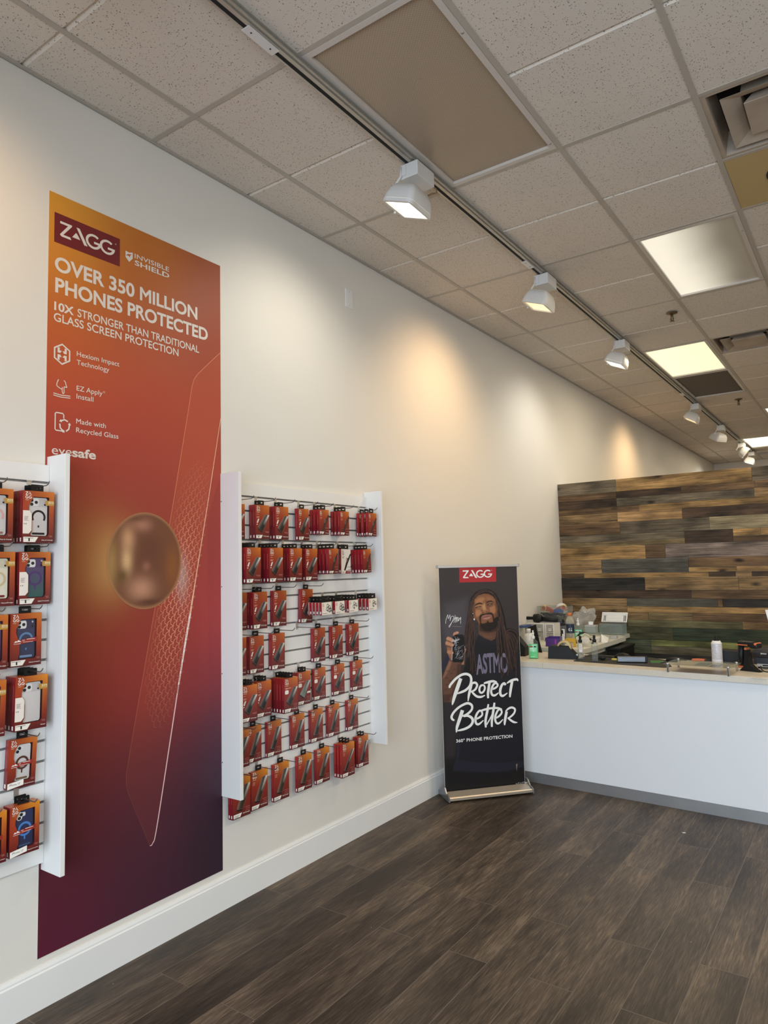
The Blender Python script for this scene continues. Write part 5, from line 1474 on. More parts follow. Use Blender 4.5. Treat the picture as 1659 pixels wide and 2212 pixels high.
LOCS = [((36,25,24),7,[(248,1359),(228,1300),(215,1231),(196,1153),(185,1066),(182,1022)]),((84,60,52),2.2,[(250,1358),(230,1299),(217,1230),(198,1152),(187,1065),(185,1021)]),((62,44,40),1.6,[(245,1359),(224,1300),(211,1231),(192,1153),(181,1066),(179,1022)]),((36,25,24),7,[(254,1348),(238,1280),(221,1192),(210,1104),(202,1026),(205,967)]),((84,60,52),2.2,[(257,1347),(240,1279),(223,1191),(212,1103),(204,1025),(207,966)]),((62,44,40),1.6,[(251,1349),(234,1280),(218,1192),(206,1104),(198,1026),(202,967)]),((36,25,24),7,[(245,1329),(234,1255),(234,1181),(220,1093),(215,1010),(220,937),(215,864)]),((84,60,52),2.2,[(247,1328),(236,1254),(236,1180),(222,1092),(217,1009),(222,936),(217,863)]),((62,44,40),1.6,[(241,1329),(230,1255),(230,1181),(217,1093),(211,1010),(216,937),(211,864)]),((36,25,24),7,[(245,1250),(242,1181),(234,1107),(231,1034),(234,960),(232,887),(225,844)]),((84,60,52),2.2,[(247,1249),(244,1180),(236,1106),(234,1033),(236,959),(234,886),(227,843)]),((62,44,40),1.6,[(241,1250),(238,1181),(230,1108),(228,1034),(230,961),(228,887),(221,844)]),((36,25,24),7,[(246,1205),(250,1141),(250,1072),(242,994),(251,925),(252,857)]),((84,60,52),2.2,[(248,1204),(252,1140),(252,1071),(244,993),(253,924),(254,856)]),((62,44,40),1.6,[(242,1206),(246,1141),(246,1072),(238,994),(248,925),(248,857)]),((36,25,24),7,[(235,1354),(220,1300),(207,1232),(191,1163),(182,1095)]),((84,60,52),2.2,[(237,1353),(222,1299),(209,1231),(193,1162),(184,1094)]),((62,44,40),1.6,[(231,1354),(216,1300),(203,1232),(187,1164),(178,1095)]),((36,25,24),7,[(217,1084),(207,1016),(198,972),(200,957)]),((84,60,52),2.2,[(219,1083),(209,1014),(200,971),(202,956)]),((62,44,40),1.6,[(214,1084),(203,1016),(194,972),(196,958)]),((36,25,24),7,[(426,1373),(454,1312),(470,1241),(481,1171),(497,1110),(510,1020),(522,920),(533,850)]),((84,60,52),2.2,[(428,1372),(456,1311),(472,1240),(483,1170),(499,1109),(512,1019),(524,919),(535,849)]),((62,44,40),1.6,[(422,1373),(450,1312),(466,1241),(477,1171),(493,1110),(506,1020),(518,921),(529,851)]),((36,25,24),7,[(433,1332),(454,1262),(462,1182),(475,1096),(482,1012),(493,932),(503,852)]),((84,60,52),2.2,[(435,1331),(457,1261),(464,1180),(477,1095),(485,1010),(495,931),(505,851)]),((62,44,40),1.6,[(429,1333),(451,1262),(458,1182),(471,1097),(479,1012),(489,932),(499,852)]),((36,25,24),7,[(436,1272),(450,1212),(449,1132),(452,1053),(459,973),(461,894),(464,815)]),((84,60,52),2.2,[(438,1271),(452,1211),(451,1131),(454,1052),(461,972),(464,893),(466,814)]),((62,44,40),1.6,[(432,1272),(446,1212),(446,1132),(448,1053),(455,973),(458,894),(460,815)]),((36,25,24),7,[(440,1207),(436,1143),(433,1073),(436,1004),(439,935),(444,856),(449,796)]),((84,60,52),2.2,[(443,1206),(438,1142),(436,1072),(438,1003),(441,934),(446,854),(452,795)]),((62,44,40),1.6,[(437,1207),(432,1143),(430,1074),(432,1004),(435,935),(440,856),(446,796)]),((36,25,24),7,[(434,1153),(423,1094),(423,1029),(424,975)]),((84,60,52),2.2,[(436,1152),(426,1093),(425,1028),(426,974)]),((62,44,40),1.6,[(430,1153),(420,1094),(419,1030),(420,975)]),((36,25,24),7,[(498,1130),(537,1138),(574,1117),(589,1076),(582,1037)]),((84,60,52),2.2,[(500,1129),(539,1137),(576,1116),(591,1075),(584,1035)]),((62,44,40),1.6,[(494,1130),(533,1139),(570,1117),(585,1076),(578,1037)]),((36,25,24),7,[(503,1110),(534,1069),(553,998),(561,928),(564,849),(558,790)]),((84,60,52),2.2,[(505,1109),(536,1068),(555,997),(563,927),(566,848),(560,789)]),((62,44,40),1.6,[(499,1110),(530,1069),(549,998),(557,928),(560,849),(554,790)]),((36,25,24),7,[(509,1120),(546,1108),(575,1067),(577,1002)]),((84,60,52),2.2,[(511,1119),(548,1107),(577,1066),(580,1001)]),((62,44,40),1.6,[(505,1120),(542,1108),(571,1067),(574,1002)]),((36,25,24),7,[(488,1141),(512,1080),(531,1009),(547,939),(553,869)]),((84,60,52),2.2,[(490,1140),(515,1079),(533,1008),(550,938),(555,868)]),((62,44,40),1.6,[(484,1141),(509,1080),(527,1009),(544,939),(549,869)]),((36,25,24),7,[(478,1171),(493,1081),(508,981),(510,891),(496,813)]),((84,60,52),2.2,[(480,1170),(495,1080),(510,979),(512,890),(498,812)]),((62,44,40),1.6,[(474,1171),(490,1081),(505,981),(506,891),(492,813)]),((36,25,24),7,[(249,1369),(277,1402),(315,1424),(358,1430)]),((84,60,52),2.2,[(251,1367),(279,1401),(317,1423),(360,1429)]),((62,44,40),1.6,[(245,1369),(273,1402),(311,1424),(354,1430)]),((36,25,24),7,[(271,1383),(304,1407),(347,1418),(384,1411)]),((84,60,52),2.2,[(273,1382),(306,1405),(349,1417),(387,1410)]),((62,44,40),1.6,[(267,1383),(300,1407),(343,1418),(381,1412)]),((36,25,24),7,[(358,1425),(395,1414),(421,1383),(436,1347)]),((84,60,52),2.2,[(360,1424),(397,1413),(423,1382),(438,1346)]),((62,44,40),1.6,[(354,1425),(392,1414),(417,1383),(432,1347)]),((36,25,24),7,[(374,1419),(411,1393),(434,1352),(443,1312)]),((84,60,52),2.2,[(376,1418),(413,1392),(436,1351),(445,1311)]),((62,44,40),1.6,[(370,1419),(407,1393),(430,1353),(439,1312)]),((36,25,24),7,[(243,1349),(260,1378),(287,1405)]),((84,60,52),2.2,[(245,1348),(262,1377),(290,1403)]),((62,44,40),1.6,[(239,1349),(256,1378),(284,1405)])]
BRUSH = [([(57,756),(56,768),(71,786),(103,816),(146,840),(183,844),(211,829),(218,799),(206,761),(176,734),(142,721),(110,713)],[14.9,16.0,17.1,17.1,17.1,18.1,18.1,18.1,17.1,17.1,16.0,9.6]),([(140,816),(125,781),(109,743),(92,701),(77,659),(70,637)],[24.5,26.7,26.7,24.5,18.1,6.4]),([(223,783),(208,737),(196,694),(189,655)],[18.1,19.2,17.1,6.4]),([(206,762),(228,778),(251,778),(261,760),(247,734),(226,722),(210,719)],[10.7,14.9,16.0,16.0,14.9,12.8,8.5]),([(218,722),(235,701),(258,683),(287,678),(318,687)],[13.9,14.9,16.0,14.9,6.4]),([(307,759),(289,756),(278,737),(279,715),(294,706),(311,718),(319,739),(314,755),(304,761)],[12.8,13.9,14.9,14.9,13.9,13.9,13.9,12.8,10.7]),([(312,771),(333,775),(360,780),(387,781),(413,775)],[9.6,16.0,17.1,16.0,5.3]),([(356,775),(348,737),(341,699),(341,665)],[18.1,19.2,18.1,13.9]),([(369,725),(396,732),(417,748),(411,764),(392,764),(375,741),(366,712),(373,687),(394,682),(422,698)],[11.7,13.9,13.9,13.9,14.9,16.0,16.0,16.0,14.9,6.4]),([(478,748),(468,761),(450,750),(436,717),(437,685),(455,674),(490,692)],[16.0,17.1,18.1,19.2,18.1,16.0,6.4]),([(488,760),(511,772),(538,781),(568,783),(575,770)],[7.5,16.0,17.1,16.0,6.4]),([(530,772),(520,731),(512,693),(508,661)],[19.2,20.3,18.1,11.7]),([(83,530),(68,540),(63,558),(80,586),(112,613),(149,632),(186,641),(214,627),(217,601),(197,578),(167,561),(141,556)],[10.7,16.0,17.1,16.0,16.0,16.0,17.1,17.1,16.0,16.0,14.9,9.6]),([(145,596),(131,559),(114,517),(100,480),(95,447)],[25.6,25.6,23.5,19.2,7.5]),([(152,552),(183,555),(214,536),(218,509),(199,484),(164,468),(128,461),(104,458)],[11.7,16.0,19.2,19.2,18.1,17.1,13.9,7.5]),([(237,526),(266,535),(291,552),(289,576),(273,583),(253,564),(240,532),(244,498),(265,491),(300,515)],[11.7,13.9,13.9,13.9,13.9,16.0,17.1,16.0,14.9,6.4]),([(341,624),(333,583),(323,545),(315,507),(316,464)],[11.7,18.1,18.1,18.1,12.8]),([(388,631),(380,589),(370,541),(363,503),(362,464)],[13.9,18.1,18.1,17.1,13.9]),([(322,482),(345,514),(367,551)],[9.6,8.5,7.5]),([(278,581),(316,589),(364,594),(412,592),(445,582)],[11.7,14.9,14.9,13.9,4.3]),([(390,521),(420,535),(440,556),(437,576),(419,581),(401,559),(389,525),(395,493),(416,485),(449,510)],[10.7,13.9,13.9,13.9,13.9,14.9,16.0,14.9,13.9,6.4]),([(479,563),(468,520),(461,486),(460,468)],[19.2,20.3,16.0,7.5]),([(470,563),(492,581),(519,588),(543,575),(537,549),(511,526),(484,514)],[8.5,13.9,14.9,14.9,13.9,13.9,8.5]),([(487,518),(510,498),(534,484),(559,480)],[12.8,14.9,13.9,4.3])]
SIGN = [[(39,1202),(45,1233),(58,1264),(60,1235),(71,1257),(74,1261),(74,1222)],[(72,1220),(86,1251),(102,1246),(90,1217),(74,1195),(64,1184),(68,1177),(85,1207),(107,1236),(113,1260)],[(101,1206),(112,1233),(119,1245),(115,1206),(124,1235),(128,1245),(127,1210)],[(107,1233),(138,1242)],[(133,1215),(141,1232),(136,1234),(133,1217),(143,1224)],[(143,1239),(148,1227),(155,1243),(152,1197)]]
CRACKS = [([(109,1077),(109,1069),(110,1062)],1.6),([(109,1077),(102,1073),(95,1068)],1.6),([(109,1077),(119,1071),(131,1067)],1.6),([(109,1077),(125,1082),(139,1091)],1.6),([(109,1077),(111,1085),(112,1094)],1.6),([(109,1077),(100,1080),(90,1082)],1.6),([(109,1077),(112,1070),(116,1063)],1.6),([(109,1077),(111,1059),(116,1042)],1.6),([(109,1077),(119,1089),(127,1104)],1.6),([(109,1077),(113,1084),(116,1092)],1.6),([(109,1077),(102,1065),(98,1052)],1.6),([(109,1077),(110,1093),(106,1110)],1.6),([(109,1077),(116,1081),(121,1086)],1.6),([(109,1077),(99,1087),(86,1095)],1.6),([(109,1077),(101,1078),(92,1078)],1.6),([(109,1077),(102,1076),(94,1075)],1.6),([(109,1077),(126,1081),(143,1088)],1.6),([(109,1077),(100,1081),(90,1083)],1.6),([(109,1077),(122,1082),(133,1090)],1.6),([(109,1077),(124,1086),(136,1097)],1.6),([(109,1077),(98,1079),(86,1079)],1.6),([(109,1077),(100,1084),(90,1091)],1.6),([(105,1022),(105,1027),(112,1034)],0.9),([(128,984),(135,994),(138,997)],0.7),([(137,1006),(149,1010),(160,1016)],0.7),([(157,1041),(166,1043),(171,1047)],0.7),([(100,955),(105,962),(112,962)],0.9),([(142,950),(156,950),(163,955)],0.9),([(151,959),(156,962),(160,971)],0.9),([(103,1014),(103,1028),(111,1034)],0.7),([(117,968),(121,983),(126,994)],0.7),([(103,1048),(115,1059),(119,1072)],1.2),([(128,1027),(131,1032),(133,1042)],0.9),([(139,1032),(151,1039),(162,1042)],0.9),([(109,959),(112,973),(122,982)],0.7),([(128,971),(135,974),(144,983)],0.9),([(130,947),(147,956),(161,969)],1.2),([(97,1014),(113,1022),(127,1037)],0.7),([(116,984),(126,996),(131,1009)],1.2),([(147,967),(157,970),(167,979)],0.9),([(158,980),(160,983),(169,992)],1.2),([(151,959),(158,970),(166,979)],0.9),([(110,1054),(116,1063),(115,1066)],0.9),([(153,993),(159,1003),(161,1009)],1.2),([(146,1002),(147,1006),(156,1011)],0.9),([(133,1026),(133,1029),(140,1037)],0.7),([(114,1017),(133,1025),(153,1029)],0.9),([(119,973),(121,980),(130,993)],0.9),([(129,1007),(133,1019),(144,1037)],0.7),([(135,954),(142,960),(148,964)],0.7),([(107,1039),(115,1043),(123,1053)],1.2),([(105,985),(115,987),(120,991)],1.2),([(100,1029),(107,1035),(110,1048)],1.2),([(95,1050),(104,1059),(106,1074)],1.2),([(113,962),(120,977),(128,986)],1.2),([(118,983),(122,984),(132,989)],0.7),([(112,954),(129,958),(144,968)],0.7),([(119,954),(132,962),(148,966)],0.7),([(135,997),(137,1001),(143,1009)],0.7),([(104,992),(118,999),(126,1011)],0.7),([(105,1003),(112,1010),(113,1020)],1.2),([(121,990),(126,1006),(134,1018)],0.9)]
FILM = printed('banner_film', .38, .4)
BK = 1.05
def sdist(poly, U, V):
    d = np.full(U.shape, 1e9)
    n = len(poly)
    for i in range(n):
        (x1, y1), (x2, y2) = poly[i], poly[(i + 1) % n]
        dx, dy = x2 - x1, y2 - y1
        L = dx * dx + dy * dy or 1e-9
        t = np.clip(((U - x1) * dx + (V - y1) * dy) / L, 0, 1)
        d = np.minimum(d, np.hypot(U - x1 - t * dx, V - y1 - t * dy))
    return np.where(inside(poly, U, V), -d, d)
def banner_ink(u, v):
    U, V = u * 1000, v * 1000
    t = np.clip((V - 30) / 1560, 0, 1)[..., None]
    col = lin(40, 36, 38) * (1 - t) + lin(60, 53, 54) * t
    for (c, soft, a, poly) in SHAPES:
        s = max(1.0, soft * .56)
        w = np.clip(.5 - sdist(poly, U, V) / (2 * s), 0, 1)
        w = w * w * (3 - 2 * w) * a
        col = col * (1 - w[..., None]) + lin(*c) * w[..., None]
    return col * BK * (1 - .38 * np.clip((.06 - col.mean(-1)) / .05, 0, 1))[..., None]
bd_ = Vector((.6503, .7596, 0)); bn_ = Vector((.7596, -.6503, 0))
ang = math.atan2(bd_.y, bd_.x)
r = empty('rollup_banner', (.186, 4.219, 0), ang)
tag(r, 'black roll-up banner stand with a printed phone advert, beside the counter', 'banner stand')
# local frame: x along the base, -y towards the shop, z up
ys = .090
CHAMP = flat('champagne_aluminium', (.62, .54, .44, 1), .34, .75, bump=.05, bscale=80)
CHROME = flat('grey_end_cap', (.30, .30, .31, 1), .25, .7)
m = MB()
prof = [(.004, .014), (.004, .030), (.012, .036), (.022, .034), (.030, .037), (.078, .055), (.080, .046), (.100, .046), (.102, .055), (.150, .050), (.225, .020), (.225, .010), (.012, .010)]
m.prism(prof, .004, .616, CHAMP, axis='x'); m.build('base', r)
for xx in (-.006, .616):
    m = MB()
    pr = [(-.004, .008), (-.002, .034), (.015, .042), (.050, .050), (.085, .082), (.110, .086), (.135, .070), (.175, .050), (.238, .016), (.238, .006), (.0, .006)]
    m.prism(pr, xx, xx + .009, CHROME, axis='x'); m.build('end_cap', r)
for (fx, fy) in ((.06, .03), (.56, .03), (.06, .20), (.56, .20)):
    m = MB(); m.lathe([(.012, 0), (.012, .011)], DARK, 12, (fx, fy, 0)); m.build('foot', r)
m = MB(); m.box((-.012, ys - .006, 1.592), (.612, ys + .010, 1.611), ALU, bev=.002)
for xx in (-.016, .608): m.box((xx, ys - .008, 1.590), (xx + .008, ys + .012, 1.613), CHROME, bev=.001)
m.build('top_rail', r)
m = MB(); m.tube([(.30, .118, .050), (.30, .118, 1.60)], .009, ALU, 10); m.build('support_pole', r)
m = MB(); m.lift = Vector((0, -1, 0))
F = lambda dx: (lambda u, v: (u, ys - .0006 - dx, v))
polycol(m, F(0), 190, 470, .0, .600, .036, 1.593, banner_ink, FILM)
BW = C(226, 226, 222, 1.05)
for x in (.0, .600): m.box((x - .0012, ys - .0006, .036), (x + .0012, ys + .0004, 1.593), FILM, C(210, 206, 200))
m.face([(0, ys + .0006, .036), (.6, ys + .0006, .036), (.6, ys + .0006, 1.593), (0, ys + .0006, 1.593)], FILM, C(190, 190, 190))
mm = lambda dx: (lambda u, v: (u / 1000, ys - .0006 - dx, v / 1000))
m.face([mm(.0004)(153, 1488), mm(.0004)(435, 1486), mm(.0004)(437, 1592), mm(.0004)(153, 1592)], FILM, C(170, 40, 46, BK))
zagg(m, .180, 1.517, .056, F(.0008), FILM, BW, .224)
m.text('®', .400, .406, 1.565, .007, F(.0008), FILM, BW)
# shirt lettering, set on a slight arc
vs_, fs_, cn_ = text_mesh('ASTMO', .03, 3)
xa_, xb_ = min(p[0] for p in vs_), max(p[0] for p in vs_)
def arc(p):
    u = 258 + (p[0] - xa_) / (xb_ - xa_) * 245
    return mm(.0004)(u, 836 + p[1] / cn_ * 134 + 10 * math.sin(PI * (u - 230) / 290))
m.faces([arc(p) for p in vs_], fs_, FILM, C(112, 104, 124, BK))
LOCS2 = list(LOCS)
_thick = [q for q in LOCS if q[1] > 3]
for a_, b_ in zip(_thick[:-1], _thick[1:]):       # strands between neighbouring strands
    for t in (.33, .66):
        n_ = min(len(a_[2]), len(b_[2]))
        if math.hypot(a_[2][0][0] - b_[2][0][0], a_[2][0][1] - b_[2][0][1]) > 45: continue
        LOCS2.insert(0, ((30, 21, 19), 6, [(p[0] + (q[0] - p[0]) * t, p[1] + (q[1] - p[1]) * t) for p, q in zip(a_[2][:n_], b_[2][:n_])]))
        LOCS2.insert(1, ((64, 46, 40), 1.5, [(p[0] + (q[0] - p[0]) * t + 2, p[1] + (q[1] - p[1]) * t) for p, q in zip(a_[2][:n_], b_[2][:n_])]))
for (c, w, pts) in LOCS2:
    sp = smooth_path(pts, 7)
    nn = len(sp)
    ww = [w * 1.5 * (1 - .35 * i / nn) * (1 + .18 * math.sin(i * 1.3)) for i in range(nn)]
    sp = [(p[0] + 1.6 * math.sin(i * .8 + w), p[1]) for i, p in enumerate(sp)]
    m.ribbon(sp, ww, mm(.0006 if w > 3 else .0009), FILM, C(*c, BK))
for (pts, w) in CRACKS: m.ribbon(pts, w, mm(.0008), FILM, C(196, 194, 200, BK))
for pts in SIGN: m.ribbon(smooth_path(pts, 5), 2.6, mm(.0008), FILM, BW)
m.face([mm(.0008)(86, 1180), mm(.0008)(160, 1174), mm(.0008)(160, 1177), mm(.0008)(86, 1183)], FILM, C(120, 114, 116, BK))
for (pts, ws) in BRUSH:
    q = [(p[0], p[1], w) for p, w in zip(pts, ws)]
    q = smooth_path(q, 6)
    m.ribbon([(p[0], p[1]) for p in q], [max(1.0, p[2]) for p in q], mm(.0012), FILM, BW)
m.text('360° PHONE PROTECTION', .091, .516, .378, .0215, F(.0012), FILM, BW, .016, 2)
for k, (ch, u) in enumerate(zip('BEAST', (.530, .545, .559, .573, .587))):
    m.text(ch, u, u + .012, .038 + .001 * k, .024 - abs(k - 2) * .001, F(.0010), FILM, C(150, 146, 150, BK), .02, 1)
m.face([mm(.0008)(536, 190), mm(.0008)(548, 194), mm(.0008)(543, 168), mm(.0008)(540, 140), mm(.0008)(538, 165)], FILM, C(130, 112, 100, BK))
m.build('printed_film', r)
# ------------------------------------------------------------------ service counter
KICK = flat('steel_kickplate', (.50, .50, .51, 1), .38, .8, bump=.1, bscale=30, var=.25)
LAMC = flat('counter_laminate', (.78, .785, .80, 1), .42, var=.03)
def speckle():
    m, n, l, b = new_mat('speckled_worktop')
    tc = n.new('ShaderNodeTexCoord')
    vo = n.new('ShaderNodeTexNoise'); vo.inputs['Scale'].default_value = 420; vo.inputs['Detail'].default_value = 2
    l.new(tc.outputs['Object'], vo.inputs['Vector'])
    cr = n.new('ShaderNodeValToRGB'); e = cr.color_ramp.elements
    e[0].position = .34; e[0].color = (.60, .53, .44, 1); e[1].position = .54; e[1].color = (.70, .63, .53, 1)
    l.new(vo.outputs['Fac'], cr.inputs['Fac']); l.new(cr.outputs['Color'], b.inputs['Base Color'])
    b.inputs['Roughness'].default_value = .38
    return m
TOPM = speckle()
CO = Vector((.459, 4.916, 0)); ca_ = math.atan2(-.0443, .999)
ZT = .888
r = empty('service_counter', CO, ca_); tag(r, 'white laminate shop counter with speckled top and steel kick plate', 'counter')
# local: x along the front, y towards the partition; ends against the left wall
m = MB(); m.box((-.44, .024, .076), (2.6, .56, .848), LAMC); m.build('front_panel', r)
m = MB(); m.box((-.44, .032, 0), (2.6, .54, .076), KICK); m.build('kick_plate', r)
m = MB(); m.box((-.445, -.030, .849), (.1565, .560, ZT), TOPM, bev=.0015); m.build('worktop', r)
m = MB(); m.box((.158, -.030, .849), (2.6, .560, ZT), TOPM, bev=.0015); m.build('worktop', r)
# the return bench along the left wall
ZB = .918
BEN = flat('bench_laminate', (.70, .69, .60, 1), .4, var=.04)
r = empty('return_bench', (.0, 6.04, 0)); tag(r, 'white topped work bench along the left wall behind the counter', 'work bench')
m = MB(); m.prism([(.003, -.520), (.700, -.520), (.720, .56), (.665, .60), (.665, .885), (.003, .885)], ZB - .036, ZB, BEN); m.build('bench_top', r)
m = MB(); m.prism([(.60, -.50), (.655, -.50), (.665, .40), (.60, .40)], ZB - .086, ZB - .036, BEN); m.build('apron', r)
m = MB(); m.box((.003, -.50, 0), (.56, .86, ZB - .036), BEN); m.build('cabinet_body', r)
r = empty('storage_crate', (.735, 6.38, 0)); tag(r, 'black storage crate under the far end of the white work bench', 'crate')
m = MB(); m.box((-.055, -.22, 0), (.060, .22, .84), DARK, bev=.008); m.build('body', r)
m = MB(); m.box((-.060, -.225, .8405), (.065, .225, .862), DARK, bev=.004); m.build('lid', r)

def lp(x, y): # a point of the counter top given in room x, y
    return (x, y, ZT)

# ---- clear plastics
CLEARP = clear('clear_plastic', (.95, .96, .95, 1), .07, .06, (.45, .47, .46, 1))
CLEARG = clear('clear_acrylic', (.94, .97, .96, 1), .05, .04, (.40, .44, .43, 1))
GREENL = clear('green_gel', (.22, .86, .42, 1), .55, .1)
BAGP = clear('thin_bag_plastic', (.94, .93, .90, 1), .24, .22, (.82, .80, .76, 1))
WATER = clear('clear_liquid', (.80, .82, .83, 1), .12, .05, (.4, .42, .42, 1))
PRINT = printed('label_print', .45, .35)
WP = flat('white_plastic', (.76, .74, .70, 1), .4)
GREYP = flat('grey_plastic', (.42, .41, .39, 1), .45)

def sanitizer(x, y, z, label, s=1.0):
    r = empty('hand_sanitizer_bottle', (x, y, z), .32); tag(r, label, 'pump bottle', 'green hand sanitizer bottles')
    m = MB()
    def loft(secs, mat):
        ps, fs = [], []
        n = None
        for (a, c, zz) in secs:
            q = rrect(-a * s, -c * s, a * s, c * s, min(a, c) * s * .45, 4); n = len(q)
            ps += [(p[0], p[1], zz * s) for p in q]
        for k in range(len(secs) - 1):
            for i in range(n): fs.append((k * n + i, (k + 1) * n + i, (k + 1) * n + (i + 1) % n, k * n + (i + 1) % n))
        fs.append(tuple(range(n))); fs.append(tuple((len(secs) - 1) * n + i for i in range(n)))
        m.faces(ps, fs, mat, smooth=True)
    loft([(.031, .020, 0), (.033, .022, .004), (.033, .022, .105), (.030, .020, .118), (.015, .013, .134), (.012, .012, .140)], CLEARP); m.build('bottle', r)
    m = MB(); loft([(.030, .019, .004), (.0305, .0195, .008), (.0305, .0195, .100), (.0300, .019, .102)], GREENL); m.build('gel', r)
    m = MB(); m.lathe([(.013 * s, .138 * s), (.0135 * s, .156 * s), (.008 * s, .160 * s), (.0075 * s, .172 * s), (.009 * s, .174 * s)], WP, 16)
    m.box((-.009 * s, -.028 * s, .174 * s), (.009 * s, .010 * s, .184 * s), WP, bev=.003 * s); m.lathe([(.0045 * s, .184 * s), (.006 * s, .198 * s)], WP, 10); m.build('pump', r)
    m = MB(); yy = -.0228 * s
    P = lambda u, v: (u * s, yy, v * s)
    P2 = lambda u, v: (u * s, yy - .0003, v * s)
    m.poly2([(-.025, .082), (-.003, .082), (-.003, .091), (-.025, .091)], P, PRINT, C(150, 60, 50))
    m.poly2([(.004, .080), (.020, .080), (.020, .092), (.004, .092)], P, PRINT, C(50, 60, 70))
    for (a, b_, v, h) in ((-.025, .000, .070, .006), (-.025, .012, .062, .003), (-.025, .006, .055, .002), (-.020, .010, .015, .002)):
        m.poly2([(a, v), (b_, v), (b_, v + h), (a, v + h)], P, PRINT, C(215, 240, 220))
    m.build('label', r)
    return r
sanitizer(.470, 5.066, ZT, 'green gel hand sanitizer pump bottle at the left front of the counter', 1.07)
sanitizer(.483, 6.02, ZB, 'farther green hand sanitizer bottle beside the orange capped drink bottle', 1.04)

def spray(x, y, z, label, s=1.0, rot=0.0, hgt=.13, lab=True):
    r = empty('spray_bottle', (x, y, z), rot); tag(r, label, 'spray bottle', 'clear spray bottles with black caps')
    m = MB(); R = .0205 * s
    m.lathe([(R * .9, 0), (R, .003), (R, hgt * s), (R * .9, (hgt + .006) * s), (R * .55, (hgt + .010) * s)], CLEARP, 22); m.build('bottle', r)
    m = MB(); m.lathe([(R * .86, .003), (R * .95, .005), (R * .95, .045 * s), (R * .90, .0455 * s)], WATER, 22); m.build('liquid', r)
    m = MB(); m.tube([(0, 0, hgt * s), (.003, 0, .06), (.008, .004, .004)], .0018, CLEARP, 6); m.build('dip_tube', r)
    m = MB(); m.lathe([(R * .62, (hgt + .008) * s), (R * .66, (hgt + .026) * s), (R * .42, (hgt + .028) * s), (R * .40, (hgt + .042) * s), (R * .46, (hgt + .043) * s), (R * .44, (hgt + .054) * s), (R * .2, (hgt + .056) * s)], DARK, 18); m.build('spray_cap', r)
    if lab:
        m = MB(); ps, cs = [], []
        for k in range(9):
            t = -2.1 + k * .14
            for v in (.055, .110): ps.append(((R + .0004) * math.cos(t), (R + .0004) * math.sin(t), v * s))
        m.faces(ps, [(2 * k, 2 * k + 2, 2 * k + 3, 2 * k + 1) for k in range(8)], PRINT, C(220, 216, 212))
        for (v, c) in ((.100, (170, 60, 60)), (.090, (130, 120, 120)), (.083, (130, 120, 120)), (.074, (150, 140, 140))):
            qs = []
            for k in range(1, 7):
                t = -2.1 + k * .14
                for dv in (0, .0022): qs.append(((R + .0008) * math.cos(t), (R + .0008) * math.sin(t), (v + dv) * s))
            m.faces(qs, [(2 * k, 2 * k + 2, 2 * k + 3, 2 * k + 1) for k in range(5)], PRINT, C(*c))
        m.build('label', r)
    return r
spray(.808, 5.150, ZT, 'front left clear spray bottle with white label on the counter', 1.05, .4, .112)
spray(.938, 5.080, ZT + .004, 'front right clear spray bottle standing on the black mat', 1.08, -.6, .118, False)
spray(.414, 5.85, ZB, 'tall clear spray bottle with black cap beside the drink bottle', 1.15, .2, .125)
spray(.497, 5.60, ZB, 'short spray bottle between the purple box and the yellow box cutter', 1.0, .9, .085)

# white alcohol bottle
r = empty('white_squeeze_bottle', (.326, 5.315, ZT), .3); tag(r, 'white plastic bottle with white cap behind the front sanitizer', 'bottle')
m = MB(); m.lathe([(.034, 0), (.036, .004), (.036, .140), (.030, .157), (.016, .166), (.015, .170)], WP, 24, sx=1.0, sy=.62); m.build('bottle', r)
m = MB(); m.lathe([(.0175, .170), (.0175, .196), (.016, .200)], WP, 20); m.build('cap', r)

# black folded stand at the far left of the counter and black triangular one behind
r = empty('card_reader_stand', (.285, 5.19, ZT), .12); tag(r, 'black wedge shaped stand at the left end of the counter beside the banner', 'stand')
m = MB(); m.prism([(-.085, 0), (.072, 0), (.072, .068), (.002, .152), (-.085, .165)], -.05, .05, DARK, axis='y'); m.build('wedge_body', r)
m = MB(); m.box((-.080, -.056, .05), (-.010, -.052, .125), GREYP, bev=.002); m.build('screen', r)
r = empty('black_easel', (.33, 5.43, ZT), .06); tag(r, 'black triangular easel between the white bottle and the drawers', 'easel')
m = MB(); m.prism([(-.076, .190), (.011, .226), (.033, .10), (.055, 0), (-.02, 0)], -.006, .006, DARK, axis='y'); m.build('face', r)
m = MB(); m.prism([(0, 0), (.10, 0), (.0, .20)], .004, .012, DARK, axis='x'); m.build('back_leg', r)

# tape dispenser with tan roll
r = empty('tape_dispenser', (.668, 5.160, ZT), .18); tag(r, 'black desk tape dispenser with a tan tape roll on the counter', 'tape dispenser')
m = MB(); m.prism([(-.108, 0), (.108, 0), (.108, .026), (.070, .066), (.050, .090), (-.082, .098), (-.102, .088)], -.042, .042, DARK, axis='y'); m.build('body', r)
TANM = flat('tan_tape', (.52, .38, .17, 1), .4)
m = MB(); m.lathe([(.040, -.024), (.054, -.024), (.054, .024), (.040, .024), (.040, -.024)], TANM, 40, (.012, 0, .082), axis='y', caps=False); m.build('tape_roll', r)
m = MB(); m.box((.098, -.020, .026), (.110, .020, .036), ALU); m.build('cutter', r)

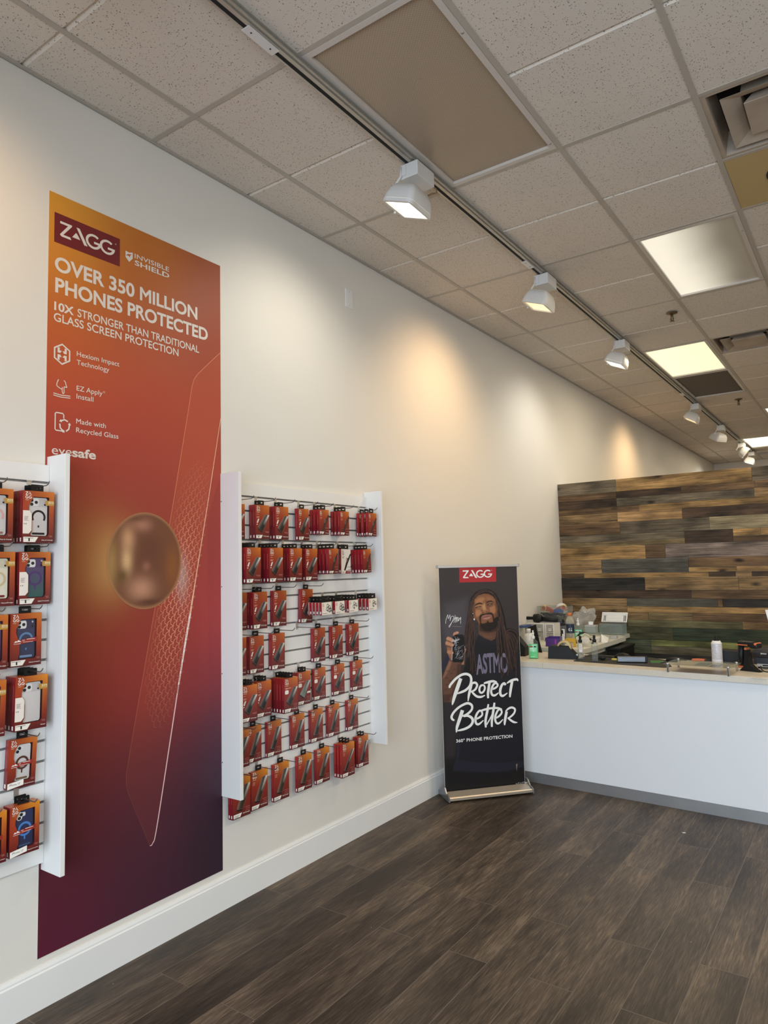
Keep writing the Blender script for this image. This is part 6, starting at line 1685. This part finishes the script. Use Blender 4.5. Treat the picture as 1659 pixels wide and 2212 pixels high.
# purple carton
PUR = flat('purple_card', (.075, .03, .20, 1), .4)
r = empty('purple_box', (.405, 5.66, ZB), .10); tag(r, 'open purple carton behind the tape dispenser', 'box')
m = MB()
for (a, c) in (((-.060, -.055, 0), (.060, -.052, .068)), ((-.060, .052, 0), (.060, .055, .076)), ((-.060, -.055, 0), (-.057, .055, .072)), ((.057, -.055, 0), (.060, .055, .068)), ((-.060, -.055, 0), (.060, .055, .003))):
    m.box(a, c, PUR)
m.build('carton', r)
m = MB(); m.box((.018, -.0556, .008), (.030, -.0552, .058), flat('magenta_print', (.40, .03, .35, 1), .4)); m.build('printed_stripe', r)

# drawer organisers on the bench
DRW = clear('smoky_drawer', (.62, .61, .56, 1), .55, .15)
def organiser(x, y, rz, w, d, h, cols, rows, label):
    r = empty('drawer_organiser', (x, y, ZB), rz); tag(r, label, 'drawer organiser', 'plastic drawer organisers on the bench')
    m = MB(); t = .008
    m.box((0, 0, 0), (w, d, t), WP); m.box((0, 0, h - t), (w, d, h), WP, bev=.002); m.box((0, 0, t), (t, d, h - t), WP); m.box((w - t, 0, t), (w, d, h - t), WP); m.box((t, d - t, t), (w - t, d, h - t), WP)
    for k in range(1, rows): m.box((t, .002, h * k / rows - .002), (w - t, d - t, h * k / rows + .002), WP)
    for k in range(1, cols): m.box((w * k / cols - .002, .002, t), (w * k / cols + .002, d - t, h - t), WP)
    m.build('cabinet', r)
    for i in range(cols):
        for j in range(rows):
            a, b_ = w * i / cols + .006, w * (i + 1) / cols - .006
            c, e = h * j / rows + .006, h * (j + 1) / rows - .006
            m = MB(); m.box((a, .001, c), (b_, d * .8, e), DRW, bev=.002); q = m.build('drawer', r)
            m = MB(); m.box(((a + b_) / 2 - .012, -.008, e - .014), ((a + b_) / 2 + .012, .001, e - .009), DRW, bev=.001); m.build('handle', q)
            if rnd.random() < .85:
                m = MB(); x0 = a + (b_ - a) * rnd.uniform(.1, .4)
                m.face([(x0, -.0006, c + .006), (x0 + .026, -.0006, c + .006), (x0 + .026, -.0006, c + .028), (x0, -.0006, c + .028)], PRINT, C(216, 210, 200))
                m.face([(x0 + .004, -.0010, c + .016), (x0 + .022, -.0010, c + .017), (x0 + .022, -.0010, c + .021), (x0 + .004, -.0010, c + .020)], PRINT, C(130, 60, 110))
                m.build('label', q)
    return r
organiser(.012, 5.985, 0, .172, .15, .156, 2, 2, 'wider white organiser of labelled smoky drawers')
organiser(.192, 5.985, 0, .084, .15, .156, 1, 2, 'slim white drawer organiser right of the labelled drawers')
r = empty('blue_lid_tub', (.052, 5.86, ZB)); tag(r, 'clear tub with a blue lid next to the labelled drawers', 'tub')
m = MB(); m.box((-.04, -.07, 0), (.03, .07, .130), CLEARP, bev=.004); m.build('tub', r)
m = MB(); m.box((-.045, -.075, .1305), (.035, .075, .148), flat('blue_lid', (.03, .07, .22, 1), .4), bev=.004); m.build('lid', r)

# heat gun on top of the drawers
ZO = ZB + .1565
r = empty('heat_gun', (.115, 6.05, ZO), .12); tag(r, 'black heat gun lying on top of the labelled drawers', 'heat gun')
m = MB(); m.lathe([(.012, -.13), (.016, -.125), (.014, -.06), (.036, -.05), (.040, -.01), (.032, .02), (.020, .028)], DARK, 20, (.0, 0, .040), axis='x'); m.build('barrel', r)
m = MB(); m.tube([(.02, 0, .035), (.09, .0, .030), (.165, .0, .026)], .021, DARK, 12); m.build('handle', r)

# clear bin of tape guns and cables, on a dark tub
r = empty('dark_tub', (.170, 6.275, ZB)); tag(r, 'dark blue lidded tub behind the slim drawers', 'tub')
NAVY = flat('navy_tub', (.028, .032, .042, 1), .3)
m = MB(); m.box((-.13, -.115, 0), (.13, .115, .140), NAVY, bev=.008); m.build('tub', r)
m = MB(); m.box((-.135, -.120, .1405), (.135, .120, .160), flat('blue_tub_lid', (.05, .07, .16, 1), .4), bev=.005); m.build('lid', r)
BX, BY_, BZ = .178, 6.275, ZB + .1605
r = empty('clear_bin', (BX, BY_, BZ), .05); tag(r, 'clear plastic bin heaped with tape guns and black cables', 'bin')
m = MB(); w2, d2, h2 = .135, .105, .132
m.box((-w2, -d2, 0), (w2, d2, .004), CLEARP)
for s in (-1, 1):
    m.box((-w2, s * d2 - .0015, .004), (w2, s * d2 + .0015, h2), CLEARP); m.box((s * w2 - .0015, -d2, .004), (s * w2 + .0015, d2, h2), CLEARP)
m.tube([(-w2, -d2, h2), (w2, -d2, h2), (w2, d2, h2), (-w2, d2, h2)], .0035, CLEARP, 6, closed=True)
m.build('bin_body', r)
REDP = flat('red_plastic', (.42, .075, .055, 1), .4)
BLUEP = flat('blue_plastic', (.04, .09, .32, 1), .4)
def tapegun(x, y, z, rz, label):
    r = empty('tape_gun', (x, y, z), rz); r.scale = (.72, .72, .72); tag(r, label, 'tape gun', 'red tape guns in the clear bin')
    m = MB(); m.prism([(-.080, .02), (-.06, .065), (-.01, .078), (.045, .055), (.10, .020), (.10, .0), (.02, .01)], -.022, .022, REDP, axis='y'); m.build('frame', r)
    m = MB(); m.lathe([(.026, -.026), (.040, -.026), (.040, .026), (.026, .026), (.026, -.026)], TANM, 28, (-.035, 0, .05), axis='y', caps=False); m.build('tape_roll', r)
    m = MB(); m.tube([(.04, 0, .03), (.07, 0, -.02), (.075, 0, -.05)], .013, REDP, 10); m.build('handle', r)
tapegun(BX - .060, BY_ - .045, BZ + .080, -.1, 'red tape gun at the left side of the clear bin')
tapegun(BX + .072, BY_ - .03, BZ + .084, PI + .15, 'red tape gun at the right side of the clear bin')
r = empty('blue_tape_gun', (BX + .060, BY_ - .070, BZ + .080), .1); r.scale = (.8, .8, .8); tag(r, 'small blue tool in front of the right red tape gun', 'tool')
m = MB(); m.prism([(-.055, .0), (-.04, .040), (.02, .045), (.055, .02), (.05, 0)], -.018, .018, BLUEP, axis='y'); m.build('body', r)
r = empty('white_tape_roll', (BX + .045, BY_ + .055, BZ + .105), .1); tag(r, 'big roll of white tape standing at the back of the clear bin', 'tape roll')
m = MB(); m.lathe([(.030, -.020), (.052, -.020), (.052, .020), (.030, .020), (.030, -.020)], WP, 36, (0, 0, .0), axis='y', caps=False); m.build('roll', r)
for k in range(5):
    rr_ = random.Random(20 + k)
    y_ = -.094 + .013 * k
    pts = [(rr_.uniform(-.12, .115), y_ + rr_.uniform(-.003, .003), rr_.uniform(.042, .075)) for _ in range(6)]
    m = MB(); m.tube(smooth_path(pts, 8), .0036, DARK, 6)
    o = m.build('black_cable', None, (BX, BY_, BZ))
    tag(o, 'black cable tangled in the clear bin under the tape guns', 'cable', 'black cables in the clear bin')
GRN = flat('olive_cloth', (.10, .11, .085, 1), .8)
r = empty('grey_pouch', (BX - .02, BY_ - .02, BZ + .008)); tag(r, 'grey green cloth pouch at the bottom of the clear bin', 'pouch')
m = MB(); m.lathe([(.06, 0), (.078, .012), (.07, .028), (.03, .036)], GRN, 20, sx=1.4, sy=.9); m.build('pouch', r)

# plastic bag
r = empty('plastic_bag', (.335, 6.56, ZB)); tag(r, 'crumpled clear plastic bag against the reclaimed wood wall', 'bag')
bm = bmesh.new(); bmesh.ops.create_icosphere(bm, subdivisions=4, radius=1.0)
from mathutils import noise
for v in bm.verts:
    p = v.co.copy()
    nse = noise.noise(p * 1.7) * .30 + noise.noise(p * 4.1 + Vector((3, 1, 2))) * .12
    q = p * (1 + nse)
    zz = (q.z + 1) / 2
    v.co = Vector((q.x * (.07 + .06 * zz) + .045 * zz - .01, q.y * .10, max(.001, .27 * zz - .01)))
m = MB(); m.add_bm(bm, BAGP); o = m.build('bag', r)

# drink bottle
r = empty('drink_bottle', (.437, 5.95, ZB), .36); tag(r, 'sports drink bottle with orange cap and dark blue label', 'bottle')
m = MB(); m.lathe([(.034, 0), (.037, .004), (.037, .075), (.0345, .082), (.0345, .165), (.037, .172), (.036, .190), (.020, .222), (.0165, .228), (.0165, .232)], clear('pale_drink_plastic', (.86, .82, .70, 1), .25, .06), 26); m.build('bottle', r)
m = MB(); m.lathe([(.0195, .232), (.0200, .252), (.0175, .257), (.003, .258)], flat('orange_cap', (.60, .16, .03, 1), .4), 20); m.build('cap', r)
m = MB(); ps = []
for k in range(33):
    t = 2 * PI * k / 32
    for v in (.084, .163): ps.append((.0350 * math.cos(t), .0350 * math.sin(t), v))
m.faces(ps, [(2 * k, 2 * k + 2, 2 * k + 3, 2 * k + 1) for k in range(32)], PRINT, C(34, 48, 66), True)
tv, tf, tcap = text_mesh('G', .03, 2)
gx0, gx1 = min(p[0] for p in tv), max(p[0] for p in tv)
m.faces([(.0354 * math.cos(-PI / 2 + (p[0] - (gx0 + gx1) / 2) * .045 / .035), .0354 * math.sin(-PI / 2 + (p[0] - (gx0 + gx1) / 2) * .045 / .035), .100 + p[1] * .045) for p in tv], tf, PRINT, C(214, 214, 210))
m.build('label', r)

# yellow box cutter, white coil of cable, papers
r = empty('box_cutter', (.535, 5.655, ZB + .001), .1); tag(r, 'yellow tape cutter behind the tan tape roll', 'cutter')
m = MB(); m.prism([(-.065, .045), (-.02, .070), (.05, .066), (.055, .0), (.035, .0), (.030, .040), (-.055, .035)], -.012, .012, flat('yellow_plastic', (.62, .36, .03, 1), .4), axis='y'); m.build('frame', r)
m = MB(); m.lathe([(.005, -.010), (.026, -.010), (.026, .010), (.005, .010)], CLEARP, 22, (.005, 0, .032), axis='y'); m.build('wheel', r)
pts = []
for k in range(70):
    t = k * .42
    R = .058 + .008 * math.sin(k * 1.7)
    pts.append((R * math.cos(t) * 1.1, R * math.sin(t) * .8, -.02 + .030 * k / 70 + .006 * math.sin(k * 2.1)))
m = MB(); m.tube(smooth_path(pts, 4), .0036, flat('cream_cable', (.66, .60, .46, 1), .45), 6)
q = m.build('cable_coil', None, (.640, 5.72, ZB + .058)); q.rotation_euler = (math.radians(42), 0, .1)
q.location.y += .02
tag(q, 'loose coil of cream cable on the work bench', 'cable')
pts = [(.54, 5.80, ZB + .012), (.545, 5.81, ZB + .06), (.575, 5.83, ZB + .098), (.625, 5.84, ZB + .090), (.655, 5.84, ZB + .04), (.67, 5.84, ZB + .010)]
m = MB(); m.tube(smooth_path(pts, 8), .008, DARK, 8); tag(m.build('black_hose'), 'thick black cord looped behind the cream cable coil', 'cord')
PAP = flat('paper_white', (.74, .73, .69, 1), .6)
r = empty('paper_packet', (.590, 6.03, ZB), .1); tag(r, 'white paper packet lying on the bench behind the cream cable', 'packet')
m = MB(); m.box((-.070, -.10, .001), (.06, .10, .045), PAP, bev=.006); m.build('packet', r)
r = empty('foil_pouch', (.676, 6.11, ZB), .3); tag(r, 'torn white foil pouch near the edge of the bench', 'pouch')
m = MB()
P_ = [(-.022, -.05, .002), (.030, -.055, .002), (.040, .05, .030), (-.02, .06, .062), (.01, 0, .026)]
Q_ = [(p[0], p[1], max(.0005, p[2] - .004)) for p in P_]
m.faces(P_ + Q_, [(0, 1, 4), (1, 2, 4), (2, 3, 4), (3, 0, 4), (6, 5, 9), (7, 6, 9), (8, 7, 9), (5, 8, 9), (0, 5, 6, 1), (1, 6, 7, 2), (2, 7, 8, 3), (3, 8, 5, 0)], PAP); m.build('pouch', r)
r = empty('grey_block', (.672, 6.405, ZB), .1); tag(r, 'small dark block in front of the clear tank on the bench', 'block')
m = MB(); m.box((-.030, -.025, 0), (.030, .025, .026), GREYP, bev=.003); m.build('block', r)

# open acrylic organiser with grey boxes, glass tank and white tray on it
r = empty('acrylic_organiser', (.510, 6.30, ZB), .02); tag(r, 'open clear acrylic box with side handle on the work bench', 'acrylic box')
m = MB(); w2, d2, h2 = .127, .11, .068
m.box((-w2, -d2, .052), (w2, d2, .056), CLEARG)
for s in (-1, 1):
    m.box((-w2, s * d2 - .002, .056), (w2, s * d2 + .002, h2 + .052), CLEARG); m.box((s * w2 - .002, -d2, .056), (s * w2 + .002, d2, h2 + .052), CLEARG)
    for q in (-1, 1): m.box((s * w2 - .006, q * d2 - .006, 0), (s * w2 + .006, q * d2 + .006, .056), CLEARG)
m.build('box_body', r)
m = MB(); m.tube(smooth_path([(-w2 - .002, -.05, .115), (-w2 - .018, -.05, .108), (-w2 - .018, -.05, .075), (-w2 - .002, -.05, .068)], 5), .004, CLEARG, 8); m.build('handle', r)
for k, (x, y, z, s) in enumerate(((.499, 6.32, .0565, .86), (.494, 6.325, .0565 + .0695, .36))):
    r = empty('grey_gift_box', (x, y, ZB + z), .3 * k); tag(r, ['large grey box inside the clear acrylic box', 'small pale box on top of the grey box'][k], 'box')
    m = MB(); m.box((-.055 * s, -.045 * s, 0), (.055 * s, .045 * s, .075 * s), GREYP if k == 0 else WP, bev=.003); m.build('body', r)
    m = MB(); m.box((-.058 * s, -.048 * s, .060 * s), (.058 * s, .048 * s, .080 * s), GREYP if k == 0 else WP, bev=.003); m.build('lid', r)
r = empty('glass_tank', (.545, 6.80, ZB), .0); tag(r, 'clear glass tank at the far end of the bench under the white tray', 'tank')
m = MB(); w2, d2, h2 = .1085, .070, .106
TANK = clear('tank_glass', (.95, .98, .97, 1), .10, .03, (.66, .73, .73, 1))
m.box((-w2, -d2, 0), (w2, d2, .006), TANK)
for s in (-1, 1):
    m.box((-w2, s * d2 - .003, .006), (w2, s * d2 + .003, h2), TANK); m.box((s * w2 - .003, -d2 + .003, .006), (s * w2 + .003, d2 - .003, h2), TANK)
m.build('tank_body', r)
r = empty('white_keyboard_tray', (.575, 6.77, ZB + .1065), 0); tag(r, 'white slotted tray propped on top of the glass tank', 'tray')
m = MB(); TR = Matrix.Rotation(math.radians(62), 4, 'X'); m.M = Matrix.Translation((0, -.02, .011)) @ Matrix.Diagonal((.78, .78, .8, 1)) @ TR
w2, h2 = .155, .125
for (a, c) in (((-w2, 0, 0), (w2, .012, .012)), ((-w2, h2 - .014, 0), (w2, h2, .012)), ((-w2, .012, 0), (-w2 + .014, h2 - .014, .012)), ((w2 - .014, .012, 0), (w2, h2 - .014, .012)), ((-.085, .012, .002), (.09, h2 - .030, .010)), ((-w2 + .02, h2 - .034, .002), (w2 - .02, h2 - .014, .010)), ((-w2 + .014, .012, .0), (w2 - .014, h2 - .014, .002))):
    m.box(a, c, WP)
for k in range(9): m.box((-.080 + .0185 * k, .020, .010), (-.066 + .0185 * k, .036, .013), WP, bev=.001)
for k in range(9): m.box((-.080 + .0185 * k, .048, .010), (-.066 + .0185 * k, .062, .013), WP, bev=.001)
for x in (-w2 + .024, -w2 + .040, w2 - .044, w2 - .028): m.box((x, .016, .0021), (x + .008, h2 - .04, .0026), BLACKM)
for k in range(10): m.box((-.135 + .027 * k, .0035, .0120), (-.118 + .027 * k, .008, .0124), GREYP)
m.build('tray', r)

# ---- working mat and things on it
MATM = flat('black_rubber', (.014, .013, .013, 1), .55, bump=.1, bscale=500)
o = MB(); mp = [(.790, 5.039), (1.44, 4.985), (1.47, 5.06), (1.36, 5.36), (1.24, 5.445), (.775, 5.452)]
o.prism(mp, 0, .004, MATM); q = o.build('work_mat', None, (0, 0, ZT + .0003)); tag(q, 'black rubber work mat lying on the speckled counter top', 'mat')
ZM = ZT + .0045
HG = flat('grey_heatsink', (.24, .25, .28, 1), .35, .6)
r = empty('grey_power_unit', (1.185, 5.135, ZM), .33); tag(r, 'grey finned power unit with black ends on the black mat', 'power unit')
m = MB(); m.box((-.098, -.022, .004), (.090, .022, .040), HG, bev=.003)
for k in range(8): m.box((-.098, -.0225, .008 + .004 * k), (.090, -.0215, .0095 + .004 * k), DARK)
m.build('body', r)
m = MB(); m.box((.090, -.025, 0), (.104, .025, .043), DARK, bev=.003); m.build('end_cap', r)
m = MB(); m.tube([(-.098, .004, .018), (-.115, .006, .018), (-.138, .008, .018)], .0075, flat('yellow_sleeve', (.60, .46, .08, 1), .4), 10); m.build('yellow_plug', r)
m = MB(); m.tube(smooth_path([(1.045, 5.095, ZM + .016), (.98, 5.10, ZM + .006), (.93, 5.22, ZM + .006), (1.0, 5.30, ZM + .006), (.86, 5.33, ZM + .006), (.78, 5.30, ZM + .006)], 8), .0028, DARK, 6)
tag(m.build('thin_black_cord'), 'thin black cord trailing behind the two front spray bottles', 'cord')
m = MB(); m.lathe([(.05, 0), (.055, .012), (.035, .034), (.010, .042)], DARK, 18, sx=1.25, sy=.7)
q = m.build('black_sponge', None, (1.075, 5.30, ZM)); tag(q, 'black crumpled cloth on the mat behind the grey power unit', 'cloth')
m = MB(); m.lathe([(.010, 0), (.018, .004), (.016, .018), (.008, .022)], DARK, 12, sx=1.6)
q = m.build('cord_plug', None, (.952, 5.19, ZM)); tag(q, 'small black plug on the mat between spray bottle and power unit', 'plug')
r = empty('green_cutting_card', (1.325, 5.215, ZM), .33); tag(r, 'green card with black corner beside the grey power unit', 'card')
m = MB(); m.prism([(-.035, -.05), (.05, -.05), (.06, .06), (-.03, .06)], .0002, .003, flat('green_card', (.05, .19, .05, 1), .4)); m.build('card', r)
m = MB(); m.box((.03, -.052, .0002), (.062, -.035, .0036), DARK); m.build('corner', r)
m = MB(); m.lathe([(.030, 0), (.034, .010), (.026, .024), (.010, .030)], DARK, 20, sx=2.1, sy=1.0)
q = m.build('black_glove', None, (1.44, 5.325, ZT + .0005)); q.rotation_euler = (0, 0, .3); tag(q, 'black glove heap on the counter left of the acrylic riser', 'glove')
m = MB(); m.box((-.028, -.010, 0), (.028, .010, .004), PAP); q = m.build('paper_strip', None, (1.62, 5.26, ZT + .0005)); q.rotation_euler = (0, 0, -.3); tag(q, 'small paper strip behind the acrylic riser', 'paper strip')

# acrylic riser with printed sheet
r = empty('acrylic_riser', (1.690, 4.925, ZT), -.05); tag(r, 'low clear acrylic riser on steel stand-offs holding a printed sheet', 'acrylic stand')
m = MB(); m.box((-.205, -.140, .048), (.205, .140, .053), CLEARG, bev=.001); m.build('acrylic_top', r)
for (x, y) in ((-.18, -.122), (.18, -.122), (-.18, .122), (.18, .122)):
    m = MB(); m.lathe([(.007, 0), (.007, .048), (.009, .0535), (.0085, .058), (.002, .059)], ALU, 14, (x, y, 0)); m.build('standoff', r)
m = MB(); P = lambda u, v: (u, v, .0470)
m.poly2([(-.16, -.11), (.185, -.12), (.185, .11), (-.16, .12)], P, PRINT, C(196, 172, 148))
P3 = lambda u, v: (u, v, .0474)
m.poly2([(-.15, -.06), (-.05, -.06), (-.05, .10), (-.15, .10)], P3, PRINT, C(214, 190, 160)); m.poly2([(-.03, -.08), (.05, -.08), (.05, .08), (-.03, .08)], P3, PRINT, C(120, 122, 112))
m.poly2([(.06, -.10), (.12, -.10), (.12, .02), (.06, .02)], P3, PRINT, C(90, 84, 84))
for k, (u, v) in enumerate(((.10, .05), (.15, -.02), (.165, -.09), (.15, .07))): m.poly2([(u + .026 * math.cos(t * PI / 7), v + .013 * math.sin(t * PI / 7)) for t in range(14)], P3, PRINT, C(74, 62, 64))
m.build('printed_sheet', r)

# compressed-air can
r = empty('air_duster_can', (1.728, 5.235, ZT), -.4); tag(r, 'white spray can with small print and black nozzle behind the riser', 'spray can')
def can_mat():
    m, n, l, b = new_mat('can_print')
    tc = n.new('ShaderNodeTexCoord'); sx = n.new('ShaderNodeSeparateXYZ'); l.new(tc.outputs['Object'], sx.inputs[0])
    wv = n.new('ShaderNodeMath'); wv.operation = 'MULTIPLY'; wv.inputs[1].default_value = 1 / .0042; l.new(sx.outputs[2], wv.inputs[0])
    fr = n.new('ShaderNodeMath'); fr.operation = 'FRACT'; l.new(wv.outputs[0], fr.inputs[0])
    gt = n.new('ShaderNodeMath'); gt.operation = 'GREATER_THAN'; gt.inputs[1].default_value = .55; l.new(fr.outputs[0], gt.inputs[0])
    nz = n.new('ShaderNodeTexNoise'); nz.inputs['Scale'].default_value = 500; l.new(tc.outputs['Object'], nz.inputs['Vector'])
    g2_ = n.new('ShaderNodeMath'); g2_.operation = 'GREATER_THAN'; g2_.inputs[1].default_value = .44; l.new(nz.outputs['Fac'], g2_.inputs[0])
    mu = n.new('ShaderNodeMath'); mu.operation = 'MULTIPLY'; l.new(gt.outputs[0], mu.inputs[0]); l.new(g2_.outputs[0], mu.inputs[1])
    zz = n.new('ShaderNodeMath'); zz.operation = 'GREATER_THAN'; zz.inputs[1].default_value = .045; l.new(sx.outputs[2], zz.inputs[0])
    m2 = n.new('ShaderNodeMath'); m2.operation = 'MULTIPLY'; l.new(mu.outputs[0], m2.inputs[0]); l.new(zz.outputs[0], m2.inputs[1])
    mx = n.new('ShaderNodeMix'); mx.data_type = 'RGBA'; l.new(m2.outputs[0], mx.inputs[0]); mx.inputs[6].default_value = (.72, .70, .74, 1); mx.inputs[7].default_value = (.16, .16, .18, 1)
    l.new(mx.outputs[2], b.inputs['Base Color']); b.inputs['Roughness'].default_value = .35
    return m
m = MB(); m.lathe([(.0325, 0), (.034, .003), (.034, .148), (.0335, .150)], can_mat(), 30); m.build('can_body', r)
m = MB(); m.lathe([(.0345, .150), (.0345, .154), (.030, .157), (.027, .166), (.024, .169)], WP, 28); m.build('shoulder', r)
m = MB(); m.lathe([(.020, .169), (.019, .174), (.010, .182), (.0095, .200), (.007, .203)], DARK, 18); m.build('nozzle', r)

# barcode scanner in its stand
ORG = flat('orange_rubber', (.62, .14, .05, 1), .5)
r = empty('barcode_scanner', (1.945, 5.075, ZT), -.35); tag(r, 'black and orange barcode scanner held on a curved black stand', 'barcode scanner')
m = MB(); m.prism([(-.055, 0), (.075, 0), (.045, .014), (.012, .045), (.000, .090), (.000, .135), (-.018, .135), (-.022, .080), (-.030, .03)], -.022, .022, DARK, axis='y'); m.build('stand', r)
m = MB(); m.box((-.062, -.030, .155), (.050, .030, .190), DARK, bev=.012); m.box((.020, -.036, .148), (.075, .036, .182), DARK, bev=.012); m.build('scan_head', r)
m = MB(); m.box((-.060, -.0315, .163), (.010, .0315, .170), ORG, bev=.002); m.lathe([(.006, -.038), (.009, -.030), (.009, .030), (.006, .038)], ORG, 12, (.060, 0, .176), axis='y'); m.box((-.020, -.020, .130), (-.006, .020, .148), ORG, bev=.003); m.build('bumper', r)
m = MB(); m.tube([(-.045, 0, .165), (-.052, 0, .10), (-.050, 0, .035)], .019, DARK, 12); m.box((-.072, -.022, .020), (-.028, .022, .030), ORG, bev=.003); m.build('grip', r)

# receipt printer cut by the picture edge
r = empty('receipt_printer', (2.075, 5.30, ZT), -.12); tag(r, 'black receipt printer at the right edge of the counter', 'printer')
BPR = flat('charcoal_plastic', (.022, .024, .030, 1), .35)
m = MB(); m.prism([(-.10, .032), (-.10, .072), (-.106, .078), (-.106, .112), (-.095, .126), (.10, .126), (.10, .032)], -.11, .14, BPR, axis='x'); m.build('housing', r)
m = MB(); m.lathe([(.023, -.112), (.023, .142)], BPR, 20, (0, -.100, .094), axis='x'); m.build('front_roll_cover', r)
m = MB(); m.box((-.095, -.098, .012), (.135, .09, .032), GREYP, bev=.002); m.box((-.06, -.1005, .018), (.06, -.097, .026), BLACKM); m.build('connector_panel', r)
for x in (-.085, .12):
    m = MB(); m.lathe([(.010, 0), (.010, .013)], DARK, 10, (x, -.07, 0)); m.build('foot', r)
    m = MB(); m.lathe([(.010, 0), (.010, .013)], DARK, 10, (x, .07, 0)); m.build('foot', r)
m = MB(); m.text('EPSON', -.062, -.028, .097, .0075, lambda u, v: (u, -.1236, v), PRINT, C(206, 206, 206), .04, 2); m.build('logo', r)
m = MB(); m.tube(smooth_path([(2.00, 5.145, ZT + .024), (2.005, 5.10, ZT + .02), (2.03, 5.06, ZT + .005), (2.10, 5.05, ZT + .005), (2.18, 5.08, ZT + .005)], 8), .0035, DARK, 8)
tag(m.build('printer_cable'), 'black cable curling from under the receipt printer', 'cable')
r = empty('card_terminal', (1.805, 5.345, ZT), .05); tag(r, 'black till terminal behind the barcode scanner', 'terminal')
m = MB(); m.prism([(-.085, .018), (.115, .018), (.115, .086), (-.050, .098), (-.065, .090), (-.080, .050)], -.05, .06, DARK, axis='y'); m.build('body', r)
m = MB(); m.box((-.075, -.045, .0), (.11, .055, .018), DARK); m.build('base', r)
m = MB(); m.box((-.14, -.014, 0), (.10, .014, .012), flat('pale_wood', (.62, .44, .22, 1), .5)); q = m.build('wood_strip', None, (1.870, 5.205, ZT + .0004)); q.rotation_euler = (0, 0, -.12); tag(q, 'pale wooden strip on the counter between can and printer', 'wood strip')
r = empty('red_handle_pliers', (1.625, 5.395, ZT + .0004), .12); tag(r, 'red handled pliers lying behind the white spray can', 'pliers')
m = MB(); m.tube(smooth_path([(-.09, .012, .010), (-.05, .020, .012), (0, .0, .012)], 5), .008, ORG, 8); m.tube(smooth_path([(-.09, -.016, .010), (-.05, -.022, .012), (0, 0, .012)], 5), .008, ORG, 8); m.build('handle', r)
m = MB(); m.prism([(-.01, -.012), (.02, -.014), (.07, -.004), (.07, .004), (.02, .014), (-.01, .012)], .004, .018, DARK); m.build('jaw', r)
m = MB(); m.box((-.045, -.024, 0), (.045, .024, .0012), PAP)
for k in range(5): m.poly2([(-.030 + .010 * k + .005 * math.cos(t), .006 * (k % 2) + .010 * math.sin(t)) for t in (0, 1.2, 2.4, 3.6, 4.8)], lambda u, v: (u, v, .0015), PRINT, C(150, 140, 135))
m.poly2([(.005, -.006), (.040, -.006), (.040, -.002), (.005, -.002)], lambda u, v: (u, v, .0016), PRINT, C(120, 112, 110))
q = m.build('business_card', None, (2.030, 4.800, ZT + .0004)); q.rotation_euler = (0, 0, -.05); tag(q, 'white printed card lying at the right front of the counter', 'card')
# screen edge at the picture edge
r = empty('tablet_screen', (2.10, 5.50, ZT)); tag(r, 'white tilted screen seen only at the right edge of the photo', 'screen')
m = MB(); m.prism([(-.095, .365), (.150, .385), (.150, .060), (-.035, .052)], -.008, .008, WP, axis='y'); m.build('screen', r)
m = MB(); m.box((.0, .015, 0), (.14, .05, .012), WP, bev=.003); m.tube([(.07, .030, .010), (.07, .018, .20)], .010, WP, 10); m.build('stand', r)
# white scrap on the floor
m = MB(); m.prism([(-.012, 0), (0, -.006), (.012, .002), (.002, .008)], .0003, .0016, PAP); q = m.build('paper_scrap', None, (1.62, 4.49, 0)); tag(q, 'tiny white paper scrap on the dark floor before the counter', 'paper scrap')
